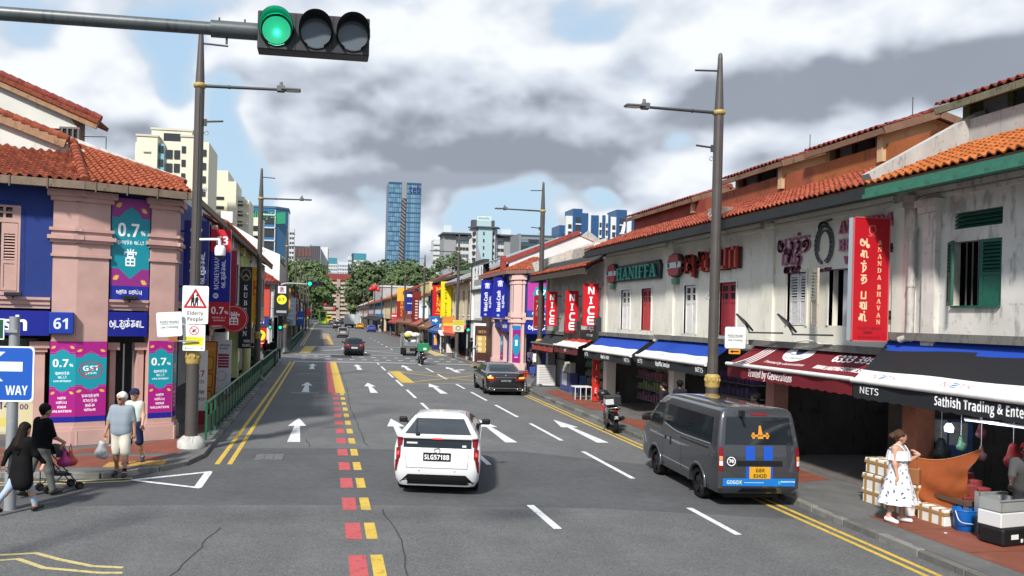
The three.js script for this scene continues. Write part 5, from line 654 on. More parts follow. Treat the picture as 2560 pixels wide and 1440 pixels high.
{
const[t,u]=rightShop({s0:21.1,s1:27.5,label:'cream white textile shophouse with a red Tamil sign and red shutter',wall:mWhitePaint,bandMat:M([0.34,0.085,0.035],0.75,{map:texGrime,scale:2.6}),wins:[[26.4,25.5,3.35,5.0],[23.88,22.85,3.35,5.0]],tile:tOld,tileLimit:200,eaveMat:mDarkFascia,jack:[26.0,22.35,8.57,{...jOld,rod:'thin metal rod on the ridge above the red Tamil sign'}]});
const leaf=(s,mat,w)=>{for(const k of[0,1])shutter(t,T4(u(s)+0.02+k*(w/2),3.36,-0.09),w/2-0.02,1.63,mat,{slat:null,panes:2,panel:[0.05,0.62]})};
leaf(26.4,mWhiteTrim,0.88);leaf(23.88,mRedWood,1.01);trimWin(t,u,26.4,25.5,3.35,5.0,mWhiteTrim);trimWin(t,u,23.88,22.85,3.35,5.0,mWhiteTrim);
awning('blue and white awning of the textile shop behind the near right lamp',28.3,22.95,3.12,2.5,netsTop(4,0.62),valTex([['NETS',60,40,{style:''}],['Haniffa Textiles',430,44,{fit:210}],['NETS',950,40,{style:''}]]));
add(t,'roof_vent',box(3.9,4.5,6.9,7.25,0.1,0.6),M([0.4,0.34,0.28],0.9,{map:texGrime,scale:0.7}));add(t,'cable',tube([[0.1,3.28,0.1],[2,3.2,0.2],[3.5,3.26,0.12],[6.3,3.25,0.1]],0.02,30,5),mWire);
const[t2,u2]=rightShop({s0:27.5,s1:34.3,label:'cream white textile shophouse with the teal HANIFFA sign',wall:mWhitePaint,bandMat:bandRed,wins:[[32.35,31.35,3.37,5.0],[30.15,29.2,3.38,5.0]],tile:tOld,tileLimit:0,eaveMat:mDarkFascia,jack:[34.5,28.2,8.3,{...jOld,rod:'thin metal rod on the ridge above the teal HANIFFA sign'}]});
const leaf2=(s,mat,w)=>{for(const k of[0,1])shutter(t2,T4(u2(s)+0.02+k*(w/2),3.38,-0.09),w/2-0.02,1.6,mat,{slat:null,panes:2,panel:[0.05,0.62]})};
leaf2(32.35,mWhiteTrim,0.96);leaf2(30.15,M([0.45,0.05,0.05],0.7,{map:texPaint,scale:0.5}),0.92);trimWin(t2,u2,32.35,31.35,3.37,5.0,mWhiteTrim);trimWin(t2,u2,30.15,29.2,3.38,5.0,mWhiteTrim);
awning('blue and white awning of the textile shop beside the NICE signs',34.3,28.9,3.08,2.45,netsTop(4,0.6),valTex([['NETS',60,40,{style:''}],['Haniffa Textiles',500,44,{fit:190}],['NETS',950,40,{style:''}]]),{side:true});
add(t2,'roof_pipe',[tube([[2.3,7.3,0.2],[2.35,7.75,0.1],[2.9,7.45,0.3],[3.4,7.15,0.55]],0.04,14)],mWire);
const emblem=(x,y,s,label)=>{const e=thing('emblem_sign',label,'shop sign',[XR-0.02,y,-s],-Math.PI/2);add(e,'board',extr(arcPts(0,0,0.6,0.42,0,6.283,20),0.16),M([0.02,0.02,0.022],0.5));add(e,'badge',[extr([[-0.46,0.12],[0.46,0.12],[0.32,0.36],[-0.32,0.36]],0.04).translate(0,0,0.16),extr([[-0.34,-0.36],[0.34,-0.36],[0.46,-0.12],[-0.46,-0.12]],0.04).translate(0,0,0.16)],M([0.4,0.05,0.06],0.5));add(e,'band',box(-0.58,0.58,-0.1,0.1,0.16,0.21),M([0.65,0.68,0.7],0.5));add(e,'letters',[textGeo('H',0.15,0.02).translate(-0.42,-0.07,0.21),textGeo('T',0.15,0.02).translate(0.28,-0.07,0.21)],M([0.02,0.05,0.15],0.5));add(e,'plate',box(-0.22,0.12,-0.66,-0.46,0,0.14),M([0.1,0.25,0.18],0.5))};
emblem(0,5.72,33.1,'round HT badge sign beside the teal HANIFFA letters');emblem(0,5.72,26.9,'round HT badge sign beside the red Tamil letters');
const h=thing('wall_sign','teal raised letter sign HANIFFA on the cream wall','shop sign',[XR,5.4,-32.5],-Math.PI/2);add(h,'backing',extr([[-0.15,-0.06],[4.25,-0.08],[4.3,0.42],[4.15,0.62],[-0.1,0.6]],0.12),M([0.012,0.03,0.03],0.5));const hg=textGeo('HANIFFA',0.5,0.07);hg.computeBoundingBox();const hw=hg.boundingBox.max.x;add(h,'letters',hg.scale(4.1/hw,1,1).translate(0,0,0.14),M([0.02,0.26,0.21],0.4));
const r=thing('wall_sign','red raised Tamil letter sign on the cream wall, crossed by the near right lamp','shop sign',[XR,5.45,-26.25],-Math.PI/2);const out=[];let cx=0;for(const ch of 'hNOpD'){for(const sub of pathPoints(TA[ch][1]))out.push(ribbon(sub.map(([px,py])=>[cx+px*0.062,(10-py)*0.055]),0.1,0.12));cx +=(TA[ch][0]+1)*0.074}add(r,'letters',out.map((g)=>g.translate(0,0,0.1)),M([0.45,0.05,0.035],0.45));add(r,'backing',out.map((g)=>g.clone().scale(1,1,0.7)).map((g)=>g.translate(0.05,-0.03,-0.03)),M([0.06,0.015,0.015],0.6));
}
{
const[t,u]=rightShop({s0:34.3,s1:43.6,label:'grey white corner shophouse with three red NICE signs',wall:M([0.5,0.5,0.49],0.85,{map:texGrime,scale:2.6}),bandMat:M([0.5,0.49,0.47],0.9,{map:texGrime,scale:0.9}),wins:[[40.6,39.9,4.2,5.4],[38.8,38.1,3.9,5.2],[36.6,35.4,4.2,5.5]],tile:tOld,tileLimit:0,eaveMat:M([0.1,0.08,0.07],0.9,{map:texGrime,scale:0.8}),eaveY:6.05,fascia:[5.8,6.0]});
[[40.6,39.9,4.2,5.4],[38.8,38.1,3.9,5.2],[36.6,35.4,4.2,5.5]].forEach(([a,b,y0,y1])=>{const w=part(t,'window');add(w,'pane',box(u(a),u(b),y0,y1,-0.2,-0.16),mGlass);add(w,'window_frame',[box(u(a),u(b),(y0+y1)/2-0.03,(y0+y1)/2+0.03,-0.15,0),box((u(a)+u(b))/2-0.03,(u(a)+u(b))/2+0.03,y0,y1,-0.14,0.01),...[u(a)-0.05,u(b)].map((x)=>box(x,x+0.06,y0-0.05,y1+0.06,-0.12,0.03))],mWhiteTrim)});
add(t,'end_wall',box(-0.02,0.12,0.1,6.6,-6,0),M([0.55,0.55,0.54],0.85,{map:texGrime,scale:3}));
add(t,'shop_screen',[box(0.3,1.6,0.15,1.55,-0.6,-0.5),box(0.3,1.6,1.6,2.9,-0.62,-0.55)],M([0.35,0.34,0.34],0.7,{map:texGrime,scale:0.4}));
const nice=signMat(256,640,(g,w,h)=>{fill(g,'#bd1220');[...'NICE'].forEach((c,i)=>{if(c==='C'||c==='E'){g.strokeStyle='#fff';g.lineWidth=26;g.lineJoin='round';g.beginPath();const y=108+i*148;if(c==='C'){g.moveTo(190,y-50);g.lineTo(110,y-50);g.quadraticCurveTo(68,y,110,y+50);g.lineTo(190,y+50)}else{g.moveTo(190,y-50);g.lineTo(92,y-50);g.quadraticCurveTo(68,y,92,y+50);g.lineTo(190,y+50);g.moveTo(80,y);g.lineTo(180,y)}g.stroke()}else txt(g,c,128,108+i*148,150,{sx:1.15})})});
[[40.8,3.37,5.15,11.5,12.06,'red NICE hanging sign farthest from the viewer, next to the lamp'],[37.5,3.15,5.1,11.5,12.13,'middle red NICE hanging sign with a black Tamil board below'],[34.8,3.45,5.36,11.48,12.18,'largest red NICE hanging sign beside the cream textile house']].forEach(([s,y0,y1,x0,x1,l])=>hanging(l,x0,x1,y0,y1,s,nice,M([0.3,0.02,0.03],0.5),'shop sign','hanging_sign',0.14));
hanging('dark red narrow hanging sign half hidden by the lamp near the bicycle',11.45,12.05,3.2,5.0,43.2,signMat(128,300,(g)=>{fill(g,'#96141f');txt(g,'N',44,110,60,{font:'serif',style:'italic',color:'#e9cfcf'});for(let i=0;i<3;i++)fill(g,'#c98585',20,150+i*14,70,5);fill(g,'#c98585',16,284,90,6)}),M([0.3,0.28,0.28],0.5));
const b=thing('shop_board','black board with a red Tamil sign under the middle NICE sign','shop sign',[XR,2.75,-39.2],-Math.PI/2);add(b,'board',box(0,2.1,0,0.9,0.05,0.35),M([0.03,0.025,0.025],0.6));add(b,'sign_face',new THREE.PlaneGeometry(1.9,0.6).translate(1.05,0.55,0.355),signMat(256,96,(g)=>{fill(g,'#4a0f12');tamil(g,'enss.',128,62,34,{weight:2.4});fill(g,'#b8424a',40,80,170,6)}));
const b2=thing('shop_board','black massage shop board under the largest NICE sign','shop sign',[XR,2.75,-36.8],-Math.PI/2);add(b2,'board',box(0,2.3,0,1.1,0.05,0.3),M([0.02,0.022,0.026],0.6));add(b2,'sign_face',new THREE.PlaneGeometry(2.2,1).translate(1.15,0.55,0.305),signMat(256,128,(g)=>{fill(g,'#14171c');txt(g,'massage',120,50,48,{font:'serif',fit:210});txt(g,'91111111',160,98,22,{})}));
awning('plain black awning of the corner shop next to the lamp',42.9,38.9,2.95,2.45,M([0.03,0.032,0.034],0.85,{double:true}),M([0.3,0.06,0.05],0.8,{double:true}),{barMat:M([0.1,0.1,0.1],0.5),z:1.0});
awning('small red and white awning between the black and blue awnings',38.6,35.0,3.0,2.5,signMat(256,128,(g,w,h)=>{fill(g,'#ac2a1a');fill(g,'#d8d6d4',0,66,w,h);for(let i=0;i<3;i++)nets(g,50+i*80,98,24)},0.8,{side:THREE.DoubleSide}),valTex([['NETS',500,40,{}]],'#5a2020'),{z:1.0});
hanging('red nail shop banner under the black awning',11.5,12.7,1.95,2.55,41.6,signMat(256,128,(g)=>{fill(g,'#b3141d');txt(g,'Nail',80,62,62,{font:'serif',style:'italic'});txt(g,'NURI',180,66,46,{skew:0.2})}),M([0.3,0.02,0.02],0.6),'banner');
hanging('thin red upright NICE board on the pavement pillar',11.9,12.2,0.15,2.6,34.5,signMat(80,500,(g)=>{fill(g,'#c02418');[...'NICE'].forEach((c,i)=>txt(g,c,40,90+i*105,64,{style:'',color:'#f0d8d0'}))}),M([0.35,0.04,0.03],0.6),'sign board');
const sh=thing('price_board','white lined price board before the corner shop','board',[11.9,PH,-42.0],-0.12);add(sh,'board',box(-0.5,0.5,0.05,1.15,-0.06,-0.003),mSignBack);add(sh,'board_face',new THREE.PlaneGeometry(0.96,1.06).translate(0,0.6,0),signMat(128,140,(g)=>{fill(g,'#cfcccc');for(let i=0;i<10;i++)fill(g,'#8e8588',14,14+i*12,100 -(i*31)% 30,4)}));
const k=thing('rear_building','weathered grey gabled building with an orange tiled roof behind the NICE shophouse','building',[18,0,-50]);add(k,'gable_wall',extr([[-2.3,6],[6,6],[6,9.2],[2.4,11.7],[-0.6,9.3],[-2.3,8.6]],0.4).translate(2.2,-0.3,-18),M([0.5,0.5,0.5],0.9,{map:texGrime,scale:3}));
add(t,'end_parapet',slab([0.4,6.75,1.0],[0.0,6.75,1.0],[0.0,8.3,-3.2],[0.4,8.3,-3.2],-0.5),M([0.6,0.58,0.55],0.9,{map:texGrime,scale:0.8}));
const pp=thing('vent_pipe','pair of curved white pipes on the roof edge above the NICE signs','pipe',[12.4,6.6,-37]);add(pp,'pipe',[tube([[0.2,0,0],[0.2,0.5,0],[0.45,0.75,0],[0.8,0.6,0]],0.045,14),tube([[0.4,0,0],[0.4,0.42,0],[0.6,0.6,0],[0.9,0.5,0]],0.045,14)],mWire);
}
// ---------- right corner pawnshop beyond the side road ----------
{
const X=13.4,t=thing('corner_pawnshop','smaller pink and blue pawnshop on the far right corner behind the black car','shop',[X,0,-55]);
const FS=frameM(X-0.1,66.5,X-0.1,55.6,0).premultiply(new THREE.Matrix4().makeTranslation(-X,0,55)),FC=frameM(X-0.1,55.6,X+0.34,54.95).premultiply(new THREE.Matrix4().makeTranslation(-X,0,55)),FD=frameM(X+0.34,54.95,X+12,55.0).premultiply(new THREE.Matrix4().makeTranslation(-X,0,55)),LC=Math.hypot(0.44,0.65);
add(t,'wall',[inM(FS,box(0,10.6,3.0,7.0,-0.4,0)),inM(FC,box(0,LC,3.0,7,-0.4,0)),inM(FD,box(0,11.4,3.0,7,-0.4,0)),box(0.8,10,0.1,7,-9,-3)],mBlueWall);
const pl=(M4,x0,x1)=>add(t,'pillar',[[0.1,0.6,0.08],[0.6,3.4,0],[3.4,3.6,0.1],[3.75,4.1,0.08],[3.6,6.1,0],[6.1,6.25,0.05],[6.4,6.7,0.1],[6.25,6.9,0.0]].map(([a,b,e])=>inM(M4,box(x0-e,x1+e,a,b,-0.5,0.08+e))),M([0.62,0.42,0.38],0.75));
pl(FC,0.02,LC-0.02);pl(FS,10.0,10.58);pl(FS,7.4,8.0);pl(FD,0,0.15);pl(FD,3.2,3.8);pl(FS,4.2,4.7);
add(t,'side_board',[inM(FS,box(0.3,4.2,0.1,6.8,-0.3,0.12))],M([0.075,0.03,0.022],0.6,{map:texPlain,scale:1}));add(t,'string_course',[inM(FS,box(4.3,10.5,3.62,3.8,0,0.16)),inM(FD,box(0,10,3.62,3.8,0,0.16))],M([0.62,0.42,0.38],0.75));
const po=(n,M4,x0,x1,y0,y1,z,m)=>add(t,n,inM(M4,new THREE.PlaneGeometry(x1-x0,y1-y0).translate((x0+x1)/2,(y0+y1)/2,z)),m);
const fb=signMat(256,90,(g)=>{fill(g,'#15208a');txt(g,'Maxi-Cash',134,46,46,{fit:200})}),fd=signMat(256,90,(g)=>{fill(g,'#15208a');tamil(g,'adKk.ked',128,58,28,{fit:220})});
add(t,'fascia_board',[inM(FS,box(8.1,9.9,2.75,3.5,0,0.2)),inM(FD,box(0.2,3.1,2.65,3.55,0,0.2))],mSignBlue);po('fascia_sign',FS,8.1,9.9,2.75,3.5,0.205,fb);po('fascia_sign',FD,0.2,3.1,2.65,3.55,0.205,fd);
const pb=signMat(256,380,(g,w,h)=>{fill(g,'#b03a96');fill(g,'#27459a',0,310,w,70);g.fillStyle='#0b97ab';g.beginPath();for(let i=0;i<=48;i++){const a=i/48*6.283,r=92*(1+0.09*Math.cos(a*8));g.lineTo(150+Math.cos(a)*r*0.95,130+Math.sin(a)*r)}g.fill();txt(g,'0.7',140,110,76,{fit:120});txt(g,'%',214,124,30);tamil(g,'KeRn.t',150,172,12,{});tamil(g,'atok mtop.pu',150,270,13,{fit:200});txt(g,'Maxi-Cash',140,346,38,{fit:180})});
po('interest_banner',FD,0.35,2.1,3.85,6.25,0.03,pb);
const lo=signMat(128,400,(g,w,h)=>{fill(g,'#8a1a74');fill(g,'#1c2a93',0,350,w,50);fill(g,'#2b6fb0',0,0,w,40);g.fillStyle='#0b86a6';g.beginPath();g.ellipse(64,180,60,100,0,0,7);g.fill();cjk(g,'dang',36,130,56,'#fff',10);fill(g,'#e3b9d9',34,290,60,8);fill(g,'#ddd',30,366,70,10)}),lg=signMat(128,400,(g,w,h)=>{fill(g,'#8a1a74');g.fillStyle='#0b86a6';g.beginPath();g.ellipse(64,180,60,90,0,0,7);g.fill();txt(g,'GST',64,180,44);fill(g,'#e3b9d9',34,300,60,8)});
po('pawn_poster',FC,0.02,LC-0.02,0.2,3.2,0.085,lo);po('tax_poster',FS,7.3,8.1,0.2,3.2,0.1,lg);add(t,'door_frame',[inM(FS,box(9.2,9.4,0.1,2.7,-0.1,0.02))],mSignBlue);
const bn=signMat(128,460,(g,w,h)=>{fill(g,'#131c8e');cjk(g,'dang',30,34,68,'#e8ecf4',10);rotText(g,w,h,(c)=>{txt(c,'Maxi-Cash',-40,-12,50,{fit:240});tamil(c,'adKk.ked',-40,40,18,{fit:220})});disc(g,'#8fb8e0',50,430,14)});
hanging('dark blue Maxi-Cash banner nearer the white narrow shop on the right',12.1,13.05,3.75,6.6,61.5,bn);hanging('dark blue Maxi-Cash banner nearer the pink corner column on the right',12.25,13.2,3.7,6.65,57.6,bn);
tiles(t,[-0.6,7.05,-11.5],[-0.6,7.05,-1.0],[2.0,8.2,-3.5],[2.0,8.2,-11.5],{mats:tRed,w:0.26,l:0.34,limit:60});tiles(t,[-0.6,7.05,-1.0],[0.5,7.05,0.6],[2.2,7.6,-1.4],[2.0,8.2,-3.5],{mats:tRed,w:0.26,l:0.34,limit:60});tiles(t,[0.5,7.05,0.6],[11.9,7.05,0.2],[11.9,7.8,-1.4],[2.2,7.8,-1.4],{mats:tOrange,w:0.26,l:0.34,limit:150});
add(t,'gutter',[bar([-0.62,6.94,-11],[-0.62,6.94,-1],0.12,0.24),bar([-0.62,6.94,-1],[0.5,6.94,0.65],0.12,0.24),bar([0.5,6.94,0.65],[12,6.94,0.25],0.12,0.24)],M([0.2,0.12,0.1],0.8));
add(t,'gable_wall',extr([[0.0,7.1],[11.5,7.1],[11.5,7.8],[5.2,10.0],[0.0,7.9]],0.3).translate(0.2,0,-4),M([0.74,0.71,0.7],0.85,{map:texPlain,scale:5}));add(t,'verge',[bar([-0.2,7.9,-3.8],[5.5,10.25,-3.8],0.5,0.3),box(-0.4,-0.05,7.3,8.3,-4.1,-3.6)],M([0.33,0.05,0.04],0.7,{map:texGrime,scale:1.5}));add(t,'rear_roof',slab([5.4,10.1,-3.7],[12,7.6,-3.7],[12,7.6,-12],[5.4,10.1,-12],0.1),M([0.46,0.16,0.05],0.8,{map:texTile,scale:2}));add(t,'metal_roof',slab([-0.2,8.1,-4.2],[5.4,10.2,-4.2],[5.4,10.2,-12],[-0.2,8.1,-12],-0.1),M([0.3,0.33,0.37],0.4));
}
// ---------- white narrow shop and the far row on the right ----------
const XF=13.35;
function farShop({s0,s1,label,wall,eave=6.5,roof,wins=3,winMat,ground,awn,name='shophouse',balcony,parapet,shutterMat}){
const L=s1-s0,t=thing(name,label,'shophouse',[XF,0,-s1],-Math.PI/2),wh=[];
for(let i=0;i<wins;i++){const c=L*(i+0.5)/wins;wh.push(rect(c-Math.min(0.5,L/wins*0.24),3.9,c+Math.min(0.5,L/wins*0.24),eave-0.7))}
const w=typeof wall==='object'&&wall.isMaterial?wall:M(wall,0.82,{map:texStain,scale:3});
add(t,'wall',[extr(rect(0,2.9,L,eave+0.1),0.25,wh).translate(0,0,-0.25),box(0,L,0.1,2.9,-2.6,-2.4),box(0,0.45,0.1,2.9,-0.45,0.02),box(L-0.45,L,0.1,2.9,-0.45,0.02),box(0,L,2.85,2.95,-2.4,-0.26),box(0,0.2,2.9,eave+0.8,-6,-0.3),box(L-0.2,L,2.9,eave+0.8,-6,-0.3)],w);
for(const h of wh){const g=part(t,'window');add(g,'pane',box(h[0][0],h[1][0],h[0][1],h[2][1],-0.2,-0.15),mGlass);const sm=shutterMat??winMat;if(sm){add(g,'shutter',box(h[0][0]-0.32,h[0][0]-0.02,h[0][1],h[2][1],0.02,0.07),sm);add(g,'shutter',box(h[1][0]+0.02,h[1][0]+0.32,h[0][1],h[2][1],0.02,0.07),sm)}add(g,'window_frame',[box(h[0][0],h[1][0],h[2][1],h[2][1]+0.08,-0.1,0.05),box(h[0][0],h[1][0],h[0][1]-0.08,h[0][1],-0.1,0.08)],mWhiteTrim)}
add(t,'pilaster',[box(0,0.3,2.95,eave,0,0.12),box(L-0.3,L,2.95,eave,0,0.12),box(0,L,eave-0.25,eave,0,0.16)],w);
if(ground)add(t,'shop_front',box(0.5,L-0.5,0.1,2.85,-2.39,-2.3),M(ground,0.7));
if(parapet)add(t,'parapet',[box(0,L,eave,eave+parapet,-0.3,0.05),box(0,L,eave+parapet,eave+parapet+0.12,-0.4,0.14)],w);else if(roof){tiles(t,[-0.05,eave+0.12,0.85],[L+0.05,eave+0.12,0.85],[L+0.05,eave+1.25,-1.6],[-0.05,eave+1.25,-1.6],{mats:roof,w:0.3,l:0.42,limit:0});add(t,'rear_roof',slab([0,eave+1.2,-1.5],[L,eave+1.2,-1.5],[L,eave+3,-5.5],[0,eave+3,-5.5],0.15),roof[1]);add(t,'gutter',box(0,L,eave-0.1,eave+0.1,0.78,0.9),M([0.12,0.1,0.09],0.8))}
if(balcony)add(t,'balcony',[box(0.2,L-0.2,2.95,3.9,0.02,0.5)],M(balcony,0.7));
if(awn){const[c,y]=awn;add(t,'awning',slab([0.3,y-0.75,1.5],[L-0.3,y-0.75,1.5],[L-0.3,y,0.05],[0.3,y,0.05],0.05),M(c,0.8));add(t,'awning_valance',box(0.3,L-0.3,y-1.0,y-0.76,1.46,1.5),M(c.map((v)=>v*0.7),0.8))}
return t;
}
{
const w=M([0.74,0.75,0.76],0.7,{map:texPlain,scale:3}),t=thing('narrow_shophouse','narrow bright white shophouse with black frames and black Chinese characters','shophouse',[XF,0,-72.2],-Math.PI/2),L=5.4;
add(t,'wall',[box(0,L,6.0,8.4,-0.3,0),box(0,L,3.4,6,-0.35,-0.1),box(0,L,2.3,3.4,-0.3,0.02),box(0,2.9,0.1,2.3,-0.4,0.02),box(4.6,L,0.1,2.3,-0.4,0.02),box(0,0.4,3.4,6,-0.1,0.05),box(L-0.5,L,3.4,6,-0.1,0.05),box(0,L,0,8.3,-6,-4)],w);
add(t,'frame',[box(-0.1,L+0.1,8.35,8.6,-0.4,0.12),box(-0.12,0.02,0.1,8.35,-0.4,0.1),box(L-0.02,L+0.12,3.3,8.35,-0.4,0.1),box(0,L,5.95,6.15,-0.2,0.12),box(0,L,3.3,3.45,-0.2,0.14)],M([0.03,0.03,0.035],0.5));
const win=part(t,'window');add(win,'pane',box(1.4,4.3,3.6,5.8,-0.09,-0.05),M([0.12,0.12,0.12],0.2));add(win,'grille',Array.from({length:8},(_,i)=>box(1.4+i*0.4,1.46+i*0.4,3.6,5.8,-0.05,0)),w);add(t,'door',box(3.2,4.4,0.15,2.3,-0.6,-0.5),mBlackM);
const P2=(n,x0,x1,y0,y1,z,m)=>add(t,n,new THREE.PlaneGeometry(x1-x0,y1-y0).translate((x0+x1)/2,(y0+y1)/2,z),m);
P2('top_lettering',0.3,5.1,6.3,8.2,0.005,signMat(384,220,(g)=>{fill(g,'#e6e8ea');['tang','tong','tai'].forEach((c,i)=>{g.save();g.translate(66+i*110,14);g.scale(0.55,1);cjk(g,c,0,0,100,'#141414',11);g.restore()});for(let i=0;i<9;i++)fill(g,'#1b1b1d',66+i*28,140,18,62)}));
P2('lettering',0.9,4.9,2.5,3.25,0.025,signMat(256,64,(g)=>{fill(g,'#e2e4e6');for(let i=0;i<8;i++){fill(g,'#1c1c1e',20+i*27,8,18,18);fill(g,'#1c1c1e',26+i*26,38,17,17)}}));P2('wall_characters',0.4,2.8,0.3,2.3,0.025,signMat(160,320,(g)=>{fill(g,'#e2e4e6');['tai','tong','tang'].forEach((c,i)=>cjk(g,c,42,14+i*102,78,'#141414',9))}));
const st=thing('stand_board','brown and gold menu board with round dishes, between the white shop and the pawnshop','board',[13.0,PH,-64.6],-0.5);add(st,'board',box(-0.75,0.75,0.1,2.9,-0.06,-0.003),M([0.06,0.03,0.02],0.6));add(st,'board_face',new THREE.PlaneGeometry(1.4,2.7).translate(0,1.5,0),signMat(128,250,(g)=>{fill(g,'#3b2118');fill(g,'#b39257',8,70,112,126);for(let i=0;i<6;i++)disc(g,'#d8c08c',36 +(i % 2)*56,92+Math.floor(i/2)*40,16);txt(g,'MENU',64,40,28,{color:'#b39257',font:'serif'})}));
add(st,'wall_panel',box(-0.9,0.9,0,3.1,-0.2,-0.07),w);
}
farShop({s0:72.2,s1:83.5,label:'cream shophouse with a grey sloping roof behind the yellow hanging sign',wall:[0.62,0.56,0.42],eave:6.9,roof:tileMats([0.32,0.34,0.37],0.08),wins:4,ground:[0.2,0.18,0.15],awn:[[0.5,0.1,0.05],2.9]});
farShop({s0:83.5,s1:91,label:'bright blue shophouse with pale yellow shutters beside the MEENA sign',wall:[0.05,0.2,0.48],eave:6.3,roof:tOrange,wins:2,shutterMat:M([0.6,0.6,0.25],0.6),ground:[0.1,0.1,0.14],awn:[[0.06,0.12,0.3],2.9]});
farShop({s0:91,s1:101.5,label:'light blue shophouse with pale yellow shutters and a long parapet',wall:[0.12,0.28,0.52],eave:6.2,roof:tOrange,wins:4,shutterMat:M([0.62,0.6,0.3],0.6),ground:[0.12,0.1,0.1],awn:[[0.2,0.1,0.07],3.1]});
farShop({s0:101.5,s1:110.8,label:'pale yellow shophouse with blue edged shutters behind the caged lorry',wall:[0.6,0.54,0.28],eave:6.6,parapet:1.3,wins:3,shutterMat:M([0.6,0.62,0.45],0.6),awn:[[0.3,0.09,0.07],3.3]});
farShop({s0:110.8,s1:131,label:'white shophouse with a dark red balcony and brown awnings',wall:[0.62,0.62,0.63],eave:7.2,roof:tDarkRed,wins:6,balcony:[0.25,0.06,0.05],awn:[[0.22,0.1,0.07],3.4]});
farShop({s0:131,s1:148,label:'cream shophouse with a brick red base and bright orange roof, near half',wall:[0.66,0.54,0.36],eave:6.9,roof:tOrange,wins:5,balcony:[0.26,0.08,0.06],awn:[[0.3,0.06,0.05],3.2]});
farShop({s0:148,s1:176,label:'long cream shophouse with bright orange roof behind the walking shopper',wall:[0.66,0.54,0.36],eave:6.7,roof:tOrange,wins:7});
farShop({s0:176,s1:205,label:'distant blue and white shophouse behind the parked blue car',wall:[0.06,0.22,0.46],eave:6.4,roof:tRed,wins:8,shutterMat:M([0.7,0.72,0.75],0.6),awn:[[0.03,0.03,0.035],3.2]});
farShop({s0:205,s1:240,label:'distant mauve shophouse with dark awnings above the yellow car',wall:[0.3,0.2,0.26],eave:6.4,roof:tRed,wins:9,shutterMat:M([0.5,0.45,0.5],0.6),awn:[[0.02,0.022,0.025],3.3]});
farShop({s0:240,s1:290,label:'far white shophouse beside the white box lorry',wall:[0.66,0.64,0.6],eave:6.3,roof:tileMats([0.5,0.5,0.5],0.1),wins:12,shutterMat:M([0.3,0.1,0.1],0.6)});
farShop({s0:290,s1:360,label:'farthest pale shophouse before the trees end the street',wall:[0.62,0.58,0.5],eave:6,roof:tRed,wins:16,shutterMat:M([0.1,0.2,0.4],0.6)});
hanging('tall yellow hanging sign reading KOMALA VILAS',12.1,13.2,3.55,7.3,83,signMat(128,470,(g)=>{fill(g,'#d8cc12');[...'KOMALA VILAS'].forEach((c,i)=>txt(g,c,64,34+i*36.5,36,{color:'#1d1d10',sx:1.2}))}),M([0.5,0.45,0.02],0.5));
hanging('tall red hanging sign reading MEENA in yellow letters',12.0,13.25,3.7,7.1,88.5,signMat(128,380,(g)=>{fill(g,'#c0161a');[...'MEENA'].forEach((c,i)=>txt(g,c,64,50+i*62,66,{font:'serif',color:'#f0c93a'}));fill(g,'#f0c93a',30,348,70,5)}),M([0.35,0.02,0.02],0.5));
hanging('black hanging sign with silver letters NALAN next to MEENA',12.2,13.2,3.7,6.7,91.5,signMat(96,300,(g)=>{fill(g,'#14152a');[...'NALAN'].forEach((c,i)=>txt(g,c.toLowerCase(),52,34+i*57,52,{color:'#b9bcc4',style:''}))}),M([0.03,0.03,0.06],0.5));
hanging('gold and red hanging sign on the distant white shophouse',11.6,13.1,3.3,8.0,127,signMat(64,200,(g)=>{fill(g,'#d8a83c');fill(g,'#8a1a1c',0,90,64,110);[...'DMCC'].forEach((c,i)=>txt(g,c,32,104+i*26,26,{color:'#d8a83c'}))}),M([0.3,0.1,0.03],0.5));
hanging('navy hanging sign on the distant white shophouse',11.8,13.1,4.3,6.9,116,signMat(64,130,(g)=>{fill(g,'#1c2378');fill(g,'#d8dae6',10,8,44,20);fill(g,'#aab0d8',12,70,40,8)}),M([0.03,0.03,0.15],0.5));
hanging('dark red oval topped hanging sign with pale letters',12.0,13.2,2.9,7.0,109,signMat(64,200,(g)=>{fill(g,'#5a1216');g.fillStyle='#6e1a1c';g.beginPath();g.ellipse(32,26,31,22,0,0,7);g.fill();for(let i=0;i<7;i++)fill(g,'#c9a9a0',22,60+i*19,20,10)}),M([0.15,0.03,0.03],0.5));
hanging('white poster with a picture and blue board on the pale yellow shophouse',12.0,13.2,3.4,5.6,101,signMat(64,110,(g)=>{fill(g,'#cfdbe2');poly(g,'#2c3a44',[[10,40],[50,30],[50,46]])}),mSignBlue);
hanging('white MOBILE upright sign board below the NALAN sign',12.5,13.3,0.2,2.9,86.5,signMat(64,230,(g)=>{fill(g,'#c8ccda');[...'MOBILE'].forEach((c,i)=>txt(g,c,32,62+i*28,26,{color:'#1c2034'}));disc(g,'#2a2a40',32,24,16)}),mSignBlue);
hanging('blue board with a beer glass picture before the blue shophouse',11.75,12.45,0.1,2.0,86.3,signMat(64,150,(g)=>{fill(g,'#22296b');fill(g,'#d9a638',18,40,30,70);fill(g,'#e8e8e0',18,22,30,20)}),mSignBlue,'board','poster_board');
hanging('blue square road sign with a white arrow before the blue shophouse',11.8,12.6,2.75,3.7,87.5,signMat(64,64,(g)=>{fill(g,'#1f63a8');poly(g,'#e4ecf2',[[8,26],[32,26],[32,14],[56,32],[32,50],[32,38],[8,38]])}),mSignBlue,'road sign','road_sign');
hanging('round red no entry sign far down the right pavement',11.8,12.9,3.1,4.0,140,signMat(64,64,(g)=>{fill(g,'#c02a34');fill(g,'#efe7e7',8,24,48,16)}),mSignBack,'road sign','road_sign');
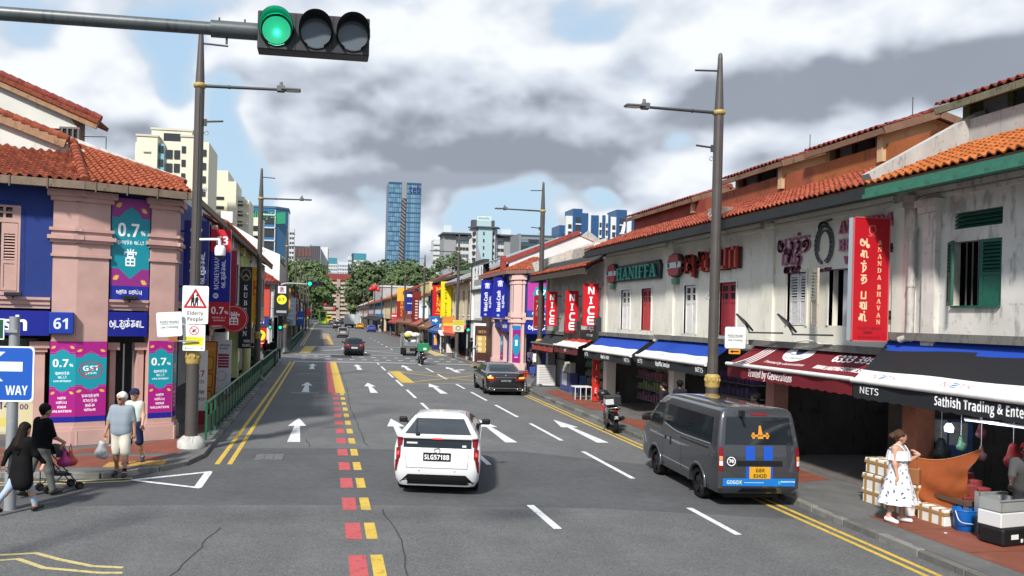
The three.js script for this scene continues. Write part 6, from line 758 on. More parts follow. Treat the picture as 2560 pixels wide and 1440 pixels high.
hanging('green yellow police notice on the lamp by the cream shop',11.6,12.6,2.35,3.4,71.6,signMat(64,72,(g)=>{fill(g,'#c9c4a8');fill(g,'#bdb13a',2,2,60,30);ring(g,'#7c6b55',30,50,12,5)}),mSignBack,'notice','notice_board');
{const t=thing('shop_canopy','orange and yellow shop canopy under the yellow KOMALA sign','canopy',[12.7,0,-81]);add(t,'canopy',[box(-0.6,2.6,2.9,3.7,-1,0)],M([0.5,0.2,0.04],0.7));add(t,'sign_strip',[box(2.2,2.7,3.0,3.8,0.01,0.1),box(-0.6,1.5,2.75,3.0,0.01,0.1)],M([0.6,0.52,0.03],0.6));add(t,'poster',box(-0.7,0.2,2.0,2.8,-0.3,-0.2),M([0.6,0.2,0.06],0.7));const u=thing('parasol','red and white small awning over the pavement stall by the signal','awning',[11.9,0,-79.5]);add(u,'canopy',[slab([-0.4,1.85,0.8],[1.4,1.85,0.8],[1.4,2.3,-0.8],[-0.4,2.3,-0.8],0.05)],M([0.65,0.65,0.64],0.7));add(u,'red_cover',slab([0.2,2.15,-0.2],[1.7,2.15,-0.2],[1.7,2.75,-1.2],[0.2,2.75,-1.2],0.05),M([0.5,0.05,0.04],0.7));add(u,'post',[cyl(-0.3,0.1,1.9,0.6,0.04),cyl(1.3,0.1,1.9,0.6,0.04),box(0.4,1.3,0.1,1.0,-0.4,0.2)],mWhiteTrim)}
{const t=thing('rear_roof_building','dark grey pitched roof building with a green ridge behind the cream shop','building',[17,0,-92]);add(t,'roof',slab([-3,8.2,6],[9,10.2,-2],[9,10.5,-20],[-3,8.2,-16],0.3),M([0.12,0.125,0.125],0.85,{map:texGrime,scale:3}));add(t,'ridge_cap',bar([-3,8.35,6.2],[9,10.4,-1.8],0.3,0.35),M([0.16,0.26,0.2],0.7));add(t,'wall',box(-2.5,8.5,0,8,-16,0),M([0.4,0.38,0.33],0.85,{map:texGrime,scale:4}));const u=thing('grey_roof_building','pale grey flat topped building over the orange roofs in the distance','building',[15.2,0,-200]);add(u,'wall',box(-1,16,0,10.5,-30,0),M([0.42,0.43,0.45],0.85,{map:texStain,scale:6}));add(u,'parapet',box(-1.2,16.2,10.5,10.9,-30.2,0.2),M([0.5,0.5,0.52],0.8))}
// ---------- towers beyond the street ----------
const boxCache=new Map();
const cached=(w,h,d)=>{const k=[w,h,d].map((v)=>v.toFixed(2)).join();if(!boxCache.has(k))boxCache.set(k,new THREE.BoxGeometry(w,h,d));return boxCache.get(k)};
function pieces(parent,name,x0,x1,y0,y1,nx,ny,wx,wy,z,mats,d=0.3,skip){
const g=cached((x1-x0)/nx*wx,(y1-y0)/ny*wy,d);let k=0;
for(let j=0;j<ny;j++)for(let i=0;i<nx;i++){if(skip&&skip(i,j))continue;const m=new THREE.Mesh(g,mats[(i*7+j*3+k++)% mats.length]);m.name=name;m.position.set(lerp(x0,x1,(i+0.5)/nx),lerp(y0,y1,(j+0.5)/ny),z);parent.add(m)}
}
const mTW=M([0.5,0.52,0.54],0.8),mTG=M([0.2,0.215,0.23],0.8),mWinD=M([0.03,0.035,0.042],0.15),mWinB=M([0.07,0.1,0.13],0.12),mWinL=M([0.14,0.18,0.22],0.15);
function tower(label,X0,X1,s,h,D,wall,name='tower_block'){const t=thing(name,label,'building',[(X0+X1)/2,0,-s]);const w=(X1-X0)/2;if(wall)add(t,'wall',box(-w,w,0,h,-D,0),wall);return[t,w]}
{
const cr=M([0.66,0.63,0.5],0.85),cr2=M([0.52,0.5,0.42],0.85),bl=M([0.2,0.38,0.44],0.8),t=thing('housing_block','tall cream apartment block with pale blue strips, cut by the near lamp','building',[-31,0,-170]);
add(t,'wall',[box(-6.6,-2.6,0,38.3,-14,0),box(-1.4,1.9,0,37.6,-14,-1.6),box(1.9,4.6,0,38.6,-14,0),box(5.6,7.4,0,37.9,-14,-0.5),box(-4.4,3.6,37.6,40.4,-12,-3),box(-7.3,-6.6,0,37.4,-14,-2)],cr);
add(t,'blue_strip',[box(-2.6,-1.4,0,37.2,-14,-0.9),box(4.6,5.6,0,37.2,-14,-0.9)],bl);add(t,'roof_ledge',[box(-6.8,-2.4,38.3,38.7,-14,0.2),box(1.8,4.8,38.6,39,-14,0.2),box(-4.6,3.8,40.4,40.8,-12,-2.8)],cr2);add(t,'roof_opening',[box(-2,1.4,38.2,39.8,-3.2,-2.95)],mWinD);
pieces(t,'window',-2.5,-1.5,10,37.4,1,10,0.8,0.5,-0.85,[mWinD,mWinB]);pieces(t,'window',-1.3,1.8,9.2,36.6,2,10,0.78,0.64,-1.55,[mWinD]);pieces(t,'window',1.9,3.2,10,37.4,1,10,0.6,0.5,0.02,[mWinD,mWinB]);pieces(t,'window',5.7,7.2,10,37,1,10,0.6,0.5,-0.45,[mWinD]);pieces(t,'ledge',-6,-3.2,30,37,1,2,0.5,0.08,0.1,[cr2],0.4);
const t2=thing('housing_block','second cream apartment block with a stepped top behind the first lamp','building',[-22,0,-195]);add(t2,'wall',[box(-4.6,-0.5,0,36.4,-12,0),box(-0.5,1.5,0,33.8,-12,0.8),box(-5.3,-4.2,0,34,-12,1.5)],cr);pieces(t2,'window',-4,-1,20,31,1,5,0.8,0.3,0.02,[mWinD]);
const t3=thing('housing_block','third cream apartment block with stacked corner balconies behind the MONEYMAX sign','building',[-22.5,0,-200]);add(t3,'wall',[box(-4.4,0.9,0,31.8,-12,2),box(0.9,3.4,0,31,-12,1.2),box(3.4,4.6,0,30.4,-12,0.4)],cr);pieces(t3,'window',-3.4,0.3,12,29,3,7,0.6,0.5,2.02,[mWinD]);pieces(t3,'window',1.1,3.3,9,30.5,1,9,0.9,0.52,1.25,[mWinD,mWinB]);pieces(t3,'balcony',1,4.5,9,30.5,1,9,1,0.16,1.5,[cr2],0.9);
const t4=thing('housing_block','lowest cream apartment block left of the blue hotel','building',[-18,0,-220]);add(t4,'wall',[box(-2.4,1.6,0,28.6,-10,0)],cr);pieces(t4,'window',-0.8,1.2,6,27,1,8,0.8,0.5,0.02,[mWinD]);
}
{
const gl=M([0.035,0.13,0.26],0.12),t=thing('hotel','blue glass hotel with green lettering and white balcony frames','building',[-20.5,0,-300]);add(t,'wall',[extr([[-7,0],[3,0],[7.4,4],[7.4,16],[-7,16]].map(([x,z])=>[x,z]),41.2).rotateX(-Math.PI/2)],gl);add(t,'parapet',[extr([[-7.2,-0.2],[3.1,-0.2],[7.6,3.9],[7.6,16],[-7.2,16]],0.7).rotateX(-Math.PI/2).translate(0,41.2,0)],M([0.06,0.12,0.2],0.4));
pieces(t,'balcony_frame',-2.6,2.9,4,41,1,8,1,0.1,0.3,[mTW],0.8);pieces(t,'window',-2.4,2.7,2,39,1,8,0.96,0.5,0.1,[mWinD,mWinB],0.3);add(t,'fin',[box(-2.8,-2.5,2,40.5,0,0.5),box(2.7,3,2,40.5,0,0.5)],mTW);add(t,'floor_band',Array.from({length:12},(_,i)=>box(-6.9,-2.9,3+i*3.2,3.2+i*3.2,0,0.12)),M([0.02,0.07,0.15],0.3));
add(t,'sign_band',box(-7,0,37.2,40,0.1,0.3),mWinD);add(t,'lettering',textGeo('Holiday Inn',2.2,0.1,fontBold).scale(0.7,1,1).translate(-7.2,37.6,0.32),M([0.02,0.4,0.12],0.5));add(t,'side_sign',box(0,4.6,35.5,39.6,0,0.3).rotateY(-0.74+0.0).translate(3.4,0,-0.2),M([0.02,0.22,0.12],0.5));
}
{let[t,w]=tower('slim grey tower just right of the blue hotel',-18.6,-15,420,46.5,8,mTW);pieces(t,'window',-w,w,6,45,3,16,0.7,0.4,0.02,[mWinD]);
[t,w]=tower('dark grey slab tower with brown top panels',-15.6,-6.3,450,39.4,14,M([0.06,0.06,0.068],0.7));pieces(t,'window',-w,w,3,33,7,9,0.72,0.45,0.02,[mWinL,mWinB]);pieces(t,'panel',-w,w,34,39,5,1,0.6,0.9,0.1,[M([0.16,0.07,0.06],0.8)]);
[t,w]=tower('plain dark grey tower core beside the brown topped slab',-6.3,-1.8,450,40.3,14,M([0.09,0.09,0.1],0.8));pieces(t,'groove',-w,w,2,40,4,1,0.1,1,0.05,[mWinD]);
[t,w]=tower('narrow white slab tower with grey strip',-1.6,2.4,460,40.6,12,M([0.6,0.62,0.63],0.8));add(t,'side_strip',box(w-0.8,w+0.6,0,39.8,-11,-0.3),mTG);
const wb=M([0.5,0.54,0.57],0.8),tq=M([0.05,0.22,0.28],0.2);
[t,w]=tower('blue topped white apartment tower nearest the narrow white slab',3.2,11.7,700,50.8,14,wb);add(t,'glass_crown',box(-w,w,46,51,-14,0.2),tq);pieces(t,'window',-w,w,2,45.5,6,14,0.6,0.5,0.02,[mWinB,mWinL]);
[t,w]=tower('paler white apartment tower in the middle of the distant group',12.4,21,700,47.7,14,wb);pieces(t,'window',-w,w,2,46,6,14,0.6,0.5,0.02,[mWinB,mWinL]);
[t,w]=tower('narrow white tower attached to the blue crowned tower',20.8,25,705,53,14,wb);pieces(t,'window',-w,w,2,51,3,14,0.7,0.4,0.02,[mWinB]);
[t,w]=tower('white apartment tower with dark left edge and blue glass crown',24.2,36.5,700,55.4,14,wb);add(t,'glass_crown',box(-w+1,w,50,55.6,-14,0.2),tq);add(t,'edge',box(-w,-w+1.4,0,55.4,-14,0.3),M([0.05,0.07,0.09],0.3));pieces(t,'window',-w+2,w,2,49,7,14,0.65,0.5,0.02,[mWinB,mWinL]);
[t,w]=tower('brown and white banded apartment slab with a red roof above the street end',0.5,14,380,19,12,M([0.2,0.13,0.1],0.85),'housing_block');pieces(t,'balcony_band',-w,w,1,18.6,2,9,0.94,0.5,0.2,[M([0.42,0.37,0.32],0.8)],0.9);add(t,'stair_core',box(-0.8,0.8,0,19.5,-1,1),M([0.34,0.27,0.23],0.8));add(t,'roof',box(-w-0.5,w+0.5,19,22,-12,0.5),M([0.22,0.05,0.045],0.8))}
{
const h=102,t=thing('office_tower','tall blue glass office tower with a diagonal striped centre band','building',[58.66,0,-600]),g1=M([0.1,0.2,0.3],0.1),g2=M([0.13,0.25,0.35],0.08),g3=M([0.08,0.165,0.26],0.14),fr=M([0.025,0.075,0.14],0.35);
add(t,'core',box(-12.1,12.2,0,h,-22,-0.4),fr);
for(const[x0,x1,n]of[[-12,-2.5,6],[1.4,12.1,7]]){pieces(t,'window',x0,x1,30,h-1,n,20,0.9,0.9,-0.25,[g1,g2,g1,g3,g2]);add(t,'floor_band',Array.from({length:11},(_,i)=>box(x0,x1,29.5+i*7.1,30.3+i*7.1,-0.4,0.1)),M([0.02,0.07,0.15],0.3))}
add(t,'centre_strip',box(-2.4,1.3,90,h+0.3,-0.4,0.2),M([0.2,0.22,0.24],0.7));add(t,'centre_band',extr([[-4.4,20],[-0.6,20],[1.1,90],[-2.2,90]],0.3).translate(0,0,-0.35),M([0.035,0.035,0.04],0.6));for(let i=0;i<26;i++){const y=22+i*2.65,x=lerp(-4.4,-2.2,(y-20)/70);add(t,'stripe',bar([x+0.1,y+1.4,0.1],[x+3.3,y-1.4,0.1],0.25,0.5),M([0.3,0.25,0.24],0.6))}
add(t,'wall_lettering',[textGeo('teb',5.4,0.2,fontBold).scale(0.72,1,1).translate(3.2,94.4,0.05)],M([0.012,0.02,0.12],0.5));add(t,'lettering_accent',ball(8.6,98.6,0.15,0.4),M([0.6,0.1,0.2],0.5));
}
{
const t=thing('hotel','grey hotel with glass centre bay and NOVOTEL roof sign','building',[76,0,-392]),gr=M([0.27,0.275,0.285],0.8),lt=M([0.48,0.485,0.49],0.8),glass=M([0.34,0.47,0.5],0.15);
add(t,'wall',[box(-18,-12,0,44,-14,0),box(12,17,0,44,-14,0),box(-2.6,2.6,0,46,-12,4.2)],gr);add(t,'wing',[box(-12,-5.5,0,43,-14,-0.6),box(6.2,12,0,43,-14,-0.6),extr([[-5.5,-0.6],[-2.4,3.4],[6.8,3.4],[8.4,-0.6]],46.8).rotateX(-Math.PI/2).translate(0,0,0),extr([[-5.6,0],[-2.6,-3],[6.8,-3],[8.4,0]],47).rotateX(-Math.PI/2)],lt);
pieces(t,'window',-12,-5.6,8,42,4,10,0.86,0.42,-0.5,[mWinD,mWinB]);pieces(t,'window',8.5,12,8,42,2,10,0.86,0.42,-0.5,[mWinD,mWinB]);pieces(t,'window',-4.6,-2.7,8,46,1,12,0.8,0.4,2.6,[mWinD],1.2);pieces(t,'window',5.2,6.6,8,46,1,12,0.7,0.4,3.1,[mWinD],0.4);
add(t,'glass_bay',extr([[1.6,0],[5,0],[5,47],[-2,47],[-2,38],[0.4,30]],0.8).translate(0,0,4),glass);pieces(t,'slit_window',0.3,1.2,8,46,1,11,0.7,0.45,4.9,[mWinD]);add(t,'eaves',[box(-19,-5,43.6,44.4,-14,2.5),box(8,19,43.6,44.4,-14,2.5),extr([[-6.5,-1],[-3,-6],[7.4,-6],[9.6,-1]],0.6).rotateX(-Math.PI/2).translate(0,47,0)],M([0.07,0.075,0.085],0.6));
add(t,'roof_sign',box(-2.3,4.8,47.6,53.4,2,2.6),glass);add(t,'sign_face',new THREE.PlaneGeometry(6.8,2).translate(1.25,51.8,2.62),signMat(256,64,(g)=>{fill(g,'#c5d8de');txt(g,'NOVOTEL',128,34,48,{color:'#1d2730',fit:240})}));add(t,'plant_room',[box(-4.6,-2.4,47.6,51,-2,2.2),box(5,6.6,47.6,51,-2,2.2)],M([0.06,0.065,0.07],0.7));add(t,'fin_wall',[box(-17.5,-13.6,44.4,48.6,-6,-5.5),box(11.5,16.6,44.4,47.8,-6,-5.5)],M([0.5,0.56,0.6],0.6));
let[u,w]=tower('pale grey rear tower edge left of the NOVOTEL hotel',57.4,62.6,425,44,10,mTW);pieces(u,'balcony',-w,w,10,43,1,12,1.15,0.3,0.3,[lt],0.8);
}
{let[t,w]=tower('dark green glass office block behind the near lamps',73.4,87.5,300,35.3,14,M([0.04,0.075,0.09],0.2));pieces(t,'window',-w,w,12,35,4,7,0.85,0.6,0.1,[mWinL,mWinB,mWinD]);add(t,'edge',[box(-w-0.4,-w+0.4,0,35.6,-14,0.4),box(-w,w+9,33.6,34.4,-14,0.3)],mTG);add(t,'side_block',box(w,w+7,0,33,-12,-2),M([0.13,0.14,0.16],0.6));
[t,w]=tower('small white apartment tower between hotel and dark office block',116,124,500,49,10,mTW);pieces(t,'window',-w,w,20,48,4,9,0.6,0.5,0.05,[mWinB]);
const nb=M([0.02,0.07,0.18],0.3),wl=M([0.58,0.6,0.61],0.8);
const condo=(label,list,s)=>{const x0=list[0][0],t=thing('apartment_tower',label,'building',[x0,0,-s]);for(const[a,b,h,m,wn]of list){add(t,'wall',box(a-x0,b-x0,0,h,-12,m===nb?0.4:0),m);if(wn){pieces(t,'window',a-x0 +(b-a)*0.25,b-x0 -(b-a)*0.1,20,h-3,1,8,0.8,0.55,m===nb?0.5:0.1,[mWinD]);pieces(t,'ledge',a-x0 +(b-a)*0.25,b-x0 -(b-a)*0.1,17.5,h-5,1,8,0.86,0.14,m===nb?0.6:0.2,[wl],0.8)}}};
condo('lower blue and white apartment tower beside the grey gable',[[102.9,104,40,wl],[104,108.6,45.6,nb,1]],352);condo('middle blue and white apartment tower with stepped roof',[[106.6,109.5,49.7,wl,1],[109.5,113.9,53,nb,1],[113.9,116.6,51.2,nb],[116.6,118,51.4,wl],[118,121.5,50.4,nb],[121.5,123.2,51,wl,1],[123.2,124.6,50.6,nb],[124.6,126,50.9,wl,1],[126,127,50,nb]],350);condo('right blue and white apartment tower partly behind the red roof',[[127.2,129.8,50.1,wl,1],[129.8,134.6,53.4,nb,1],[134.6,137,52.5,wl],[137,141,51,nb,1]],350)}
// ---------- trees ----------
function leafCrown(lobes,n,size,cols){
const pos=[],nor=[],col=[],c=new THREE.Color(),tot=lobes.reduce((s,l)=>s+l[3]*l[4]*l[5],0);
for(const[cx,cy,cz,rx,ry,rz]of lobes){
const m=Math.round(n*rx*ry*rz/tot);
for(let i=0;i<m;i++){
const th=rnd()*6.283,ph=Math.acos(rr(-0.85,1)),dx=Math.sin(ph)*Math.cos(th),dy=Math.cos(ph),dz=Math.sin(ph)*Math.sin(th);
const bump=1+0.32*noise.noise(cx+dx*2.6,cy+dy*2.6,cz+dz*2.6),r=Math.cbrt(rr(0.12,1))*bump;if(noise.noise(dx*r*rx*0.45+cx,dy*r*ry*0.45,dz*r*rz*0.45)<-0.16)continue;
const p=new V3(cx+dx*r*rx,cy+dy*r*ry,cz+dz*r*rz),nn=new V3(dx+rr(-1,1),dy+rr(-0.4,1.2),dz+rr(-1,1)).normalize(),a=new V3(0,1,0).cross(nn).normalize(),b=nn.clone().cross(a),s=size*rr(0.5,1.15),spin=rnd()*3.14,u=a.clone().multiplyScalar(Math.cos(spin)*s).addScaledVector(b,Math.sin(spin)*s),v=nn.clone().cross(u).multiplyScalar(rr(0.4,0.75));const k=cols[Math.floor(rnd()*cols.length)],f=rr(0.8,1.2);
const q=[p.clone().sub(u),p.clone().addScaledVector(v,-1),p.clone().add(u),p.clone().add(v)];for(const t of[0,1,2,0,2,3]){pos.push(q[t].x,q[t].y,q[t].z);nor.push(nn.x,nn.y,nn.z);col.push(k[0]*f,k[1]*f,k[2]*f)}
}
}
const g=new THREE.BufferGeometry();g.setAttribute('position',new THREE.Float32BufferAttribute(pos,3));g.setAttribute('normal',new THREE.Float32BufferAttribute(nor,3));g.setAttribute('color',new THREE.Float32BufferAttribute(col,3));return g;
}
const mLeaf=new THREE.MeshPhysicalMaterial({vertexColors:true,roughness:0.75,side:THREE.DoubleSide,transmission:0.5,thickness:0}),mBark=M([0.09,0.065,0.045],0.9,{map:texGrime,scale:1.5});
const LC1=[[0.09,0.16,0.04],[0.07,0.13,0.035],[0.12,0.19,0.05],[0.09,0.14,0.045]],LC2=[[0.11,0.2,0.04],[0.15,0.24,0.05],[0.09,0.17,0.04]],LCY=[[0.16,0.13,0.04],[0.11,0.12,0.035],[0.07,0.1,0.03]];
function tree(label,x,s,lobes,n,size,cols,trunkH,r=0.5,group,name='street_tree',cat='tree'){
const t=thing(name,label,cat,[x,0,-s],0,group);const top=new V3(0,trunkH,0);add(t,'trunk',rod([0,0,0],top,r,r*0.7,10),mBark);
for(const l of lobes)add(t,'limb',tube([top,[l[0]*0.4,lerp(trunkH,l[1],0.5),l[2]*0.4],[l[0]*0.8,l[1],l[2]*0.8]],r*0.3,8,6),mBark);
const m=new THREE.Mesh(leafCrown(lobes,n,size,cols),mLeaf);m.name='crown';t.add(m);return t;
}
const G='trees closing the end of the street';
tree('bright green spreading tree at the left, nearest of the street end trees',-3.5,205,[[0,10,0,6,4,5],[-3,13,-2,5,4,5],[3.4,9,1,4,3.6,4],[1,13.6,0,4,3.2,4]],5200,0.75,LC2,5,0.5,G);
tree('dark green tree behind the far left row, top above the grey slab',-9.5,260,[[0,14,0,7,5,6],[-4,17,0,5,4,5],[4,12,2,5,5,5]],4200,0.9,LC1,7,0.6,G);
tree('shaded dark tree over the road beyond the green bus',1.0,400,[[0,9,0,10,6,6],[6,7,0,8,5,6],[-6,12,0,7,6,6],[0,3.5,0,12,3,5]],4200,1.2,LC1,4,0.7,G);
tree('dark tree low over the distant traffic, right of the shaded tree',11,390,[[0,7,0,7,6,6],[4,10,0,5,5,5],[-3,3,0,8,3,5]],3000,1.2,LC1,4,0.7,G);
tree('large round crowned tree left of the glass office tower',20,330,[[0,16,0,8,7,7],[-6,13,2,6,6,6],[6,20,-2,7,6,6],[-4,21,0,6,4.5,5],[3,10,3,8,6,6],[-5,7,2,6,5,5]],7000,1.05,LC1,9,0.8,G);
tree('tall green tree with a rounded top beside the large round crown',31,320,[[0,17,0,6,6,6],[3,21,0,6,4.5,5],[-3,12,2,6,5,5],[4,12,2,6,6,5]],5600,1.0,LC2,9,0.7,G);
tree('dark tree directly in front of the glass office tower base',41,318,[[0,16,0,6,6.5,6],[-4,19,0,5,4.5,5],[3,11,0,6,6,6]],5000,1.0,LC1,8,0.7,G);
tree('yellowing tree in front of the large green crowns',22.5,290,[[0,9,0,3.2,4,3],[2,7,0,3,3,3],[-1,5,0,3,3,3]],1900,0.75,LCY,5,0.4,G);
tree('low bright shrubby tree right of the office tower base',44,262,[[0,10.5,0,6,2.4,4],[5,10,0,5,2,4]],2200,0.8,LC2,7,0.4,G);
tree('small spiky roof tree growing on top of the yellow shophouses',16.4,103,[[0,2.2,0,1.4,1.3,1.2],[1.3,1.6,0,1.3,1.1,1.2],[-1.3,1.7,0,1.1,1.2,1],[0.4,3,0,0.5,1.1,0.5]],900,0.3,LC1,0.6,0.08,undefined,'roof_tree').position.y=8.6;
{const t=thing('lantern','bright red ornament on a distant lamp before the yellowing tree','lantern',[12.4,10.2,-197]);add(t,'body',[ball(0,0,0,0.8,1,1,1),ball(0.9,-0.5,0,0.5),ball(-0.8,-0.4,0,0.5)],M([0.6,0.03,0.03],0.5));add(t,'tassel',rod([0,-0.7,0],[0,-1.6,0],0.08),M([0.6,0.1,0.03],0.6))}
// ---------- vehicles: bodies lofted from plan-view slices [height, rear setback, front setback, half width, rear corner, front corner] ----------
function body(slices,L,N=9){
const half=(s)=>{const[y,zr,zf,w,r1,r2]=s,o=[];for(let i=0;i<3;i++)o.push([(w-r1)*i/3,zr]);for(let i=0;i<=4;i++){const a=i/4*Math.PI/2;o.push([w-r1+Math.sin(a)*r1,zr+r1*0.7*(1-Math.cos(a))])}for(let i=1;i<N;i++)o.push([w,lerp(zr+r1*0.7,L-zf-r2,i/N)]);for(let i=0;i<=4;i++){const a=i/4*Math.PI/2;o.push([w-r2+Math.cos(a)*r2,L-zf-r2+Math.sin(a)*r2])}for(let i=2;i>=0;i--)o.push([(w-r2)*i/3,L-zf]);return o};
const rows=slices.map((s)=>{const h=half(s),full=[...h,...h.slice(1,-1).reverse().map(([x,z])=>[-x,z])];return full.map(([x,z])=>[x,s[0],-z])});
const K=rows[0].length,pos=rows.flat(2),idx=[];
for(let j=0;j<rows.length-1;j++)for(let i=0;i<K;i++){const a=j*K+i,b=j*K +(i+1)% K,c=a+K,d=b+K;idx.push(a,b,d,a,d,c)}
const nHalf=half(slices[0]).length;for(const[j,flip]of[[0,1],[rows.length-1,0]])for(let i=0;i<nHalf-1;i++){const m=(k)=>j*K +((K-k)% K),a=j*K+i,b=j*K+i+1;const q=[[a,b,m(i+1)],[a,m(i+1),m(i)]];for(const t of q)if(new Set(t).size===3)idx.push(...(flip?[t[0],t[2],t[1]]:t))}
let g=new THREE.BufferGeometry();g.setAttribute('position',new THREE.Float32BufferAttribute(pos,3));g.setIndex(idx);g.computeVertexNormals();g.setAttribute('uv',new THREE.Float32BufferAttribute(new Float32Array(pos.length/3*2),2));return toCreasedNormals(g,0.6);
}
const evaluator=new Evaluator();evaluator.useGroups=false;evaluator.attributes=['position','normal','uv'];
function carve(g,wheels,r){let b=new Brush(g);b.updateMatrixWorld();for(const z of wheels){const c=new Brush(new THREE.CylinderGeometry(r,r,4,28).rotateZ(Math.PI/2).translate(0,r*0.8,-z));c.updateMatrixWorld();b=evaluator.evaluate(b,c,SUBTRACTION)}return b.geometry}
const mTyre=M([0.012,0.012,0.013],0.85,{spec:0.3}),mRim=M([0.22,0.22,0.23],0.4,{metal:0.7}),mCarGlass=M([0.012,0.016,0.02],0.04),mTail=M([0.16,0.006,0.01],0.12),mTailLit=M([0.5,0.05,0.03],0.25,{emit:'#ff2a1c',emitI:0.9}),mAmber=M([0.6,0.25,0.02],0.3,{emit:'#ff9a20',emitI:1.1}),mChrome=M([0.55,0.56,0.57],0.15,{metal:0.9}),mTrim=M([0.01,0.01,0.011],0.5,{spec:0.5});
function car({name='car',label,category='car',x,s,turn=0,L,slices,paint,wheels=[0.9,3.6],wr=0.32,rearGlass,sideGlass,lamps=[],lit=[],plate,dark=[],mirrors,group,rim=mRim,arch=true,detail=true}){
const t=thing(name,label,category,[x,0,-s],turn,group);const at=(y,k)=>{let i=0;while(i<slices.length-2&&y>slices[i+1][0])i++;const a=slices[i],b=slices[i+1],f=clamp((y-a[0])/(b[0]-a[0]));return lerp(a[k],b[k],f)};
const rz=(px,y)=>{const w=at(y,3),r=at(y,4),q=Math.abs(px)-(w-r);return -(at(y,1)+(q>0&&r>0?r*0.7*(1-Math.sqrt(Math.max(0,1 -(q/r)**2))):0))};
const bil=(c,u,v)=>[0,1].map((k)=>lerp(lerp(c[0][k],c[1][k],u),lerp(c[3][k],c[2][k],u),v));
const rear=(c,off,nu=8,nv=5)=>surf((u,v)=>{const[px,y]=bil(c,u,v);return[px,y,rz(px,y)+off]},nu,nv);
const side=(c,sd,off)=>surf((u,v)=>{const[z,y]=bil(c,sd>0?u:1-u,v);return[sd*(at(y,3)+off),y,-z]},6,4);
const bg=body(slices,L);add(t,'body',arch?carve(bg,wheels,wr+0.06):bg,paint);
const W=at(wr,3);for(const z of wheels)for(const sd of[-1,1]){const w=part(t,'wheel');w.position.set(sd*(W-0.1),wr,-z);add(w,'tyre',lathe([[wr*0.66,-0.1],[wr*0.93,-0.105],[wr,-0.07],[wr,0.07],[wr*0.93,0.105],[wr*0.66,0.1]],24).rotateZ(Math.PI/2),mTyre);add(w,'rim',[new THREE.CylinderGeometry(wr*0.66,wr*0.66,0.1,20).rotateZ(Math.PI/2),...(detail?Array.from({length:5},(_,i)=>box(-0.015,0.015,0,wr*0.62,-0.04,0.04).rotateX(i*1.257).translate(sd*0.06,0,0)):[])],rim)}
add(t,'underbody',box(-W+0.25,W-0.25,0.17,0.3,-L+0.3,-0.3),mTrim);
if(rearGlass)add(t,'rear_window',rear(rearGlass,0.008,10,8),mCarGlass);
for(const q of sideGlass??[])for(const sd of[-1,1])add(t,'side_window',side(q,sd,0.006),mCarGlass);
for(const[c,m,nm]of dark)add(t,nm??'bumper_trim',rear(c,0.01),m??mTrim);
for(const c of lamps)for(const sd of[1,-1])add(t,'tail_lamp',rear(sd>0?c:[c[1],c[0],c[3],c[2]].map(([a,b])=>[-a,b]),0.014),mTail);for(const[c,m]of lit)for(const sd of[1,-1])add(t,'lit_lamp',rear(sd>0?c:[c[1],c[0],c[3],c[2]].map(([a,b])=>[-a,b]),0.02),m);
if(plate){const[y,h,w2,str,bgc,fg,lines]=plate,p=add(t,'number_plate',box(-w2,w2,y-h,y+h,rz(0,y)-0.01,rz(0,y)+0.025),M(bgc,0.4));add(t,'plate_lettering',new THREE.PlaneGeometry(w2*1.96,h*1.9).translate(0,y,rz(0,y)+0.028),signMat(192,lines?96:52,(g)=>{fill(g,bgc);if(lines)lines.forEach((l,i)=>txt(g,l,96,26+i*46,44,{color:fg}));else txt(g,str,96,27,44,{color:fg,fit:180})}))}
if(mirrors)for(const sd of[-1,1]){const[z,y]=mirrors,w=at(y,3);add(t,'mirror',[rbox(-0.1,0.1,-0.07,0.07,-0.05,0.05,0.04).translate(sd*(w+0.14),y+0.06,-z),rod([sd*(w-0.05),y,-z],[sd*(w+0.1),y+0.02,-z],0.025)],mTrim)}
return Object.assign(t,{rear,side,rz,at});
}
const paintWhite=M([0.72,0.73,0.74],0.28,{coat:1}),paintBlack=M([0.008,0.008,0.01],0.25,{coat:1}),paintGrey=M([0.045,0.048,0.055],0.32,{coat:1,metal:0.3}),paintSilver=M([0.2,0.2,0.2],0.35,{coat:1,metal:0.4});
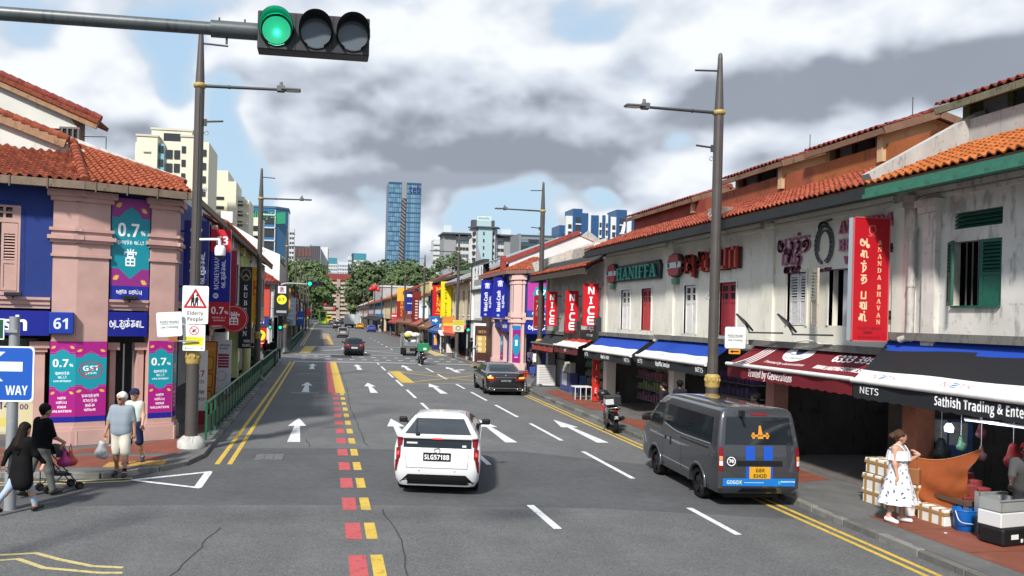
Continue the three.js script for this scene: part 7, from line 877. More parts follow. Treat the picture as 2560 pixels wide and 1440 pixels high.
{
const sl=[[0.2,0.16,0.16,0.8,0.2,0.3],[0.34,0.06,0.05,0.87,0.22,0.4],[0.6,0.0,0.0,0.9,0.24,0.45],[0.82,0.02,0.02,0.905,0.24,0.5],[1.0,0.09,0.35,0.9,0.22,0.5],[1.14,0.15,0.95,0.87,0.2,0.45],[1.22,0.13,1.15,0.84,0.16,0.4],[1.25,0.24,1.2,0.82,0.16,0.4],[1.4,0.78,1.55,0.69,0.16,0.3],[1.5,1.16,1.9,0.6,0.16,0.3],[1.54,1.32,2.1,0.55,0.2,0.3],[1.57,1.7,2.4,0.36,0.2,0.2]];
const t=car({label:'white hatchback seen from behind, nearest moving car on the road',x:2.42,s:16.6,L:4.55,slices:sl,paint:paintWhite,wheels:[0.92,3.62],turn:-0.2,rearGlass:[[-0.7,1.26],[0.7,1.26],[0.52,1.49],[-0.52,1.49]],sideGlass:[[[1.0,1.16],[2.15,1.12],[2.15,1.48],[1.5,1.46]],[[2.2,1.12],[3.4,1.08],[2.55,1.48],[2.2,1.49]]],mirrors:[3.05,1.14],plate:[0.83,0.085,0.285,'SLG5718B','#101214','#f2f2f2'],
lamps:[[[0.73,1.04],[0.83,1.0],[0.855,1.2],[0.72,1.2]],[[0.76,0.8],[0.85,0.72],[0.86,0.98],[0.76,1.02]],[[0.84,0.52],[0.875,0.5],[0.87,0.74],[0.78,0.8]]],lit:[[[[0.79,0.86],[0.835,0.84],[0.835,0.91],[0.79,0.93]],mTailLit]],dark:[[[[-0.71,1.005],[0.71,1.005],[0.71,1.185],[-0.71,1.185]],mCarGlass,'black_panel'],[[[-0.82,0.24],[0.82,0.24],[0.6,0.46],[-0.6,0.46]],mTrim]]});
add(t,'brake_lamp',t.rear([[-0.1,1.175],[0.1,1.175],[0.1,1.2],[-0.1,1.2]],0.02),mTailLit);add(t,'badge',new THREE.TorusGeometry(0.05,0.012,6,20).scale(1.2,0.9,1).translate(0,0.955,t.rz(0,0.955)+0.01),mChrome);addEach(t,'sticker',[t.rear([[0.52,1.03],[0.6,1.03],[0.6,1.07],[0.52,1.07]],0.018,2,2),t.rear([[-0.64,1.08],[-0.42,1.08],[-0.42,1.11],[-0.64,1.11]],0.018,2,2)],M([0.5,0.55,0.5],0.6));add(t,'wiper',[bar([-0.45,1.27,t.rz(0.45,1.27)+0.03],[-0.5,1.46,t.rz(0.5,1.46)+0.03],0.025,0.02),ball(-0.42,1.26,-0.2,0.05)],mTrim);add(t,'aerial',[extr([[-0.02,0],[0.02,0],[0,0.08]],0.12).translate(0,1.555,-1.75)],paintWhite);add(t,'panel_gap',[[-0.63,0.6,-0.66,0.96],[0.63,0.6,0.66,0.96],[-0.63,0.6,0.63,0.6]].map(([a,b,c,d])=>a===c||Math.abs(a-c)<0.1?t.rear([[a-0.006,b],[a+0.006,b],[c+0.006,d],[c-0.006,d]],0.004,1,5):t.rear([[a,b-0.006],[c,b-0.006],[c,b+0.006],[a,b+0.006]],0.004,8,1)),M([0.16,0.16,0.165],0.6));
addEach(t,'sensor',[-0.37,0.37].map((x)=>ball(x,0.55,t.rz(x,0.55),0.018)),M([0.5,0.5,0.5],0.4));add(t,'roof_gap',[-0.56,0.56].map((x)=>bar([x,1.555,-1.3],[x*0.98,1.56,-2.2],0.012,0.01)),M([0.1,0.1,0.1],0.6));
}
{
const sl=[[0.2,0.12,0.2,0.84,0.2,0.4],[0.36,0.02,0.04,0.92,0.26,0.5],[0.62,0.0,0.0,0.95,0.28,0.55],[0.9,0.04,0.1,0.945,0.28,0.6],[1.02,0.1,0.9,0.9,0.26,0.5],[1.07,0.14,1.5,0.86,0.24,0.4],[1.1,0.72,1.65,0.84,0.2,0.3],[1.3,1.2,2.1,0.74,0.2,0.3],[1.44,1.6,2.45,0.66,0.2,0.3],[1.5,2.1,2.9,0.45,0.2,0.2]];
const t=car({label:'black luxury saloon with glowing orange indicators, turning at the yellow box',x:8.78,s:37.9,L:5.2,slices:sl,paint:paintBlack,wheels:[1.05,4.15],wr:0.36,turn:-0.05,rearGlass:[[-0.7,1.12],[0.7,1.12],[0.6,1.41],[-0.6,1.41]],sideGlass:[[[1.3,1.1],[2.6,1.08],[2.6,1.41],[1.8,1.4]],[[2.68,1.08],[3.9,1.06],[2.95,1.42],[2.68,1.42]]],mirrors:[3.6,1.06],plate:[0.72,0.075,0.27,'SKP2718Z','#101115','#9aa3ad'],lamps:[[[0.45,0.74],[0.88,0.7],[0.9,0.92],[0.45,0.88]]],lit:[[[[0.62,0.82],[0.88,0.82],[0.9,0.92],[0.62,0.89]],mAmber]],dark:[]});
add(t,'chrome_strip',[t.rear([[-0.5,0.86],[0.5,0.86],[0.5,0.885],[-0.5,0.885]],0.016,8,1),t.rear([[-0.8,0.34],[0.8,0.34],[0.8,0.38],[-0.8,0.38]],0.012,12,1)],mChrome);add(t,'exhaust',[-0.68,0.68].map((x)=>new THREE.TorusGeometry(0.09,0.02,6,16).scale(1.6,0.6,1).translate(x,0.32,t.rz(x,0.34)+0.02)),mChrome);add(t,'badge',ball(0,0.96,t.rz(0,0.96),0.045,1,1,0.3),mChrome);
}
const hatch=(w,h,k=0)=>[[0.22,0.14,0.18,w-0.08,0.2,0.35],[0.4,0.02,0.04,w,0.2,0.45],[0.75,0,0,w+0.02,0.2,0.5],[0.98,0.06,0.3,w,0.18,0.45],[1.06,0.12,1.1,w-0.03,0.16,0.35],[h-0.22,0.3+k,1.7,w-0.14,0.14,0.3],[h-0.06,0.45+k,1.95,w-0.22,0.14,0.25],[h,0.62+k,2.3,w-0.34,0.14,0.2]];
const quick=(label,x,s,paint,o={})=>car({label,x,s,L:o.L??4.4,slices:hatch(o.w??0.88,o.h??1.55,o.k??0),paint,arch:false,detail:false,rearGlass:[[-0.66,1.08],[0.66,1.08],[0.56,(o.h??1.55)-0.1],[-0.56,(o.h??1.55)-0.1]],sideGlass:[[[0.7,1.08],[3,1.08],[2.5,(o.h??1.55)-0.14],[0.9,(o.h??1.55)-0.14]]],lamps:[[[0.42,0.88],[0.86,0.86],[0.86,1.02],[0.45,1.04]]],mirrors:[2.9,1.06],dark:[[[[-0.8,0.26],[0.8,0.26],[0.8,0.44],[-0.8,0.44]],mTrim]],plate:o.plate,lit:o.lit??[],turn:o.turn??0,...o.extra});
quick('black hatchback just past the stop line, ahead of the motorcycle rider',2.92,72.2,paintBlack,{plate:[0.72,0.07,0.27,'SJW8024H','#d8d8d8','#16181a'],lit:[[[[0.5,0.93],[0.62,0.93],[0.62,1.0],[0.5,1.0]],mTailLit]],h:1.6});
quick('grey estate car beyond the black hatchback in the middle lane',3.22,124.6,paintSilver,{h:1.62,w:0.9,plate:[0.8,0.08,0.27,'SGR1','#c8c8c8','#222']});
quick('dark off-road car ahead of the grey estate car',3.6,194,M([0.012,0.012,0.014],0.3,{coat:1}),{h:1.85,w:0.98,lit:[[[[0.2,0.98],[0.75,0.98],[0.75,1.06],[0.2,1.06]],M([0.7,0.7,0.7],0.4)]]});
quick('blue car parked by the right kerb beside the walking shopper',10.2,167,M([0.03,0.06,0.32],0.3,{coat:1}),{h:1.45});quick('yellow car parked ahead of the blue car by the right kerb',9.3,200,M([0.55,0.28,0.01],0.3,{coat:1}),{h:1.5,w:0.95});
quick('distant silver car left of the white lorry',3.0,262,paintSilver);quick('distant pale car in the queue under the far trees',6.0,300,paintWhite,{h:1.7});quick('dark distant car right of the white lorry in the queue',6.6,280,paintBlack);quick('tiny pale far car beside the far lamps',3.4,330,paintWhite,{h:1.8});
{
const w=0.86,sl=[[0.3,0.1,0.2,0.8,0.1,0.2],[0.42,0.0,0.02,w,0.1,0.3],[0.62,-0.02,0,w,0.1,0.3],[1.0,0.0,0.03,w+0.005,0.09,0.32],[1.24,0.02,0.18,w,0.09,0.34],[1.4,0.05,0.4,w-0.015,0.09,0.34],[1.8,0.12,0.95,w-0.075,0.09,0.3],[1.95,0.16,1.2,w-0.12,0.1,0.3],[2.01,0.2,1.35,w-0.2,0.1,0.3],[2.04,0.35,1.6,w-0.45,0.1,0.2]];
const t=car({name:'van',category:'van',label:'dark grey delivery van with two blue stripes parked on the right',x:8.82,s:15.3,L:4.7,slices:sl,paint:paintGrey,wheels:[1.04,3.6],wr:0.335,turn:-0.055,rim:M([0.03,0.03,0.032],0.5,{metal:0.4}),rearGlass:[[-0.72,1.3],[0.72,1.3],[0.66,1.85],[-0.66,1.85]],sideGlass:[[[0.35,1.28],[2.2,1.28],[2.0,1.8],[0.42,1.8]],[[2.2,1.28],[2.95,1.36],[2.9,1.8],[2.0,1.8]],[[3.15,1.24],[3.98,1.24],[3.5,1.78],[3.15,1.8]]],mirrors:[3.9,1.3],plate:[0.74,0.12,0.22,'','#c9951a','#17130a',['GBK','8342D']],lamps:[[[0.755,0.78],[0.855,0.78],[0.845,1.25],[0.755,1.25]]],lit:[],dark:[[[[-0.48,0.87],[0.48,0.87],[0.48,0.98],[-0.48,0.98]],mTrim,'plate_recess'],[[[-0.42,0.33],[0.42,0.33],[0.36,0.42],[-0.36,0.42]],mTrim]]});
for(const sd of[-1,1]){add(t,'lamp_lens',t.rear((sd>0?[[0.775,0.88],[0.84,0.88],[0.84,0.98],[0.775,0.98]]:[[-0.84,0.88],[-0.775,0.88],[-0.775,0.98],[-0.84,0.98]]),0.02),M([0.6,0.6,0.6],0.2));add(t,'lamp_lens',t.rear((sd>0?[[0.775,0.99],[0.84,0.99],[0.84,1.07],[0.775,1.07]]:[[-0.84,0.99],[-0.775,0.99],[-0.775,1.07],[-0.84,1.07]]),0.02),M([0.6,0.25,0.1],0.2))}
const bs=M([0.006,0.07,0.42],0.4);for(const x of[-0.29,0.09])for(const[a,b]of[[0.985,1.27],[0.5,0.865]])add(t,'blue_stripe',t.rear([[x,a],[x+0.19,a],[x+0.19,b],[x,b]],0.006,3,5),bs);
add(t,'sticker_band',t.rear([[-0.77,0.47],[0.75,0.47],[0.75,0.63],[-0.77,0.63]],0.012,12,3),signMat(512,56,(g)=>{fill(g,'#0f6fc0');txt(g,'GOGO',70,29,36,{style:'',fit:84});txt(g,'X',124,29,36,{color:'#d8d94a'});fill(g,'#bcd7ee',150,28,140,4);txt(g,'X',400,29,30,{color:'#5fd06a'});txt(g,'Download now',460,22,14)}));
add(t,'speed_sticker',t.rear([[-0.69,0.87],[-0.5,0.87],[-0.5,1.06],[-0.69,1.06]],0.012,4,4),signMat(64,64,(g)=>{fill(g,'#22262b');disc(g,'#e8e8e8',32,32,31);disc(g,'#14171a',32,32,25);txt(g,'70',32,30,32)}));add(t,'brake_lamp',t.rear([[-0.15,1.88],[0.2,1.88],[0.2,1.93],[-0.15,1.93]],0.012,3,2),mTail);
add(t,'window_motif',[[[-0.03,1.42],[0.09,1.42],[0.05,1.68],[0.01,1.68]],[[-0.16,1.46],[0.22,1.46],[0.22,1.5],[-0.16,1.5]],[[-0.14,1.42],[-0.09,1.42],[-0.09,1.54],[-0.14,1.54]],[[0.15,1.42],[0.2,1.42],[0.2,1.54],[0.15,1.54]]].map((c)=>t.rear(c,0.014,2,3)),M([0.6,0.24,0.02],0.5));
for(let i=0;i<6;i++)add(t,'roof_rib',bar([-0.5+i*0.2,2.035-Math.abs(i-2.5)*0.012,-0.5],[-0.5+i*0.2,2.03-Math.abs(i-2.5)*0.012,-3],0.035,0.02),paintGrey);add(t,'wiper',[bar([-0.35,1.9,t.rz(0.3,1.9)+0.04],[-0.28,1.66,t.rz(0.3,1.66)+0.04],0.04,0.02),box(-0.4,-0.3,1.86,1.98,-0.15,-0.06)],mTrim);add(t,'handle',[box(-0.872,-0.855,0.98,1.06,-2.95,-2.85),box(-0.872,-0.855,0.9,1.08,-2.62,-2.55)],mTrim);add(t,'door_gap',[t.side([[3.08,0.5],[3.09,0.5],[3.06,1.8],[3.05,1.8]],-1,0.003),t.side([[1.95,0.45],[1.96,0.45],[1.96,1.25],[1.95,1.25]],-1,0.003),t.side([[0.5,1.14],[2.0,1.14],[2.0,1.17],[0.5,1.17]],-1,0.004)],mTrim);addEach(t,'wheel_arch',[1.04,3.6].map((z)=>new THREE.TorusGeometry(0.43,0.03,6,20,Math.PI).rotateY(-Math.PI/2).translate(-0.86,0.32,-z)),paintGrey);add(t,'window_trim',[tube([[-0.875,1.26,-0.35],[-0.876,1.26,-2.2],[-0.87,1.36,-2.95]],0.012,16,5)],mChrome);
}
{
let t=thing('lorry','small grey lorry with a caged load bed full of sacks, right lane past the crossing','lorry',[8.25,0,-73.6],-0.03);const gm=M([0.19,0.2,0.21],0.6,{map:texGrime,scale:1});
add(t,'bed',[box(-0.85,0.85,0.75,0.9,-3,0),box(-0.85,-0.8,0.9,1.3,-3,0),box(0.8,0.85,0.9,1.3,-3,0)],gm);add(t,'tailgate',box(-0.85,0.85,0.88,1.3,-0.02,0.04),gm);add(t,'tailgate_lettering',new THREE.PlaneGeometry(1.5,0.28).translate(0,1.1,0.046),signMat(160,32,(g)=>{fill(g,'#7c8084');txt(g,'TOYOTA',80,17,28,{color:'#3a3f48',fit:130})}));
add(t,'cage',[-0.83,0.83].flatMap((x)=>[...[0,0.5,1,1.5,2,2.5,3].map((z)=>rod([x,1.25,-z],[x,2.1,-z],0.02)),...[1.5,1.8,2.1].map((y)=>rod([x,y,0],[x,y,-3],0.02))]),gm);add(t,'cage_gate',[box(0.3,0.34,1.3,2.05,0,0.03),box(0.8,0.84,1.3,2.05,0,0.03),box(-0.84,-0.8,1.3,2.05,0,0.03),box(0.3,0.84,1.65,1.69,0,0.03),box(0.56,0.6,1.3,2.0,0,0.03)],gm);add(t,'cab',rbox(-0.83,0.83,0.6,2.0,-4.5,-3.1,0.12),M([0.5,0.5,0.5],0.4));add(t,'bumper',[box(-0.25,0.2,0.45,0.72,0,0.03),box(-0.85,-0.6,0.55,0.75,0,0.04),box(0.6,0.85,0.55,0.75,0,0.04)],mTrim);add(t,'tail_lamp',[box(-0.72,-0.6,0.6,0.7,0.04,0.06),box(0.6,0.72,0.6,0.7,0.04,0.06)],mTail);
for(const[x,z]of[[-0.68,0.9],[0.68,0.9],[-0.7,3.5],[0.7,3.5]])add(t,'wheel',[new THREE.CylinderGeometry(0.33,0.33,0.3,18).rotateZ(Math.PI/2).translate(x,0.33,-z)],mTyre);
t=thing('sack','heap of black, white and yellow sacks on the caged lorry','sacks',[8.25,1.3,-74.6]);[[0,0.15,0.5,0.42,0.03],[-0.4,0.55,0,0.4,0.55],[0.35,0.6,0,0.42,0.6],[0,0.4,-0.6,0.6,0.05],[-0.2,0.75,-0.4,0.35,0.6],[0.1,0.05,0.75,0.28,0.6]].forEach(([x,y,z,r,c],i)=>add(t,'sack',ball(x,y,z,r,1.1,0.6,0.9),i===1?M([0.5,0.45,0.12],0.8):M([c,c,c],0.6)));
t=thing('lorry','white box lorry with double rear doors in the distant right lane','lorry',[7.2,0,-214]);add(t,'box_body',box(-1.25,1.25,0.95,3.55,-4.6,0),M([0.6,0.62,0.64],0.5));add(t,'rear_door',[box(-1.2,-0.02,1.0,3.5,0.002,0.04),box(0.02,1.2,1.0,3.5,0.002,0.04)],M([0.64,0.66,0.68],0.45));add(t,'chassis',box(-1.1,1.1,0.5,0.95,-5.5,-0.1),mTrim);add(t,'cab',rbox(-1.05,1.05,0.6,2.6,-6.4,-4.8,0.15),paintWhite);for(const x of[-0.95,0.95])for(const z of[1.2,5.4])add(t,'wheel',new THREE.CylinderGeometry(0.42,0.42,0.35,16).rotateZ(Math.PI/2).translate(x,0.42,-z),mTyre);
t=thing('lorry','grey box lorry partly hidden beyond the white box lorry','lorry',[9.2,0,-226]);add(t,'box_body',box(-1.1,1.1,0.8,3.3,-4,0),M([0.36,0.4,0.43],0.5));add(t,'chassis',box(-1,1,0.4,0.8,-5.4,-0.1),mTrim);for(const x of[-0.9,0.9])add(t,'wheel',new THREE.CylinderGeometry(0.4,0.4,0.3,14).rotateZ(Math.PI/2).translate(x,0.4,-1),mTyre);
t=thing('bus','lime green single bus far ahead in the left lane','bus',[0.3,0,-262]);const lime=M([0.28,0.55,0.02],0.4);add(t,'body',rbox(-1.3,1.3,0.35,4.3,-11,0,0.18),lime);add(t,'rear_window',[box(-0.85,0.85,2.2,4.1,0.002,0.03)],mCarGlass);add(t,'engine_grille',box(-0.7,0.7,1.2,2.1,0.002,0.03),M([0.06,0.09,0.03],0.6));add(t,'tail_lamp',[-1.1,1.1].map((x)=>box(x-0.08,x+0.08,1,1.6,0.002,0.03)),mTail);for(const x of[-1.12,1.12])add(t,'wheel',new THREE.CylinderGeometry(0.5,0.5,0.35,16).rotateZ(Math.PI/2).translate(x,0.5,-2.6),mTyre);
t=thing('van','yellow van ahead of the lime green bus','van',[2.6,0,-300]);add(t,'body',rbox(-1,1,0.4,2.9,-4.5,0,0.2),M([0.6,0.42,0.02],0.4));add(t,'rear_window',box(-0.7,0.7,1.7,2.5,0.002,0.03),mCarGlass);for(const x of[-0.85,0.85])add(t,'wheel',new THREE.CylinderGeometry(0.35,0.35,0.25,14).rotateZ(Math.PI/2).translate(x,0.35,-0.9),mTyre);
}
function wheelPart(t,z,r,x=0,w=0.12){const p=part(t,'wheel');p.position.set(x,r,z);add(p,'tyre',new THREE.TorusGeometry(r-w/2,w/2,8,28).rotateY(Math.PI/2),mTyre);add(p,'rim',[new THREE.TorusGeometry(r-w,0.02,6,24).rotateY(Math.PI/2),...Array.from({length:6},(_,i)=>rod([0,0,0],[0,Math.cos(i*1.047)*(r-w),Math.sin(i*1.047)*(r-w)],0.012,0.012,5)),cyl(0,-0.06,0.06,0,0.05).rotateZ(Math.PI/2)],mChrome);return p}
function motorbike(label,x,s,turn,red){
const t=thing('motorcycle',label,'motorcycle',[x,0,-s],turn);wheelPart(t,0,0.32,0,0.16);wheelPart(t,-1.38,0.31,0,0.12);
add(t,'engine',[rbox(-0.2,0.2,0.28,0.62,-0.95,-0.45,0.06),rod([-0.2,0.5,-0.7],[0.2,0.5,-0.7],0.12)],M([0.05,0.05,0.055],0.4,{metal:0.5}));add(t,'tank',ball(0,0.88,-0.75,0.25,0.75,0.62,1.25),red);add(t,'fairing',[ball(0,0.86,-1.3,0.2,1,1,0.8),ball(-0.12,0.74,-1.05,0.14,0.7,1.2,1.3)],red);add(t,'side_panel',ball(-0.1,0.7,-0.55,0.14,0.6,0.9,1.2),M([0.5,0.5,0.52],0.3));add(t,'seat',[rbox(-0.14,0.14,0.8,0.9,-0.5,0.25,0.05)],mTrim);add(t,'windscreen',ball(0,1.08,-1.28,0.19,1,1,0.5),M([0.012,0.012,0.014],0.2));add(t,'handlebar',[rod([-0.36,1.05,-1.02],[0.36,1.05,-1.02],0.016),ball(-0.4,1.2,-1.02,0.06,1,0.8,0.4),ball(0.4,1.2,-1.02,0.06,1,0.8,0.4),rod([-0.4,1.2,-1.02],[-0.33,1.05,-1.02],0.01),rod([0.4,1.2,-1.02],[0.33,1.05,-1.02],0.01)],mTrim);
add(t,'fork',[-0.09,0.09].map((q)=>rod([q,0.31,-1.38],[q,0.98,-1.08],0.026)),mChrome);add(t,'swing_arm',[-0.1,0.1].map((q)=>bar([q,0.32,0],[q,0.42,-0.6],0.035,0.06)),mChrome);add(t,'frame',[bar([-0.16,0.42,-0.5],[-0.14,0.86,-0.1],0.03,0.05),bar([0.16,0.42,-0.5],[0.14,0.86,-0.1],0.03,0.05),tube([[-0.14,0.72,-0.2],[-0.16,0.86,0.2],[0.16,0.86,0.3],[0.14,0.72,-0.2]],0.018,16)],mChrome);add(t,'exhaust',[rod([0.16,0.36,-0.5],[0.24,0.52,0.25],0.07),cyl(0,0,0.02,0,0.055).rotateX(Math.PI/2).translate(0.24,0.52,0.27)],mTrim);add(t,'mudguard',[box(-0.09,0.09,0.62,0.68,-0.2,0.3),bar([0,0.7,0.2],[0,0.5,0.42],0.16,0.02)],mTrim);add(t,'number_plate',new THREE.PlaneGeometry(0.2,0.15).translate(0,0.56,0.41),signMat(64,48,(g)=>{fill(g,'#0d0e10');txt(g,'FBK',32,14,20);txt(g,'8051',32,34,20)}));add(t,'tail_lamp',box(-0.07,0.07,0.74,0.8,0.3,0.34),mTail);add(t,'stand',rod([-0.1,0.3,-0.6],[-0.32,0.0,-0.52],0.014),mTrim);return t;
}
const parked=motorbike('red and silver motorcycle parked at the right kerb before the van',9.72,25.8,-0.16,M([0.42,0.02,0.03],0.25,{coat:1}));parked.rotation.z=0.1;
{const t=thing('carrier_box','dark top carrier box with silver panel on the parked motorcycle','box',[9.62,0.92,-25.85],-0.16);t.rotation.z=0.1;add(t,'case',rbox(-0.26,0.26,0,0.34,-0.2,0.25,0.04),M([0.015,0.017,0.02],0.5));add(t,'panel',[box(-0.265,0.0,0.06,0.24,0.252,0.258),box(-0.268,-0.262,0.08,0.24,-0.1,0.2)],M([0.5,0.52,0.53],0.3));const h=thing('helmet','black helmet cover resting on the parked motorcycle front','helmet',[9.66,1.1,-26.9]);add(h,'shell',ball(0,0.1,0,0.2,1,0.8,1),M([0.01,0.01,0.012],0.4))}
motorbike('dark delivery motorcycle being ridden at the crossing',7.62,61.2,0.06,mTrim);{const t=thing('delivery_box','green delivery box carried behind the rider','box',[7.66,1.02,-61.1],0.06);add(t,'case',rbox(-0.4,0.4,0,0.62,-0.3,0.3,0.04),M([0.01,0.2,0.08],0.6));add(t,'print',box(-0.05,0.2,0.12,0.28,0.3,0.305),M([0.6,0.75,0.65],0.5))}
{const t=thing('bicycle','red framed bicycle leaning by the dark lamp foot, behind the black saloon','bicycle',[10.25,0.0,-39.7],-0.25),rd=M([0.5,0.03,0.03],0.35);t.rotation.z=0.08;wheelPart(t,0,0.34,0,0.04);wheelPart(t,-1.05,0.34,0,0.04);add(t,'frame',[rod([0,0.34,0],[0,0.3,-0.42],0.018),rod([0,0.3,-0.42],[0,0.85,-0.25],0.02),rod([0,0.34,0],[0,0.78,-0.27],0.016),rod([0,0.78,-0.28],[0,0.85,-0.85],0.022),rod([0,0.3,-0.42],[0,0.78,-0.87],0.024),rod([0,0.34,-1.05],[0,0.98,-0.83],0.018)],rd);add(t,'saddle',rbox(-0.07,0.07,0.9,0.95,-0.36,-0.1,0.02),mTrim);add(t,'handlebar',rod([-0.28,1.0,-0.82],[0.28,1.0,-0.82],0.016),mTrim);add(t,'basket',box(-0.15,0.15,0.72,1.0,-1.2,-0.92),M([0.5,0.03,0.02],0.6))}
// ---------- people: one blended surface per body, from tapered limbs joined smoothly ----------
function blob(bones,cell,k=60){
let lo=[9,9,9],hi=[-9,-9,-9];const mg=cell*3;for(const b of bones)for(let c=0;c<3;c++){lo[c]=Math.min(lo[c],b[c]-b[6]-mg,b[c+3]-b[7]-mg);hi[c]=Math.max(hi[c],b[c]+b[6]+mg,b[c+3]+b[7]+mg)}
const n=[0,1,2].map((c)=>Math.ceil((hi[c]-lo[c])/cell)+1),f=new Float32Array(n[0]*n[1]*n[2]),I=(i,j,l)=>(l*n[1]+j)*n[0]+i;
for(const b of bones){
const R=Math.max(b[6],b[7])+3.2/k+cell,r0=[],r1=[];for(let c=0;c<3;c++){r0[c]=Math.max(0,Math.floor((Math.min(b[c],b[c+3])-R-lo[c])/cell));r1[c]=Math.min(n[c]-1,Math.ceil((Math.max(b[c],b[c+3])+R-lo[c])/cell))}
const dx=b[3]-b[0],dy=b[4]-b[1],dz=b[5]-b[2],q=dx*dx+dy*dy+dz*dz||1e-9;
for(let l=r0[2];l<=r1[2];l++)for(let j=r0[1];j<=r1[1];j++)for(let i=r0[0];i<=r1[0];i++){const x=lo[0]+i*cell-b[0],y=lo[1]+j*cell-b[1],z=lo[2]+l*cell-b[2],t=clamp((x*dx+y*dy+z*dz)/q),ex=x-t*dx,ey=y-t*dy,ez=z-t*dz,d=Math.sqrt(ex*ex+ey*ey+ez*ez)-lerp(b[6],b[7],t);if(d<3.2/k)f[I(i,j,l)]+=Math.exp(-k*d)}
}
const id=new Int32Array(f.length).fill(-1),pos=[],idx=[],E=[[0,1],[2,3],[4,5],[6,7],[0,2],[1,3],[4,6],[5,7],[0,4],[1,5],[2,6],[3,7]];
for(let l=0;l<n[2]-1;l++)for(let j=0;j<n[1]-1;j++)for(let i=0;i<n[0]-1;i++){
const v=[];let m=0;for(let c=0;c<8;c++){v[c]=f[I(i +(c&1),j +((c>>1)&1),l +(c>>2))];if(v[c]>1)m++}if(m===0||m===8)continue;
let s=[0,0,0],cnt=0;for(const[a,b]of E)if((v[a]>1)!==(v[b]>1)){const la=-Math.log(v[a]+0.02),lb=-Math.log(v[b]+0.02),t=clamp(la /(la-lb));s[0]+=lerp(a&1,b&1,t);s[1]+=lerp((a>>1)&1,(b>>1)&1,t);s[2]+=lerp(a>>2,b>>2,t);cnt++}
id[I(i,j,l)]=pos.length/3;pos.push(lo[0]+(i+s[0]/cnt)*cell,lo[1]+(j+s[1]/cnt)*cell,lo[2]+(l+s[2]/cnt)*cell);
}
const D=[1,n[0],n[0]*n[1]];
for(let l=1;l<n[2]-1;l++)for(let j=1;j<n[1]-1;j++)for(let i=1;i<n[0]-1;i++){const o=I(i,j,l),s0=f[o]>1;for(let c=0;c<3;c++){if(s0===f[o+D[c]]>1)continue;const u=D[(c+1)% 3],w=D[(c+2)% 3],a=id[o],b=id[o-u],d=id[o-u-w],e=id[o-w];if(a<0||b<0||d<0||e<0)continue;if(s0)idx.push(a,b,d,a,d,e);else idx.push(a,d,b,a,e,d)}}
const g=new THREE.BufferGeometry();g.setAttribute('position',new THREE.Float32BufferAttribute(pos,3));g.setIndex(idx);g.computeVertexNormals();return g;
}
const hand=(sd,cell,hold)=>{const b=[[0,0,0,0,-0.055,-0.005,0.026,0.028],[-0.018,-0.03,0,-0.024,-0.075,-0.004,0.017,0.015],[0.018,-0.03,0,0.024,-0.075,-0.004,0.017,0.015]];[[-0.03,0.042],[-0.01,0.052],[0.011,0.048],[0.03,0.036]].forEach(([x,l],i)=>{const c=hold?0.9:0.35,y1=-0.08-l*Math.cos(c*0.4),z1=-0.006-l*Math.sin(c*0.6);b.push([x,-0.075,-0.004,x*1.1,y1,z1,0.0105,0.0095],[x*1.1,y1,z1,x*1.1,y1-l*0.7*Math.cos(c*1.5),z1-l*0.8*Math.sin(c*1.5),0.0095,0.0075])});b.push([sd*-0.024,-0.02,-0.012,sd*-0.046,-0.05,-0.03,0.013,0.0105],[sd*-0.046,-0.05,-0.03,sd*-0.046,-0.082,-0.04,0.0105,0.0085]);return blob(b,cell,260)};
const skinTone={pale:[0.48,0.27,0.19],tan:[0.36,0.19,0.125],brown:[0.16,0.08,0.05],dark:[0.05,0.028,0.02]};
const ND={leg:[[0,0,0.02],[0,0,0.02]],arm:[[0,0.1,0.12],[0,0.1,0.12]],lean:0};
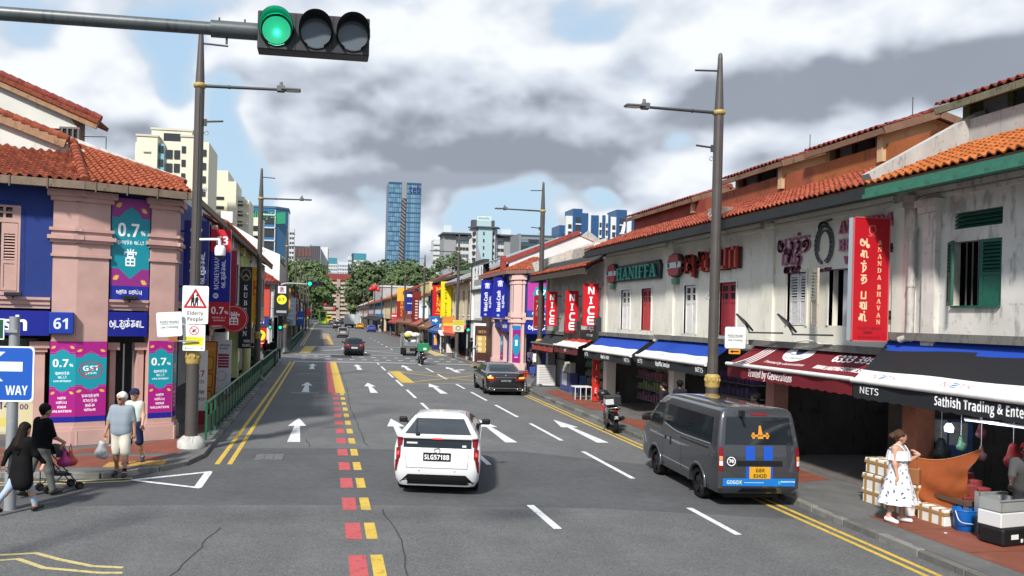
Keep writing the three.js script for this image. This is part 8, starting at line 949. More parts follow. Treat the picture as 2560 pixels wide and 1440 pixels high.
function person({label,x,s,y=PH,turn=0,h=1.7,skin='tan',hair=['short',[0.01,0.008,0.008]],top=[[0.01,0.01,0.012],0.45,1],bottom=['trousers',[0.05,0.05,0.06]],shoe=[0.01,0.01,0.012],pose={},fine=0,fat=1,head=0,hold=[0,0],sock,group}){
const po={...ND,...pose},t=thing('person',label,'person',[x,y,-s],turn,group),k=h/1.75,cell=fine?0.013:0.03;
const sk=M(skinTone[skin],0.55),bones={body:[],top:[],bottom:[]};
const rotL=([X,Y,Z])=>{const c=Math.cos(po.lean),sn=Math.sin(po.lean),yy=Y-0.95;return[X,0.95+yy*c,Z-yy*sn]};
const add2=(g,a,b,r1,r2)=>bones[g].push([...a,...b,r1,r2]);
const B=(a,b,r1,r2,g=['body'])=>g.forEach((n)=>add2(n,a,b,r1 +(n==='body'?0:0.016),r2 +(n==='body'?0:0.016)));
const len=bottom[0]==='shorts'?0.9:0,feet=[];let low=9;
const legs=[-1,1].map((sd,i)=>{const[p,bend,out]=po.leg[i],hip=[sd*0.09,0.92,0],kn=[hip[0]+sd*Math.sin(out)*0.44,0.92-0.44*Math.cos(p),-0.44*Math.sin(p)],an=[kn[0]+sd*Math.sin(out)*0.3,kn[1]-0.41*Math.cos(p-bend),kn[2]-0.41*Math.sin(p-bend)];const q=Math.max(-0.9,Math.min(0.3,p-bend+0.0));const toe=[an[0]+sd*0.02,an[1]-0.05+Math.sin(q)*0.1,an[2]-0.16*Math.cos(q)];low=Math.min(low,an[1]-0.085,toe[1]-0.035);return{sd,hip,kn,an,toe,q}});
const sh=(a)=>[a[0],a[1]-low,a[2]],R=(a)=>sh(rotL(a)),F=fat;
for(const L of legs){for(const n of['hip','kn','an','toe'])L[n]=sh(L[n]);B(L.hip,L.kn,0.085*F,0.056);B(L.kn,[lerp(L.kn[0],L.an[0],0.35),lerp(L.kn[1],L.an[1],0.35),lerp(L.kn[2],L.an[2],0.35)],0.054,0.055);B(L.kn,L.an,0.052,0.037);B(L.an,L.toe,0.036,0.03);if(bottom[0]==='trousers'){add2('bottom',L.hip,L.kn,0.1*F,0.078);add2('bottom',L.kn,[L.an[0],L.an[1]+0.03,L.an[2]],0.076,0.062)}if(bottom[0]==='tight'){add2('bottom',L.hip,L.kn,0.095*F,0.066);add2('bottom',L.kn,[L.an[0],L.an[1]+0.05,L.an[2]],0.066,0.05)}if(bottom[0]==='shorts')add2('bottom',L.hip,[lerp(L.hip[0],L.kn[0],0.93),lerp(L.hip[1],L.kn[1],0.93),lerp(L.hip[2],L.kn[2],0.93)],0.105*F,0.1)}
const pel=[['body',0],['bottom',0.018]];for(const[g,e]of pel){if(g==='bottom'&&['dress','none'].includes(bottom[0]))continue;add2(g,sh([-0.075,0.93,0.01]),sh([0.075,0.93,0.01]),0.105*F+e,0.105*F+e);if(g==='bottom')add2(g,sh([-0.07,1.0,0]),sh([0.07,1.0,0]),0.1*F+e,0.1*F+e)}
const tor=[[[-0.07,1.02,0],[0.07,1.02,0],0.1*F],[[-0.075,1.08,-0.008*F],[0.075,1.08,-0.008*F],0.095*F],[[-0.08,1.14,-0.015*F],[0.08,1.14,-0.015*F],0.094*F*F],[[-0.09,1.22,-0.006],[0.09,1.22,-0.006],0.097*F],[[-0.1,1.3,0],[0.1,1.3,0],0.102],[[-0.11,1.36,0.005],[0.11,1.36,0.005],0.09],[[-0.13,1.41,0.01],[0.13,1.41,0.01],0.075]];
for(const[a,b,r]of tor){add2('body',R(a),R(b),r,r);add2('top',R(a),R(b),r+0.01,r+0.01)}if(top[2]>1)add2('top',R([-0.07,0.94,0]),R([0.07,0.94,0]),0.125*F,0.125*F);if(top[2]>0.9)add2('top',R([-0.07,0.99,0]),R([0.07,0.99,0]),0.12*F,0.12*F);
if(top[2]>2)for(let i=0;i<4;i++)add2('top',R([-0.09,0.88-i*0.09,0]),R([0.09,0.88-i*0.09,0]),0.13+i*0.012,0.13+i*0.012);
B(R([0,1.42,0.01]),R([0,1.53,-0.01]),0.055,0.052);const H=R([0,1.63,-0.02]),wrists=[];
[-1,1].forEach((sd,i)=>{const[p,bend,out]=po.arm[i],S=R([sd*0.185,1.42,0.005]),q=po.lean*0,el=[S[0]+sd*Math.sin(out)*0.29,S[1]-0.29*Math.cos(p)*Math.cos(out),S[2]-0.29*Math.sin(p)],wr=[el[0]+sd*Math.sin(out*0.6)*0.25 -(po.inward??0)*sd*0.1,el[1]-0.25*Math.cos(p+bend),el[2]-0.25*Math.sin(p+bend)];B(S,el,0.05*Math.sqrt(F),0.04);B(el,wr,0.039,0.027);const f=top[1];if(f>0){const e1=f<=0.6?[0,1,2].map((c)=>lerp(S[c],el[c],f/0.6)):el;add2('top',S,e1,0.066,f<=0.6?0.062:0.052);if(f>0.6)add2('top',el,[0,1,2].map((c)=>lerp(el[c],wr[c],0.96)),0.051,0.042)}wrists.push([wr,p+bend,sd])});
const hb=[[0,0.035,0.012,0,0.03,0.01,0.093,0.09],[0,-0.03,-0.03,0,-0.075,-0.05,0.066,0.046],[0,0.02,-0.02,0,-0.02,-0.03,0.082,0.07],[0,0.0,-0.1,0,-0.028,-0.112,0.01,0.014],[-0.083,0,0.005,-0.085,-0.03,0.008,0.016,0.012],[0.083,0,0.005,0.085,-0.03,0.008,0.016,0.012],[-0.03,0.02,-0.088,0.03,0.02,-0.088,0.014,0.014]];
const hm=new THREE.Matrix4().makeRotationY(head).setPosition(...H),hg=blob(hb,fine?0.008:0.022,110).applyMatrix4(hm),geo=[blob(bones.body,cell,55),hg];
for(const[i,[w,p,sd]]of wrists.entries())geo.push(hand(sd,fine?0.005:0.012,hold[i]).applyMatrix4(new THREE.Matrix4().makeRotationX(-p).setPosition(...w)));
const sc=(o)=>{o.scale.setScalar(k);return o};
sc(add(t,'body',geo,sk));
const faceM=(g)=>g.applyMatrix4(hm);sc(add(t,'eyes',[-0.032,0.032].map((q)=>faceM(ball(q,0.003,-0.087,0.012,1,0.7,0.6,8))),M([0.02,0.015,0.012],0.3)));sc(add(t,'mouth',faceM(ball(0,-0.058,-0.093,0.024,1,0.25,0.4,8)),M([0.3,0.1,0.09],0.5)));
const[hs,hc]=hair,hm2=[[0,0.06,0.02,0,0.055,0.03,0.094,0.092],[0,0.02,0.06,0,-0.04,0.055,0.068,0.05],[-0.05,0.06,-0.02,0.05,0.06,-0.02,0.055,0.055],[-0.06,0.03,0.03,0.06,0.03,0.03,0.045,0.045]];
if(hs==='long')hm2.push([0,-0.02,0.07,0,-0.3,0.15,0.085,0.1],[-0.06,-0.05,0.06,-0.08,-0.36,0.13,0.05,0.06],[0.06,-0.05,0.06,0.08,-0.33,0.13,0.05,0.06],[0,-0.3,0.15,0.02,-0.44,0.15,0.08,0.05]);if(hs==='bun')hm2.push([0,0.03,0.14,0,0.02,0.16,0.05,0.045],[-0.03,0.04,0.13,0.04,0,0.15,0.03,0.03]);if(hs==='tail')hm2.push([0,-0.02,0.1,0.05,-0.2,0.12,0.04,0.02],[0,0,0.08,0,-0.02,0.11,0.05,0.04]);
if(hs !=='bald')sc(add(t,'hair',blob(hm2,fine?0.011:0.022,90).applyMatrix4(hm),M(hc,0.6,{spec:0.2})));
if(bones.top.length&&top[1]>=0)sc(add(t,top[3]??'shirt',blob(bones.top,fine?0.012:0.026,45),M(top[0],0.9,{spec:0.15})));if(bones.bottom.length&&bottom[0]!=='dress')sc(add(t,bottom[0]==='shorts'?'shorts':'trousers',blob(bones.bottom,fine?0.012:0.026,60),M(bottom[1],0.9,{spec:0.2})));
for(const L of legs){const d=[L.toe[0]-L.an[0],L.toe[1]-L.an[1],L.toe[2]-L.an[2]];sc(add(t,'shoe',blob([[L.an[0],L.an[1]-0.035,L.an[2]+0.03,L.toe[0],L.toe[1]+0.005,L.toe[2],0.045,0.04],[L.an[0],L.an[1]-0.02,L.an[2]+0.01,L.an[0]+d[0]*0.4,L.an[1]+d[1]*0.5,L.an[2]+d[2]*0.4,0.047,0.042]],fine?0.01:0.022,90),M(shoe,0.6)));if(sock)sc(add(t,'sock',blob([[L.an[0],L.an[1]+0.08,L.an[2],L.an[0],L.an[1]-0.01,L.an[2],0.046,0.042]],0.012,90),M(sock,0.9)))}
return{t,k,H,hm,low,wrists,R,sc};
}
{const p=person({label:'white haired man in grey t-shirt and cream shorts, stepping off the left kerb',x:-4.31,s:18.72,y:0.02,turn:Math.PI-0.1,h:1.83,skin:'tan',hair:['short',[0.62,0.62,0.6]],top:[[0.235,0.28,0.33],0.5,1.2,'t_shirt'],bottom:['shorts',[0.62,0.58,0.5]],shoe:[0.012,0.012,0.014],sock:[0.012,0.012,0.014],pose:{leg:[[0.16,0.06,0.04],[-0.1,0.2,0.06]],arm:[[-0.06,0.25,0.22],[0.1,0.25,0.26]]},fine:1,fat:1.12,head:-0.5,hold:[0,1]});
p.sc(add(p.t,'sunglasses',[box(-0.062,-0.006,-0.012,0.022,-0.112,-0.098),box(0.006,0.062,-0.012,0.022,-0.112,-0.098),box(-0.088,0.088,0.01,0.02,-0.1,-0.09),box(-0.09,-0.084,0.008,0.02,-0.1,0.01),box(0.084,0.09,0.008,0.02,-0.1,0.01)].map((g)=>g.applyMatrix4(p.hm)),M([0.01,0.01,0.01],0.15)));
const b=thing('carrier_bag','crumpled white plastic bag in the hand of the grey shirted man','bag',[-4.68,0.62,-18.55]);add(b,'bag',blob([[0,0.12,0,0,0,0,0.07,0.12],[-0.05,-0.05,0.02,0.06,-0.1,0,0.09,0.08],[0.03,0.16,0,-0.02,0.2,0,0.05,0.03]],0.018,60),M([0.5,0.52,0.56],0.5,{map:texGrime,scale:0.25}))}
{const p=person({label:'woman in a navy cap walking behind the grey shirted man',x:-4.27,s:19.75,turn:Math.PI-0.1,h:1.72,skin:'pale',hair:['tail',[0.09,0.03,0.02]],top:[[0.5,0.55,0.5],0,0.8,'vest'],bottom:['shorts',[0.02,0.03,0.09]],shoe:[0.02,0.035,0.09],sock:[0.6,0.6,0.6],pose:{leg:[[-0.2,0.35,0.04],[0.16,0.04,0.05]],arm:[[0.2,0.5,0.16],[0.4,1.1,0.2]]},fine:1,head:-0.2});
p.sc(add(p.t,'cap',[lathe([[0.105,0],[0.106,0.04],[0.08,0.1],[0,0.125]],18).translate(0,0.045,0.01),extr([[-0.08,-0.06],[-0.06,-0.17],[0.06,-0.17],[0.08,-0.06]],0.012).rotateX(Math.PI/2).scale(1,1,1).translate(0,0.06,0)].map((g)=>g.applyMatrix4(p.hm)),M([0.012,0.018,0.07],0.8)));p.sc(add(p.t,'bottle',box(0.1,0.16,1.2,1.36,-0.2,-0.14),M([0.12,0.4,0.08],0.6)))}
person({label:'man in black shirt and grey jeans pushing the stroller, seen from behind',x:-5.42,s:16.95,y:0.01,turn:-0.75,h:1.8,skin:'tan',hair:['short',[0.008,0.008,0.008]],top:[[0.008,0.008,0.009],0.55,1.3],bottom:['trousers',[0.13,0.135,0.125]],shoe:[0.02,0.018,0.016],pose:{leg:[[-0.32,0.12,0.03],[0.26,0.06,0.03]],arm:[[0.25,0.75,0.08],[0.3,0.7,0.16]],lean:0.1},fine:1,fat:1.16,hold:[1,1]});
person({label:'woman with long dark hair, black tunic and pale jeans, crossing behind the stroller couple',x:-5.3,s:15.6,y:0.01,turn:-0.6,h:1.62,skin:'pale',hair:['long',[0.012,0.008,0.007]],top:[[0.009,0.009,0.01],1,3,'tunic'],bottom:['tight',[0.33,0.42,0.55]],shoe:[0.01,0.01,0.011],pose:{leg:[[-0.42,0.3,0.03],[0.28,0.04,0.03]],arm:[[-0.45,0.15,0.3],[0.35,0.35,0.22]],lean:0.06},fine:1,fat:1.0});
{const t=thing('stroller','black folding stroller pushed across the side street, seen from behind','stroller',[-5.22,0,-17.5],-0.85),bk=M([0.012,0.012,0.014],0.7),fr=M([0.03,0.03,0.032],0.4);
add(t,'frame',[-0.22,0.22].flatMap((x)=>[rod([x,0.1,0.35],[x,0.98,0.0+0.35],0.014),rod([x,0.1,0.35],[x,0.5,-0.1],0.014),rod([x,0.98,0.35],[x,0.1,-0.38],0.014),rod([x,0.98,0.35],[x,1.02,0.46],0.018)]).concat([rod([-0.22,0.3,0.35],[0.22,0.12,-0.3],0.012),rod([0.22,0.3,0.35],[-0.22,0.12,-0.3],0.012)]),fr);add(t,'seat',[slab([-0.2,0.45,0.2],[0.2,0.45,0.2],[0.2,0.4,-0.2],[-0.2,0.4,-0.2],0.06),slab([-0.2,0.42,0.2],[0.2,0.42,0.2],[0.2,0.92,0.36],[-0.2,0.92,0.36],0.05)],bk);add(t,'hood',surf((u,v)=>{const a=u*Math.PI,b=v*1.5;return[-Math.cos(a)*0.24,0.7+Math.sin(a)*0.3*Math.cos(b-0.2)+0.12,0.2-Math.sin(b)*0.32]},14,6),M([0.012,0.012,0.014],0.7,{double:true}));for(const x of[-0.22,0.22])for(const z of[0.36,-0.38])for(const o of[-0.035,0.035]){const w=part(t,'wheel');w.position.set(x+o,0.09,z);add(w,'tyre',new THREE.TorusGeometry(0.07,0.02,8,18).rotateY(Math.PI/2),mTyre);add(w,'hub',new THREE.CylinderGeometry(0.05,0.05,0.02,10).rotateZ(Math.PI/2),fr)}
t.scale.setScalar(0.86);
for(const[l,x,z,c]of[['pink carrier bag hanging from the stroller handle',-5.08,-17.32,[0.55,0.04,0.25]],['orange red carrier bag hanging on the stroller beside the pink one',-4.99,-17.42,[0.62,0.07,0.04]]]){const b=thing('carrier_bag',l,'bag',[x,0.66,z]);add(b,'bag',blob([[0,0.12,0,0,-0.05,0,0.04,0.1],[-0.06,-0.06,0,0.06,-0.06,0,0.08,0.08]],0.018,60),M(c,0.5,{map:texGrime,scale:0.3}));add(b,'handle',tube([[-0.03,0.14,0],[0,0.3,0],[0.03,0.14,0]],0.008,10,5),M(c,0.5))}}
{const p=person({label:'woman in a white patterned sundress and white trainers by the foam boxes',x:10.68,s:13.72,turn:-2.55,h:1.68,skin:'pale',hair:['bun',[0.06,0.03,0.018]],top:[[0.7,0.7,0.72],-1,0],bottom:['dress',[0,0,0]],shoe:[0.68,0.67,0.64],pose:{leg:[[0.05,0.02,0.05],[-0.1,0.06,0.06]],arm:[[0.35,1.9,0.12],[0.05,0.2,0.12]]},fine:1,fat:1.06,head:0.65});
const md=signMat(512,512,(g)=>{fill(g,'#d9dce3');for(let i=0;i<150;i++){const x=(i*197)% 512 +(i % 5)*4,y=Math.floor(i/12)*40 +(i % 3)*10+6;g.save();g.translate(x,y);g.rotate(i*1.7);g.fillStyle=i % 4?'#3a4258':'#6d7488';g.beginPath();g.ellipse(0,0,9,4,0,0,7);g.ellipse(4,6,6,3,1,0,7);g.fill();g.restore()}},0.85,{side:THREE.DoubleSide});
const prof=[[0.36,0.36,0.34],[0.5,0.315,0.3],[0.75,0.255,0.235],[0.98,0.2,0.175],[1.1,0.196,0.158],[1.13,0.196,0.158],[1.22,0.205,0.172],[1.3,0.228,0.18],[1.38,0.222,0.155]];
const d=surf((u,v)=>{const q=v*(prof.length-1),i=Math.min(prof.length-2,Math.floor(q)),f=q-i,a=-u*6.2832,yy=lerp(prof[i][0],prof[i+1][0],f),fold=1+0.055*Math.sin(a*9+Math.sin(a*2))*sstep(1.05,0.4,yy),rx=lerp(prof[i][1],prof[i+1][1],f)*fold,rz=lerp(prof[i][2],prof[i+1][2],f)*fold;return[Math.cos(a)*rx,yy-p.low*1,Math.sin(a)*rz]},60,24);const dm=p.sc(add(p.t,'dress',d,md));
const fr=surf((u,v)=>{const a=-u*6.2832,w=1+0.05*Math.sin(a*14);return[Math.cos(a)*(0.228 +(1-v)*0.03)*w,1.2+v*0.17-p.low,Math.sin(a)*(0.178 +(1-v)*0.03)*w]},60,4);p.sc(add(p.t,'frill',fr,md));p.sc(add(p.t,'strap',[-0.09,0.09].map((x)=>tube([[x,1.36-p.low,-0.15],[x*1.15,1.46-p.low,-0.08],[x*1.15,1.5-p.low,0.0],[x,1.4-p.low,0.13]],0.012,12,5)),md));
const b=thing('handbag','brown leather shoulder bag carried by the woman in the sundress','bag',[10.98,0.98,-13.72],-2.5);add(b,'bag',rbox(-0.07,0.07,-0.16,0.16,-0.13,0.13,0.03),M([0.22,0.09,0.03],0.5));add(b,'strap',tube([[0,0.14,-0.1],[-0.02,0.5,-0.02],[0,0.14,0.1]],0.012,14,5),M([0.22,0.09,0.03],0.5))}
{const p=person({label:'stall vendor in grey shirt and red cap bending over crates at the right edge',x:11.95,s:12.25,turn:2.4,h:1.72,skin:'dark',hair:['short',[0.01,0.008,0.008]],top:[[0.07,0.07,0.072],0.55,1.3],bottom:['trousers',[0.03,0.03,0.035]],pose:{leg:[[0.1,0.15,0.06],[0,0.1,0.06]],arm:[[0.55,0.5,0.1],[0.55,0.6,0.1]],lean:0.35},fine:1,hold:[1,1]});p.sc(add(p.t,'cap',[lathe([[0.105,0],[0.106,0.05],[0.08,0.11],[0,0.13]],18).translate(0,0.04,0.01),extr([[-0.08,-0.06],[-0.06,-0.17],[0.06,-0.17],[0.08,-0.06]],0.012).rotateX(Math.PI/2).translate(0,0.06,0)].map((g)=>g.applyMatrix4(p.hm)),M([0.5,0.02,0.025],0.8)))}
const wk=(a)=>({leg:[[a,0.1,0.02],[-a,0.25,0.02]],arm:[[-a,0.3,0.1],[a,0.3,0.1]]});
person({label:'woman with her dark hair in a bun passing behind the van front',x:11.15,s:25.3,turn:0.6,h:1.6,skin:'pale',hair:['bun',[0.012,0.01,0.01]],top:[[0.02,0.02,0.025],0.5,1.2],pose:wk(0.2)});person({label:'man with a dark cap of hair under the blue awning behind the van',x:11.3,s:24.4,turn:0.2,h:1.74,skin:'dark',hair:['short',[0.006,0.006,0.006]],top:[[0.02,0.022,0.03],0.5,1.2],pose:wk(0.1)});person({label:'dark haired shopper behind the van roof under the maroon awning',x:11.5,s:20.2,turn:1.2,h:1.72,skin:'dark',hair:['short',[0.006,0.006,0.006]],top:[[0.05,0.02,0.02],0.5,1.2],pose:wk(0.1)});
{person({label:'delivery rider in dark jacket and jeans on the moving motorcycle',x:7.6,s:61.75,y:0.28,turn:0.06,h:1.7,skin:'brown',hair:['short',[0.01,0.01,0.01]],top:[[0.015,0.018,0.02],1,1.2,'jacket'],bottom:['trousers',[0.16,0.2,0.26]],pose:{leg:[[1.15,1.25,0.25],[1.15,1.25,0.25]],arm:[[0.75,0.4,0.2],[0.75,0.4,0.2]],lean:0.2}});const h=thing('helmet','dark helmet worn by the delivery rider','helmet',[7.57,1.5,-62.0]);add(h,'shell',ball(0,0.02,0,0.155,1,1.02,1.1),M([0.012,0.02,0.016],0.2));add(h,'visor',ball(0,0,-0.05,0.13,1,0.6,1),mCarGlass)}
person({label:'woman in black top and grey trousers walking away along the green railing',x:-3.75,s:57,turn:0,h:1.66,skin:'tan',hair:['long',[0.05,0.025,0.015]],top:[[0.012,0.012,0.014],0.5,1.2],bottom:['trousers',[0.3,0.3,0.3]],pose:wk(0.2)});person({label:'person in black beside the traffic light pole on the left pavement',x:-3.35,s:58.6,turn:0.2,h:1.7,skin:'brown',top:[[0.012,0.012,0.014],1,1.2],pose:wk(0.15)});
person({label:'pedestrian in dark blue on the left pavement behind the second lamp',x:-4.1,s:50,turn:0.1,h:1.68,skin:'tan',top:[[0.05,0.06,0.09],1,1.2],bottom:['trousers',[0.03,0.035,0.05]],pose:wk(0.15)});
{const t=thing('litter_bin','dark litter bin behind the railing near the left traffic light','bin',[-3.3,PH,-55]);add(t,'bin',rbox(-0.35,0.35,0,0.95,-0.3,0.3,0.05),M([0.02,0.022,0.022],0.6));add(t,'lid',rbox(-0.37,0.37,0.95,1.05,-0.32,0.32,0.04),M([0.03,0.032,0.032],0.5))}
person({label:'woman in black skirt walking before the cream shop, right pavement',x:12.75,s:78.5,turn:2.9,h:1.64,skin:'tan',hair:['long',[0.01,0.01,0.01]],top:[[0.02,0.02,0.022],1,3,'dress'],bottom:['tight',[0.3,0.2,0.15]],shoe:[0.5,0.5,0.5],pose:wk(0.2)});
person({label:'tall person in black standing before the white narrow shop',x:12.35,s:66.3,turn:0.4,h:1.82,skin:'brown',top:[[0.012,0.012,0.013],1,1.3],bottom:['trousers',[0.03,0.035,0.045]],pose:wk(0.1)});person({label:'person in grey top with a black shoulder bag before the white narrow shop',x:12.6,s:65.0,turn:1.2,h:1.66,skin:'tan',hair:['long',[0.012,0.01,0.01]],top:[[0.3,0.31,0.32],1,2,'jacket'],bottom:['tight',[0.05,0.06,0.09]],pose:{...wk(0.1),arm:[[0.5,1.2,0.1],[0.4,1.2,0.1]]}});{const b=thing('handbag','black shoulder bag of the person in the grey top','bag',[12.95,0.95,-64.9]);add(b,'bag',rbox(-0.14,0.14,-0.16,0.16,-0.08,0.08,0.04),mTrim);add(b,'strap',tube([[-0.1,0.15,0],[-0.2,0.5,0],[0.1,0.15,0]],0.014,10,5),mTrim)}
person({label:'person in dark purple standing at the far right pawnshop corner',x:13.1,s:50,turn:-2.8,h:1.7,skin:'dark',top:[[0.1,0.08,0.12],1,2],bottom:['trousers',[0.012,0.012,0.014]],pose:{arm:[[0.4,1.3,0.1],[0.4,1.3,0.1]]}});person({label:'person in a white shirt with a red bag by the dark lamp foot',x:13.35,s:49.4,turn:-0.5,h:1.62,skin:'brown',top:[[0.6,0.6,0.62],1,1.3],bottom:['trousers',[0.05,0.05,0.06]],pose:wk(0.1)});for(const[l,x,c]of[['red shopping bag held by the person in the white shirt',13.72,[0.5,0.02,0.02]],['blue shopping bag between the two people at the pawnshop corner',13.05,[0.03,0.06,0.3]]]){const b=thing('carrier_bag',l,'bag',[x,0.5,-49.2]);add(b,'bag',rbox(-0.18,0.18,-0.22,0.2,-0.08,0.08,0.03),M(c,0.6));add(b,'handle',tube([[-0.08,0.18,0],[0,0.36,0],[0.08,0.18,0]],0.01,8,5),M(c,0.6))}
person({label:'distant pedestrian in red and black crossing the road before the white queue',x:2.1,s:232,y:0,turn:1.5,h:1.72,skin:'brown',top:[[0.12,0.03,0.04],1,1.2],pose:wk(0.5)});person({label:'shopper with a black backpack and pale trousers beside the blue car',x:11.3,s:160,turn:0,h:1.72,skin:'tan',top:[[0.5,0.5,0.5],0.5,1.2],bottom:['trousers',[0.5,0.47,0.4]],pose:wk(0.25)});{const b=thing('backpack','black backpack on the shopper beside the blue car','backpack',[11.35,1.3,-159.8]);add(b,'bag',rbox(-0.2,0.2,-0.25,0.25,-0.12,0.12,0.06),mTrim)}
// ---------- goods and small things on the right pavement ----------
const mFoam=M([0.68,0.68,0.66],0.8),mTape=M([0.36,0.2,0.07],0.5);
function foamBox(label,x,y,s,turn,w=0.58,h=0.3,d=0.4){
const t=thing('foam_box',label,'box',[x,y,-s],turn,'taped white foam boxes stacked by the stall');add(t,'box',rbox(-w/2,w/2,0,h-0.06,-d/2,d/2,0.012),mFoam);add(t,'lid',rbox(-w/2-0.012,w/2+0.012,h-0.06,h,-d/2-0.012,d/2+0.012,0.012),mFoam);
const e=0.016;for(const f of[-0.36,0,0.36])add(t,'tape',[box(f*w-0.03,f*w+0.03,0.0,h+0.003,-d/2-e,d/2+e)],mTape);add(t,'tape',[box(-w/2-e,w/2+e,h-0.1,h-0.045,-d/2-e-0.002,d/2+e+0.002)],mTape);add(t,'tape',[box(-w/2-e,w/2+e,0,h+0.002,-0.03,0.03)],mTape);return t;
}
const bt=Math.PI/2+0.05;[[11.42,0,15.1,'lowest foam box of the left stack beside the red door'],[11.42,0.3,15.1,'middle foam box of the left stack beside the red door'],[11.46,0.62,15.08,'topmost foam box of the left stack beside the red door']].forEach(([x,y,s,l])=>foamBox(l,x,PH+y,s,bt,0.66));[[11.4,0,14.45,'lower foam box just behind the woman in the sundress'],[11.4,0.3,14.45,'upper foam box just behind the woman in the sundress']].forEach(([x,y,s,l])=>foamBox(l,x,PH+y,s,bt,0.6,0.29));foamBox('single foam box on the pavement under the orange cloth',11.55,PH,13.68,bt+0.03,0.62,0.3,0.44);
{let t=thing('cloth','rust orange cloth draped over goods beside the woman in the sundress','cloth',[11.75,0,-13.9]);const a=[11.55-11.75,1.22,-0.85],b=[11.9-11.75,1.58,0.75];
add(t,'sheet',surf((u,v)=>{const top=[lerp(a[0],b[0],u),lerp(a[1],b[1],u)-Math.sin(u*Math.PI)*0.16,lerp(a[2],b[2],u)],drop=(0.72+0.3*Math.sin(u*Math.PI*0.9))*v;return[top[0]-0.16*v-0.1*Math.sin(v*3.1)+0.05*Math.sin(u*9+v*4)*v-0.04*Math.sin((u-v)*14)*v,top[1]-drop,top[2]*(1-0.12*v)+0.03*Math.sin(v*7)]},40,28),M([0.3,0.075,0.022],0.85,{double:true,map:texPlain,scale:0.8}));add(t,'hem',tube(Array.from({length:12},(_,i)=>{const u=i/11;return[lerp(a[0],b[0],u),lerp(a[1],b[1],u)-Math.sin(u*Math.PI)*0.16,lerp(a[2],b[2],u)]}),0.012,30,5),M([0.4,0.16,0.05],0.8));
t=thing('display_table','dark table of goods hidden under the orange cloth','table',[11.9,PH,-13.95]);add(t,'table_top',box(-0.3,0.5,0.42,0.5,-0.75,0.8),M([0.1,0.06,0.04],0.8));for(const[x,z]of[[-0.25,-0.7],[0.45,-0.7],[-0.25,0.75],[0.45,0.75]])add(t,'leg',box(x-0.03,x+0.03,0,0.42,z-0.03,z+0.03),mSteel);addEach(t,'goods',Array.from({length:14},(_,i)=>rbox(-0.2 +(i % 2)*0.3,0.05 +(i % 2)*0.3,0.5,0.7 +(i*37 % 20)/60,-0.7 +(i>>1)*0.2,-0.54 +(i>>1)*0.2,0.02)),M([0.2,0.03,0.03],0.7));
t=thing('bucket','bright blue plastic bucket beside the foam box','bucket',[11.55,PH,-13.12]);add(t,'pail',lathe([[0,0],[0.15,0],[0.19,0.36],[0.205,0.37],[0.205,0.39],[0.18,0.385],[0.14,0.02]],24),M([0.004,0.11,0.42],0.4));add(t,'handle',tube([[-0.2,0.36,0.02],[-0.22,0.2,0.16],[0,0.16,0.22]],0.008,12,5),mWhiteTrim);
t=thing('panel_board','grey sheet panel standing beside the blue bucket','board',[12.0,PH,-12.95],0.1);add(t,'panel',box(-0.34,0.3,0.02,0.72,-0.06,0),M([0.3,0.33,0.34],0.5,{map:texGrime,scale:1}));add(t,'edge_strip',box(-0.36,-0.33,0,0.74,-0.08,0.01),mSteel);
t=thing('crate','clear plastic crate on the white box before the vendor','crate',[11.6,0.68,-12.35],0.2);add(t,'crate',[box(-0.3,0.3,0,0.015,-0.2,0.2),box(-0.3,0.3,0,0.2,0.19,0.2),box(-0.3,0.3,0,0.2,-0.2,-0.19),box(-0.3,-0.29,0,0.2,-0.2,0.2),box(0.29,0.3,0,0.2,-0.2,0.2),box(-0.32,0.32,0.19,0.21,0.19,0.22)],M([0.5,0.52,0.52],0.3,{trans:0.5}));
t=thing('box','plain white box under the clear crate by the vendor','box',[11.6,0.42,-12.35],0.2);add(t,'box',rbox(-0.32,0.32,0,0.25,-0.21,0.21,0.02),M([0.55,0.56,0.57],0.6));t=thing('crate','black bin with torn white labels under the white box','crate',[11.6,PH,-12.3],0.2);add(t,'bin',rbox(-0.33,0.33,0,0.3,-0.22,0.22,0.05),mTrim);add(t,'label_scrap',[box(-0.15,0.02,0.12,0.2,0.222,0.226),box(0.08,0.13,0.06,0.12,0.222,0.226)],mFoam);
t=thing('door','dark red wooden door in the shade behind the foam boxes','door',[XR+2.35,PH,-17.6],-Math.PI/2);add(t,'leaf',box(0,1.1,0,2.3,0,0.08),M([0.2,0.02,0.022],0.6));add(t,'frame',[box(-0.08,0,0,2.4,0,0.12),box(1.1,1.18,0,2.4,0,0.12)],mDarkWood);add(t,'notice',box(0.5,0.8,1.3,1.8,0.08,0.085),M([0.35,0.32,0.3],0.8));add(t,'wall',box(-1.5,-0.08,0,2.6,0,0.1),M([0.24,0.23,0.21],0.85,{map:texGrime,scale:1.5}));
t=thing('poster_wall','blue wall panel with torn posters beside the pink pillar','panel',[12.72,PH,-15.4],-0.9);add(t,'panel',box(-0.1,0.75,0.5,1.75,-0.05,0),M([0.012,0.06,0.2],0.7,{map:texGrime,scale:0.8}));add(t,'poster',[box(-0.05,0.3,1.25,1.72,0.002,0.008),box(0.34,0.66,1.22,1.7,0.002,0.008),box(0.1,0.4,0.75,0.8,0.002,0.006)],M([0.36,0.36,0.36],0.8,{map:texGrime,scale:0.3}));
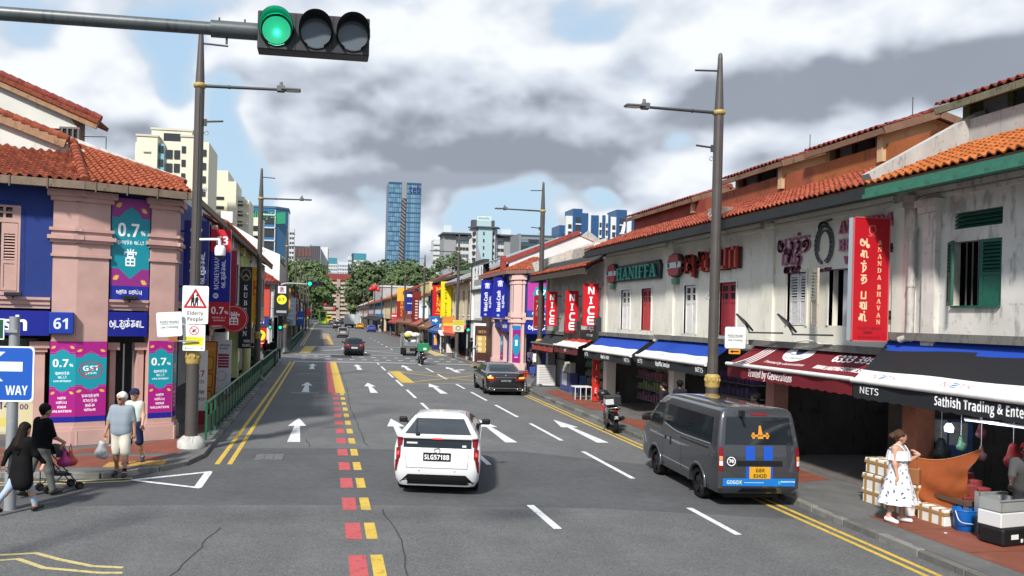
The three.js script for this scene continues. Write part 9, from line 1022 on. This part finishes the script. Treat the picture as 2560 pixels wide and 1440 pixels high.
t=thing('bulb_lamp','lit white bulb hanging over the stall goods','lamp',[11.95,1.86,-14.0]);add(t,'socket',[cyl(0,0.06,0.16,0,0.03),rod([0,0.16,0],[0,1.0,0],0.006)],mTrim);add(t,'bulb',lathe([[0,-0.1],[0.075,-0.09],[0.085,0],[0.05,0.06],[0.03,0.08]],16),M([0.7,0.75,0.75],0.3,{emit:'#dffaff',emitI:1.2}));let l=new THREE.PointLight(0xdff6ff,0.5);l.position.set(0,-0.16,0.05);l.name='bulb_light';l.castShadow=true;t.add(l);
t=thing('tube_lamp','lit white tube lamp under the blue and black awning','lamp',[12.0,2.04,-13.05]);add(t,'tube',rod([0,0,-0.62],[0.12,0.02,0.7],0.014),M([0.7,0.72,0.8],0.3,{emit:'#e4e8ff',emitI:1.3}));add(t,'batten',rod([0,0.03,-0.64],[0.12,0.05,0.72],0.018),mWhiteTrim);l=new THREE.PointLight(0xe6eaff,0.4);l.position.set(-0.05,-0.06,0);l.name='tube_light';l.castShadow=true;t.add(l);
[['red plastic bag bundle hanging inside the stall',12.35,1.55,12.95,0.15,[0.3,0.015,0.015]],['bunch of yellow bananas hanging at the stall',12.2,1.75,12.35,0.12,[0.5,0.36,0.03]],['string of pale packets hanging left of the red bags',12.2,1.45,13.5,0.07,[0.2,0.1,0.09]],['dark garment hanging beside the blue wall panel',12.55,1.35,14.9,0.15,[0.015,0.02,0.018]],['green packet bundle under the lit bulb',12.3,1.55,14.1,0.08,[0.08,0.16,0.1]],['dark red cloth bundle hanging above the orange cloth',12.4,1.85,13.75,0.08,[0.12,0.02,0.03]]].forEach(([lb,x,y,s,r,c])=>{const g=thing('hanging_goods',lb,'goods',[x,y,-s]);add(g,'goods',blob([[0,0.1,0,0,-r*1.2,0,r*0.5,r*0.8],[-r*0.5,-r,0,r*0.5,-r*0.6,0.05,r*0.6,r*0.6],[0,-r*1.6,0.05,r*0.3,-r*1.3,0,r*0.5,r*0.4]],0.03,50),M(c,0.6));add(g,'string',rod([0,0.1,0],[0,2.9-y,0],0.006),mWire)});
for(const[lb,s0,n,c]of[['dim shelf of goods at the back of the trading stall',12.0,5,[0.14,0.1,0.08]],['dim shelf of goods at the back of the corner shop',39,5,[0.3,0.3,0.3]],['dim rack of textiles behind the blue awning by the lamp',25,4,[0.1,0.12,0.18]],['dim rack of textiles behind the blue awning by the NICE signs',32,4,[0.2,0.16,0.14]]]){const g=thing('shop_shelf',lb,'shelf',[XR+1.6,PH,-s0-1.5],-Math.PI/2);for(let i=0;i<n;i++){add(g,'shelf_board',box(0,2.6,0.3+i*0.45,0.33+i*0.45,0,0.4),M([0.2,0.19,0.18],0.7));addEach(g,'goods',Array.from({length:9},(_,k)=>box(0.05+k*0.28,0.05+k*0.28+rr(0.12,0.24),0.33+i*0.45,0.33+i*0.45+rr(0.15,0.36),0.05,0.34)),M([c[0]*rr(0.5,1.6),c[1]*rr(0.5,1.5),c[2]*rr(0.5,1.5)],0.7))}}
t=thing('stool','low white metal rack on the pavement by the red upright board','rack',[11.75,PH,-35.6]);add(t,'top',box(-0.4,0.4,0.55,0.6,-0.3,0.3),mWhiteTrim);for(const x of[-0.38,-0.13,0.13,0.38])add(t,'bar',box(x-0.015,x+0.015,0,0.55,0.28,0.31),mWhiteTrim);t=thing('chair','dark blue plastic chair before the corner shop','chair',[12.1,PH,-37],-1.2);add(t,'seat',rbox(-0.24,0.24,0.4,0.46,-0.24,0.24,0.03),M([0.01,0.05,0.13],0.5));add(t,'backrest',rbox(-0.24,0.24,0.46,0.95,-0.26,-0.2,0.03),M([0.01,0.05,0.13],0.5));for(const[x,z]of[[-0.2,-0.2],[0.2,-0.2],[-0.2,0.2],[0.2,0.2]])add(t,'leg',box(x-0.02,x+0.02,0,0.4,z-0.02,z+0.02),M([0.01,0.05,0.13],0.5));t=thing('counter','shop counter with stacked goods before the corner shop','counter',[12.2,PH,-39.6],-Math.PI/2);add(t,'counter',box(-0.8,0.8,0,0.95,-0.4,0),M([0.05,0.06,0.2],0.6));addEach(t,'goods',Array.from({length:8},(_,i)=>box(-0.75+i*0.19,-0.6+i*0.19,0.95,1.1 +(i*7 % 5)*0.09,-0.3,-0.05)),M([0.4,0.4,0.36],0.7));add(t,'poster',box(-0.5,0.3,0.3,0.9,0,0.006),M([0.5,0.5,0.52],0.7));
t=thing('handrail','black handrail on the cream stair wall behind the motorcycle','handrail',[XR+1.4,0,-30.2]);add(t,'rail',[rod([0,0.9,0],[0,1.5,-1.4],0.03),rod([0,0.9,0],[0.1,0.85,0],0.02)],mTrim);add(t,'stair_wall',box(0.1,0.25,0.1,2.9,-1.9,0.6),M([0.42,0.38,0.31],0.85,{map:texStain,scale:2}));
[['white scrap of litter on the pavement near the blue bucket',11.0,12.9],['white scrap of litter on the red paving by the near left lamp',-4.6,20.6],['white scrap of litter at the foot of the pink pillar',-5.4,22.4]].forEach(([lb,x,s])=>{const g=thing('litter',lb,'litter',[x,PH+0.004,-s],s);add(g,'scrap',extr([[0,0],[0.07,0.01],[0.05,0.05],[0.01,0.04]],0.008).rotateX(-Math.PI/2),mFoam)})}
scene.traverse((o)=>{if(o.isMesh){o.castShadow=o.receiveShadow=true}});
renderer.render(scene,camera);
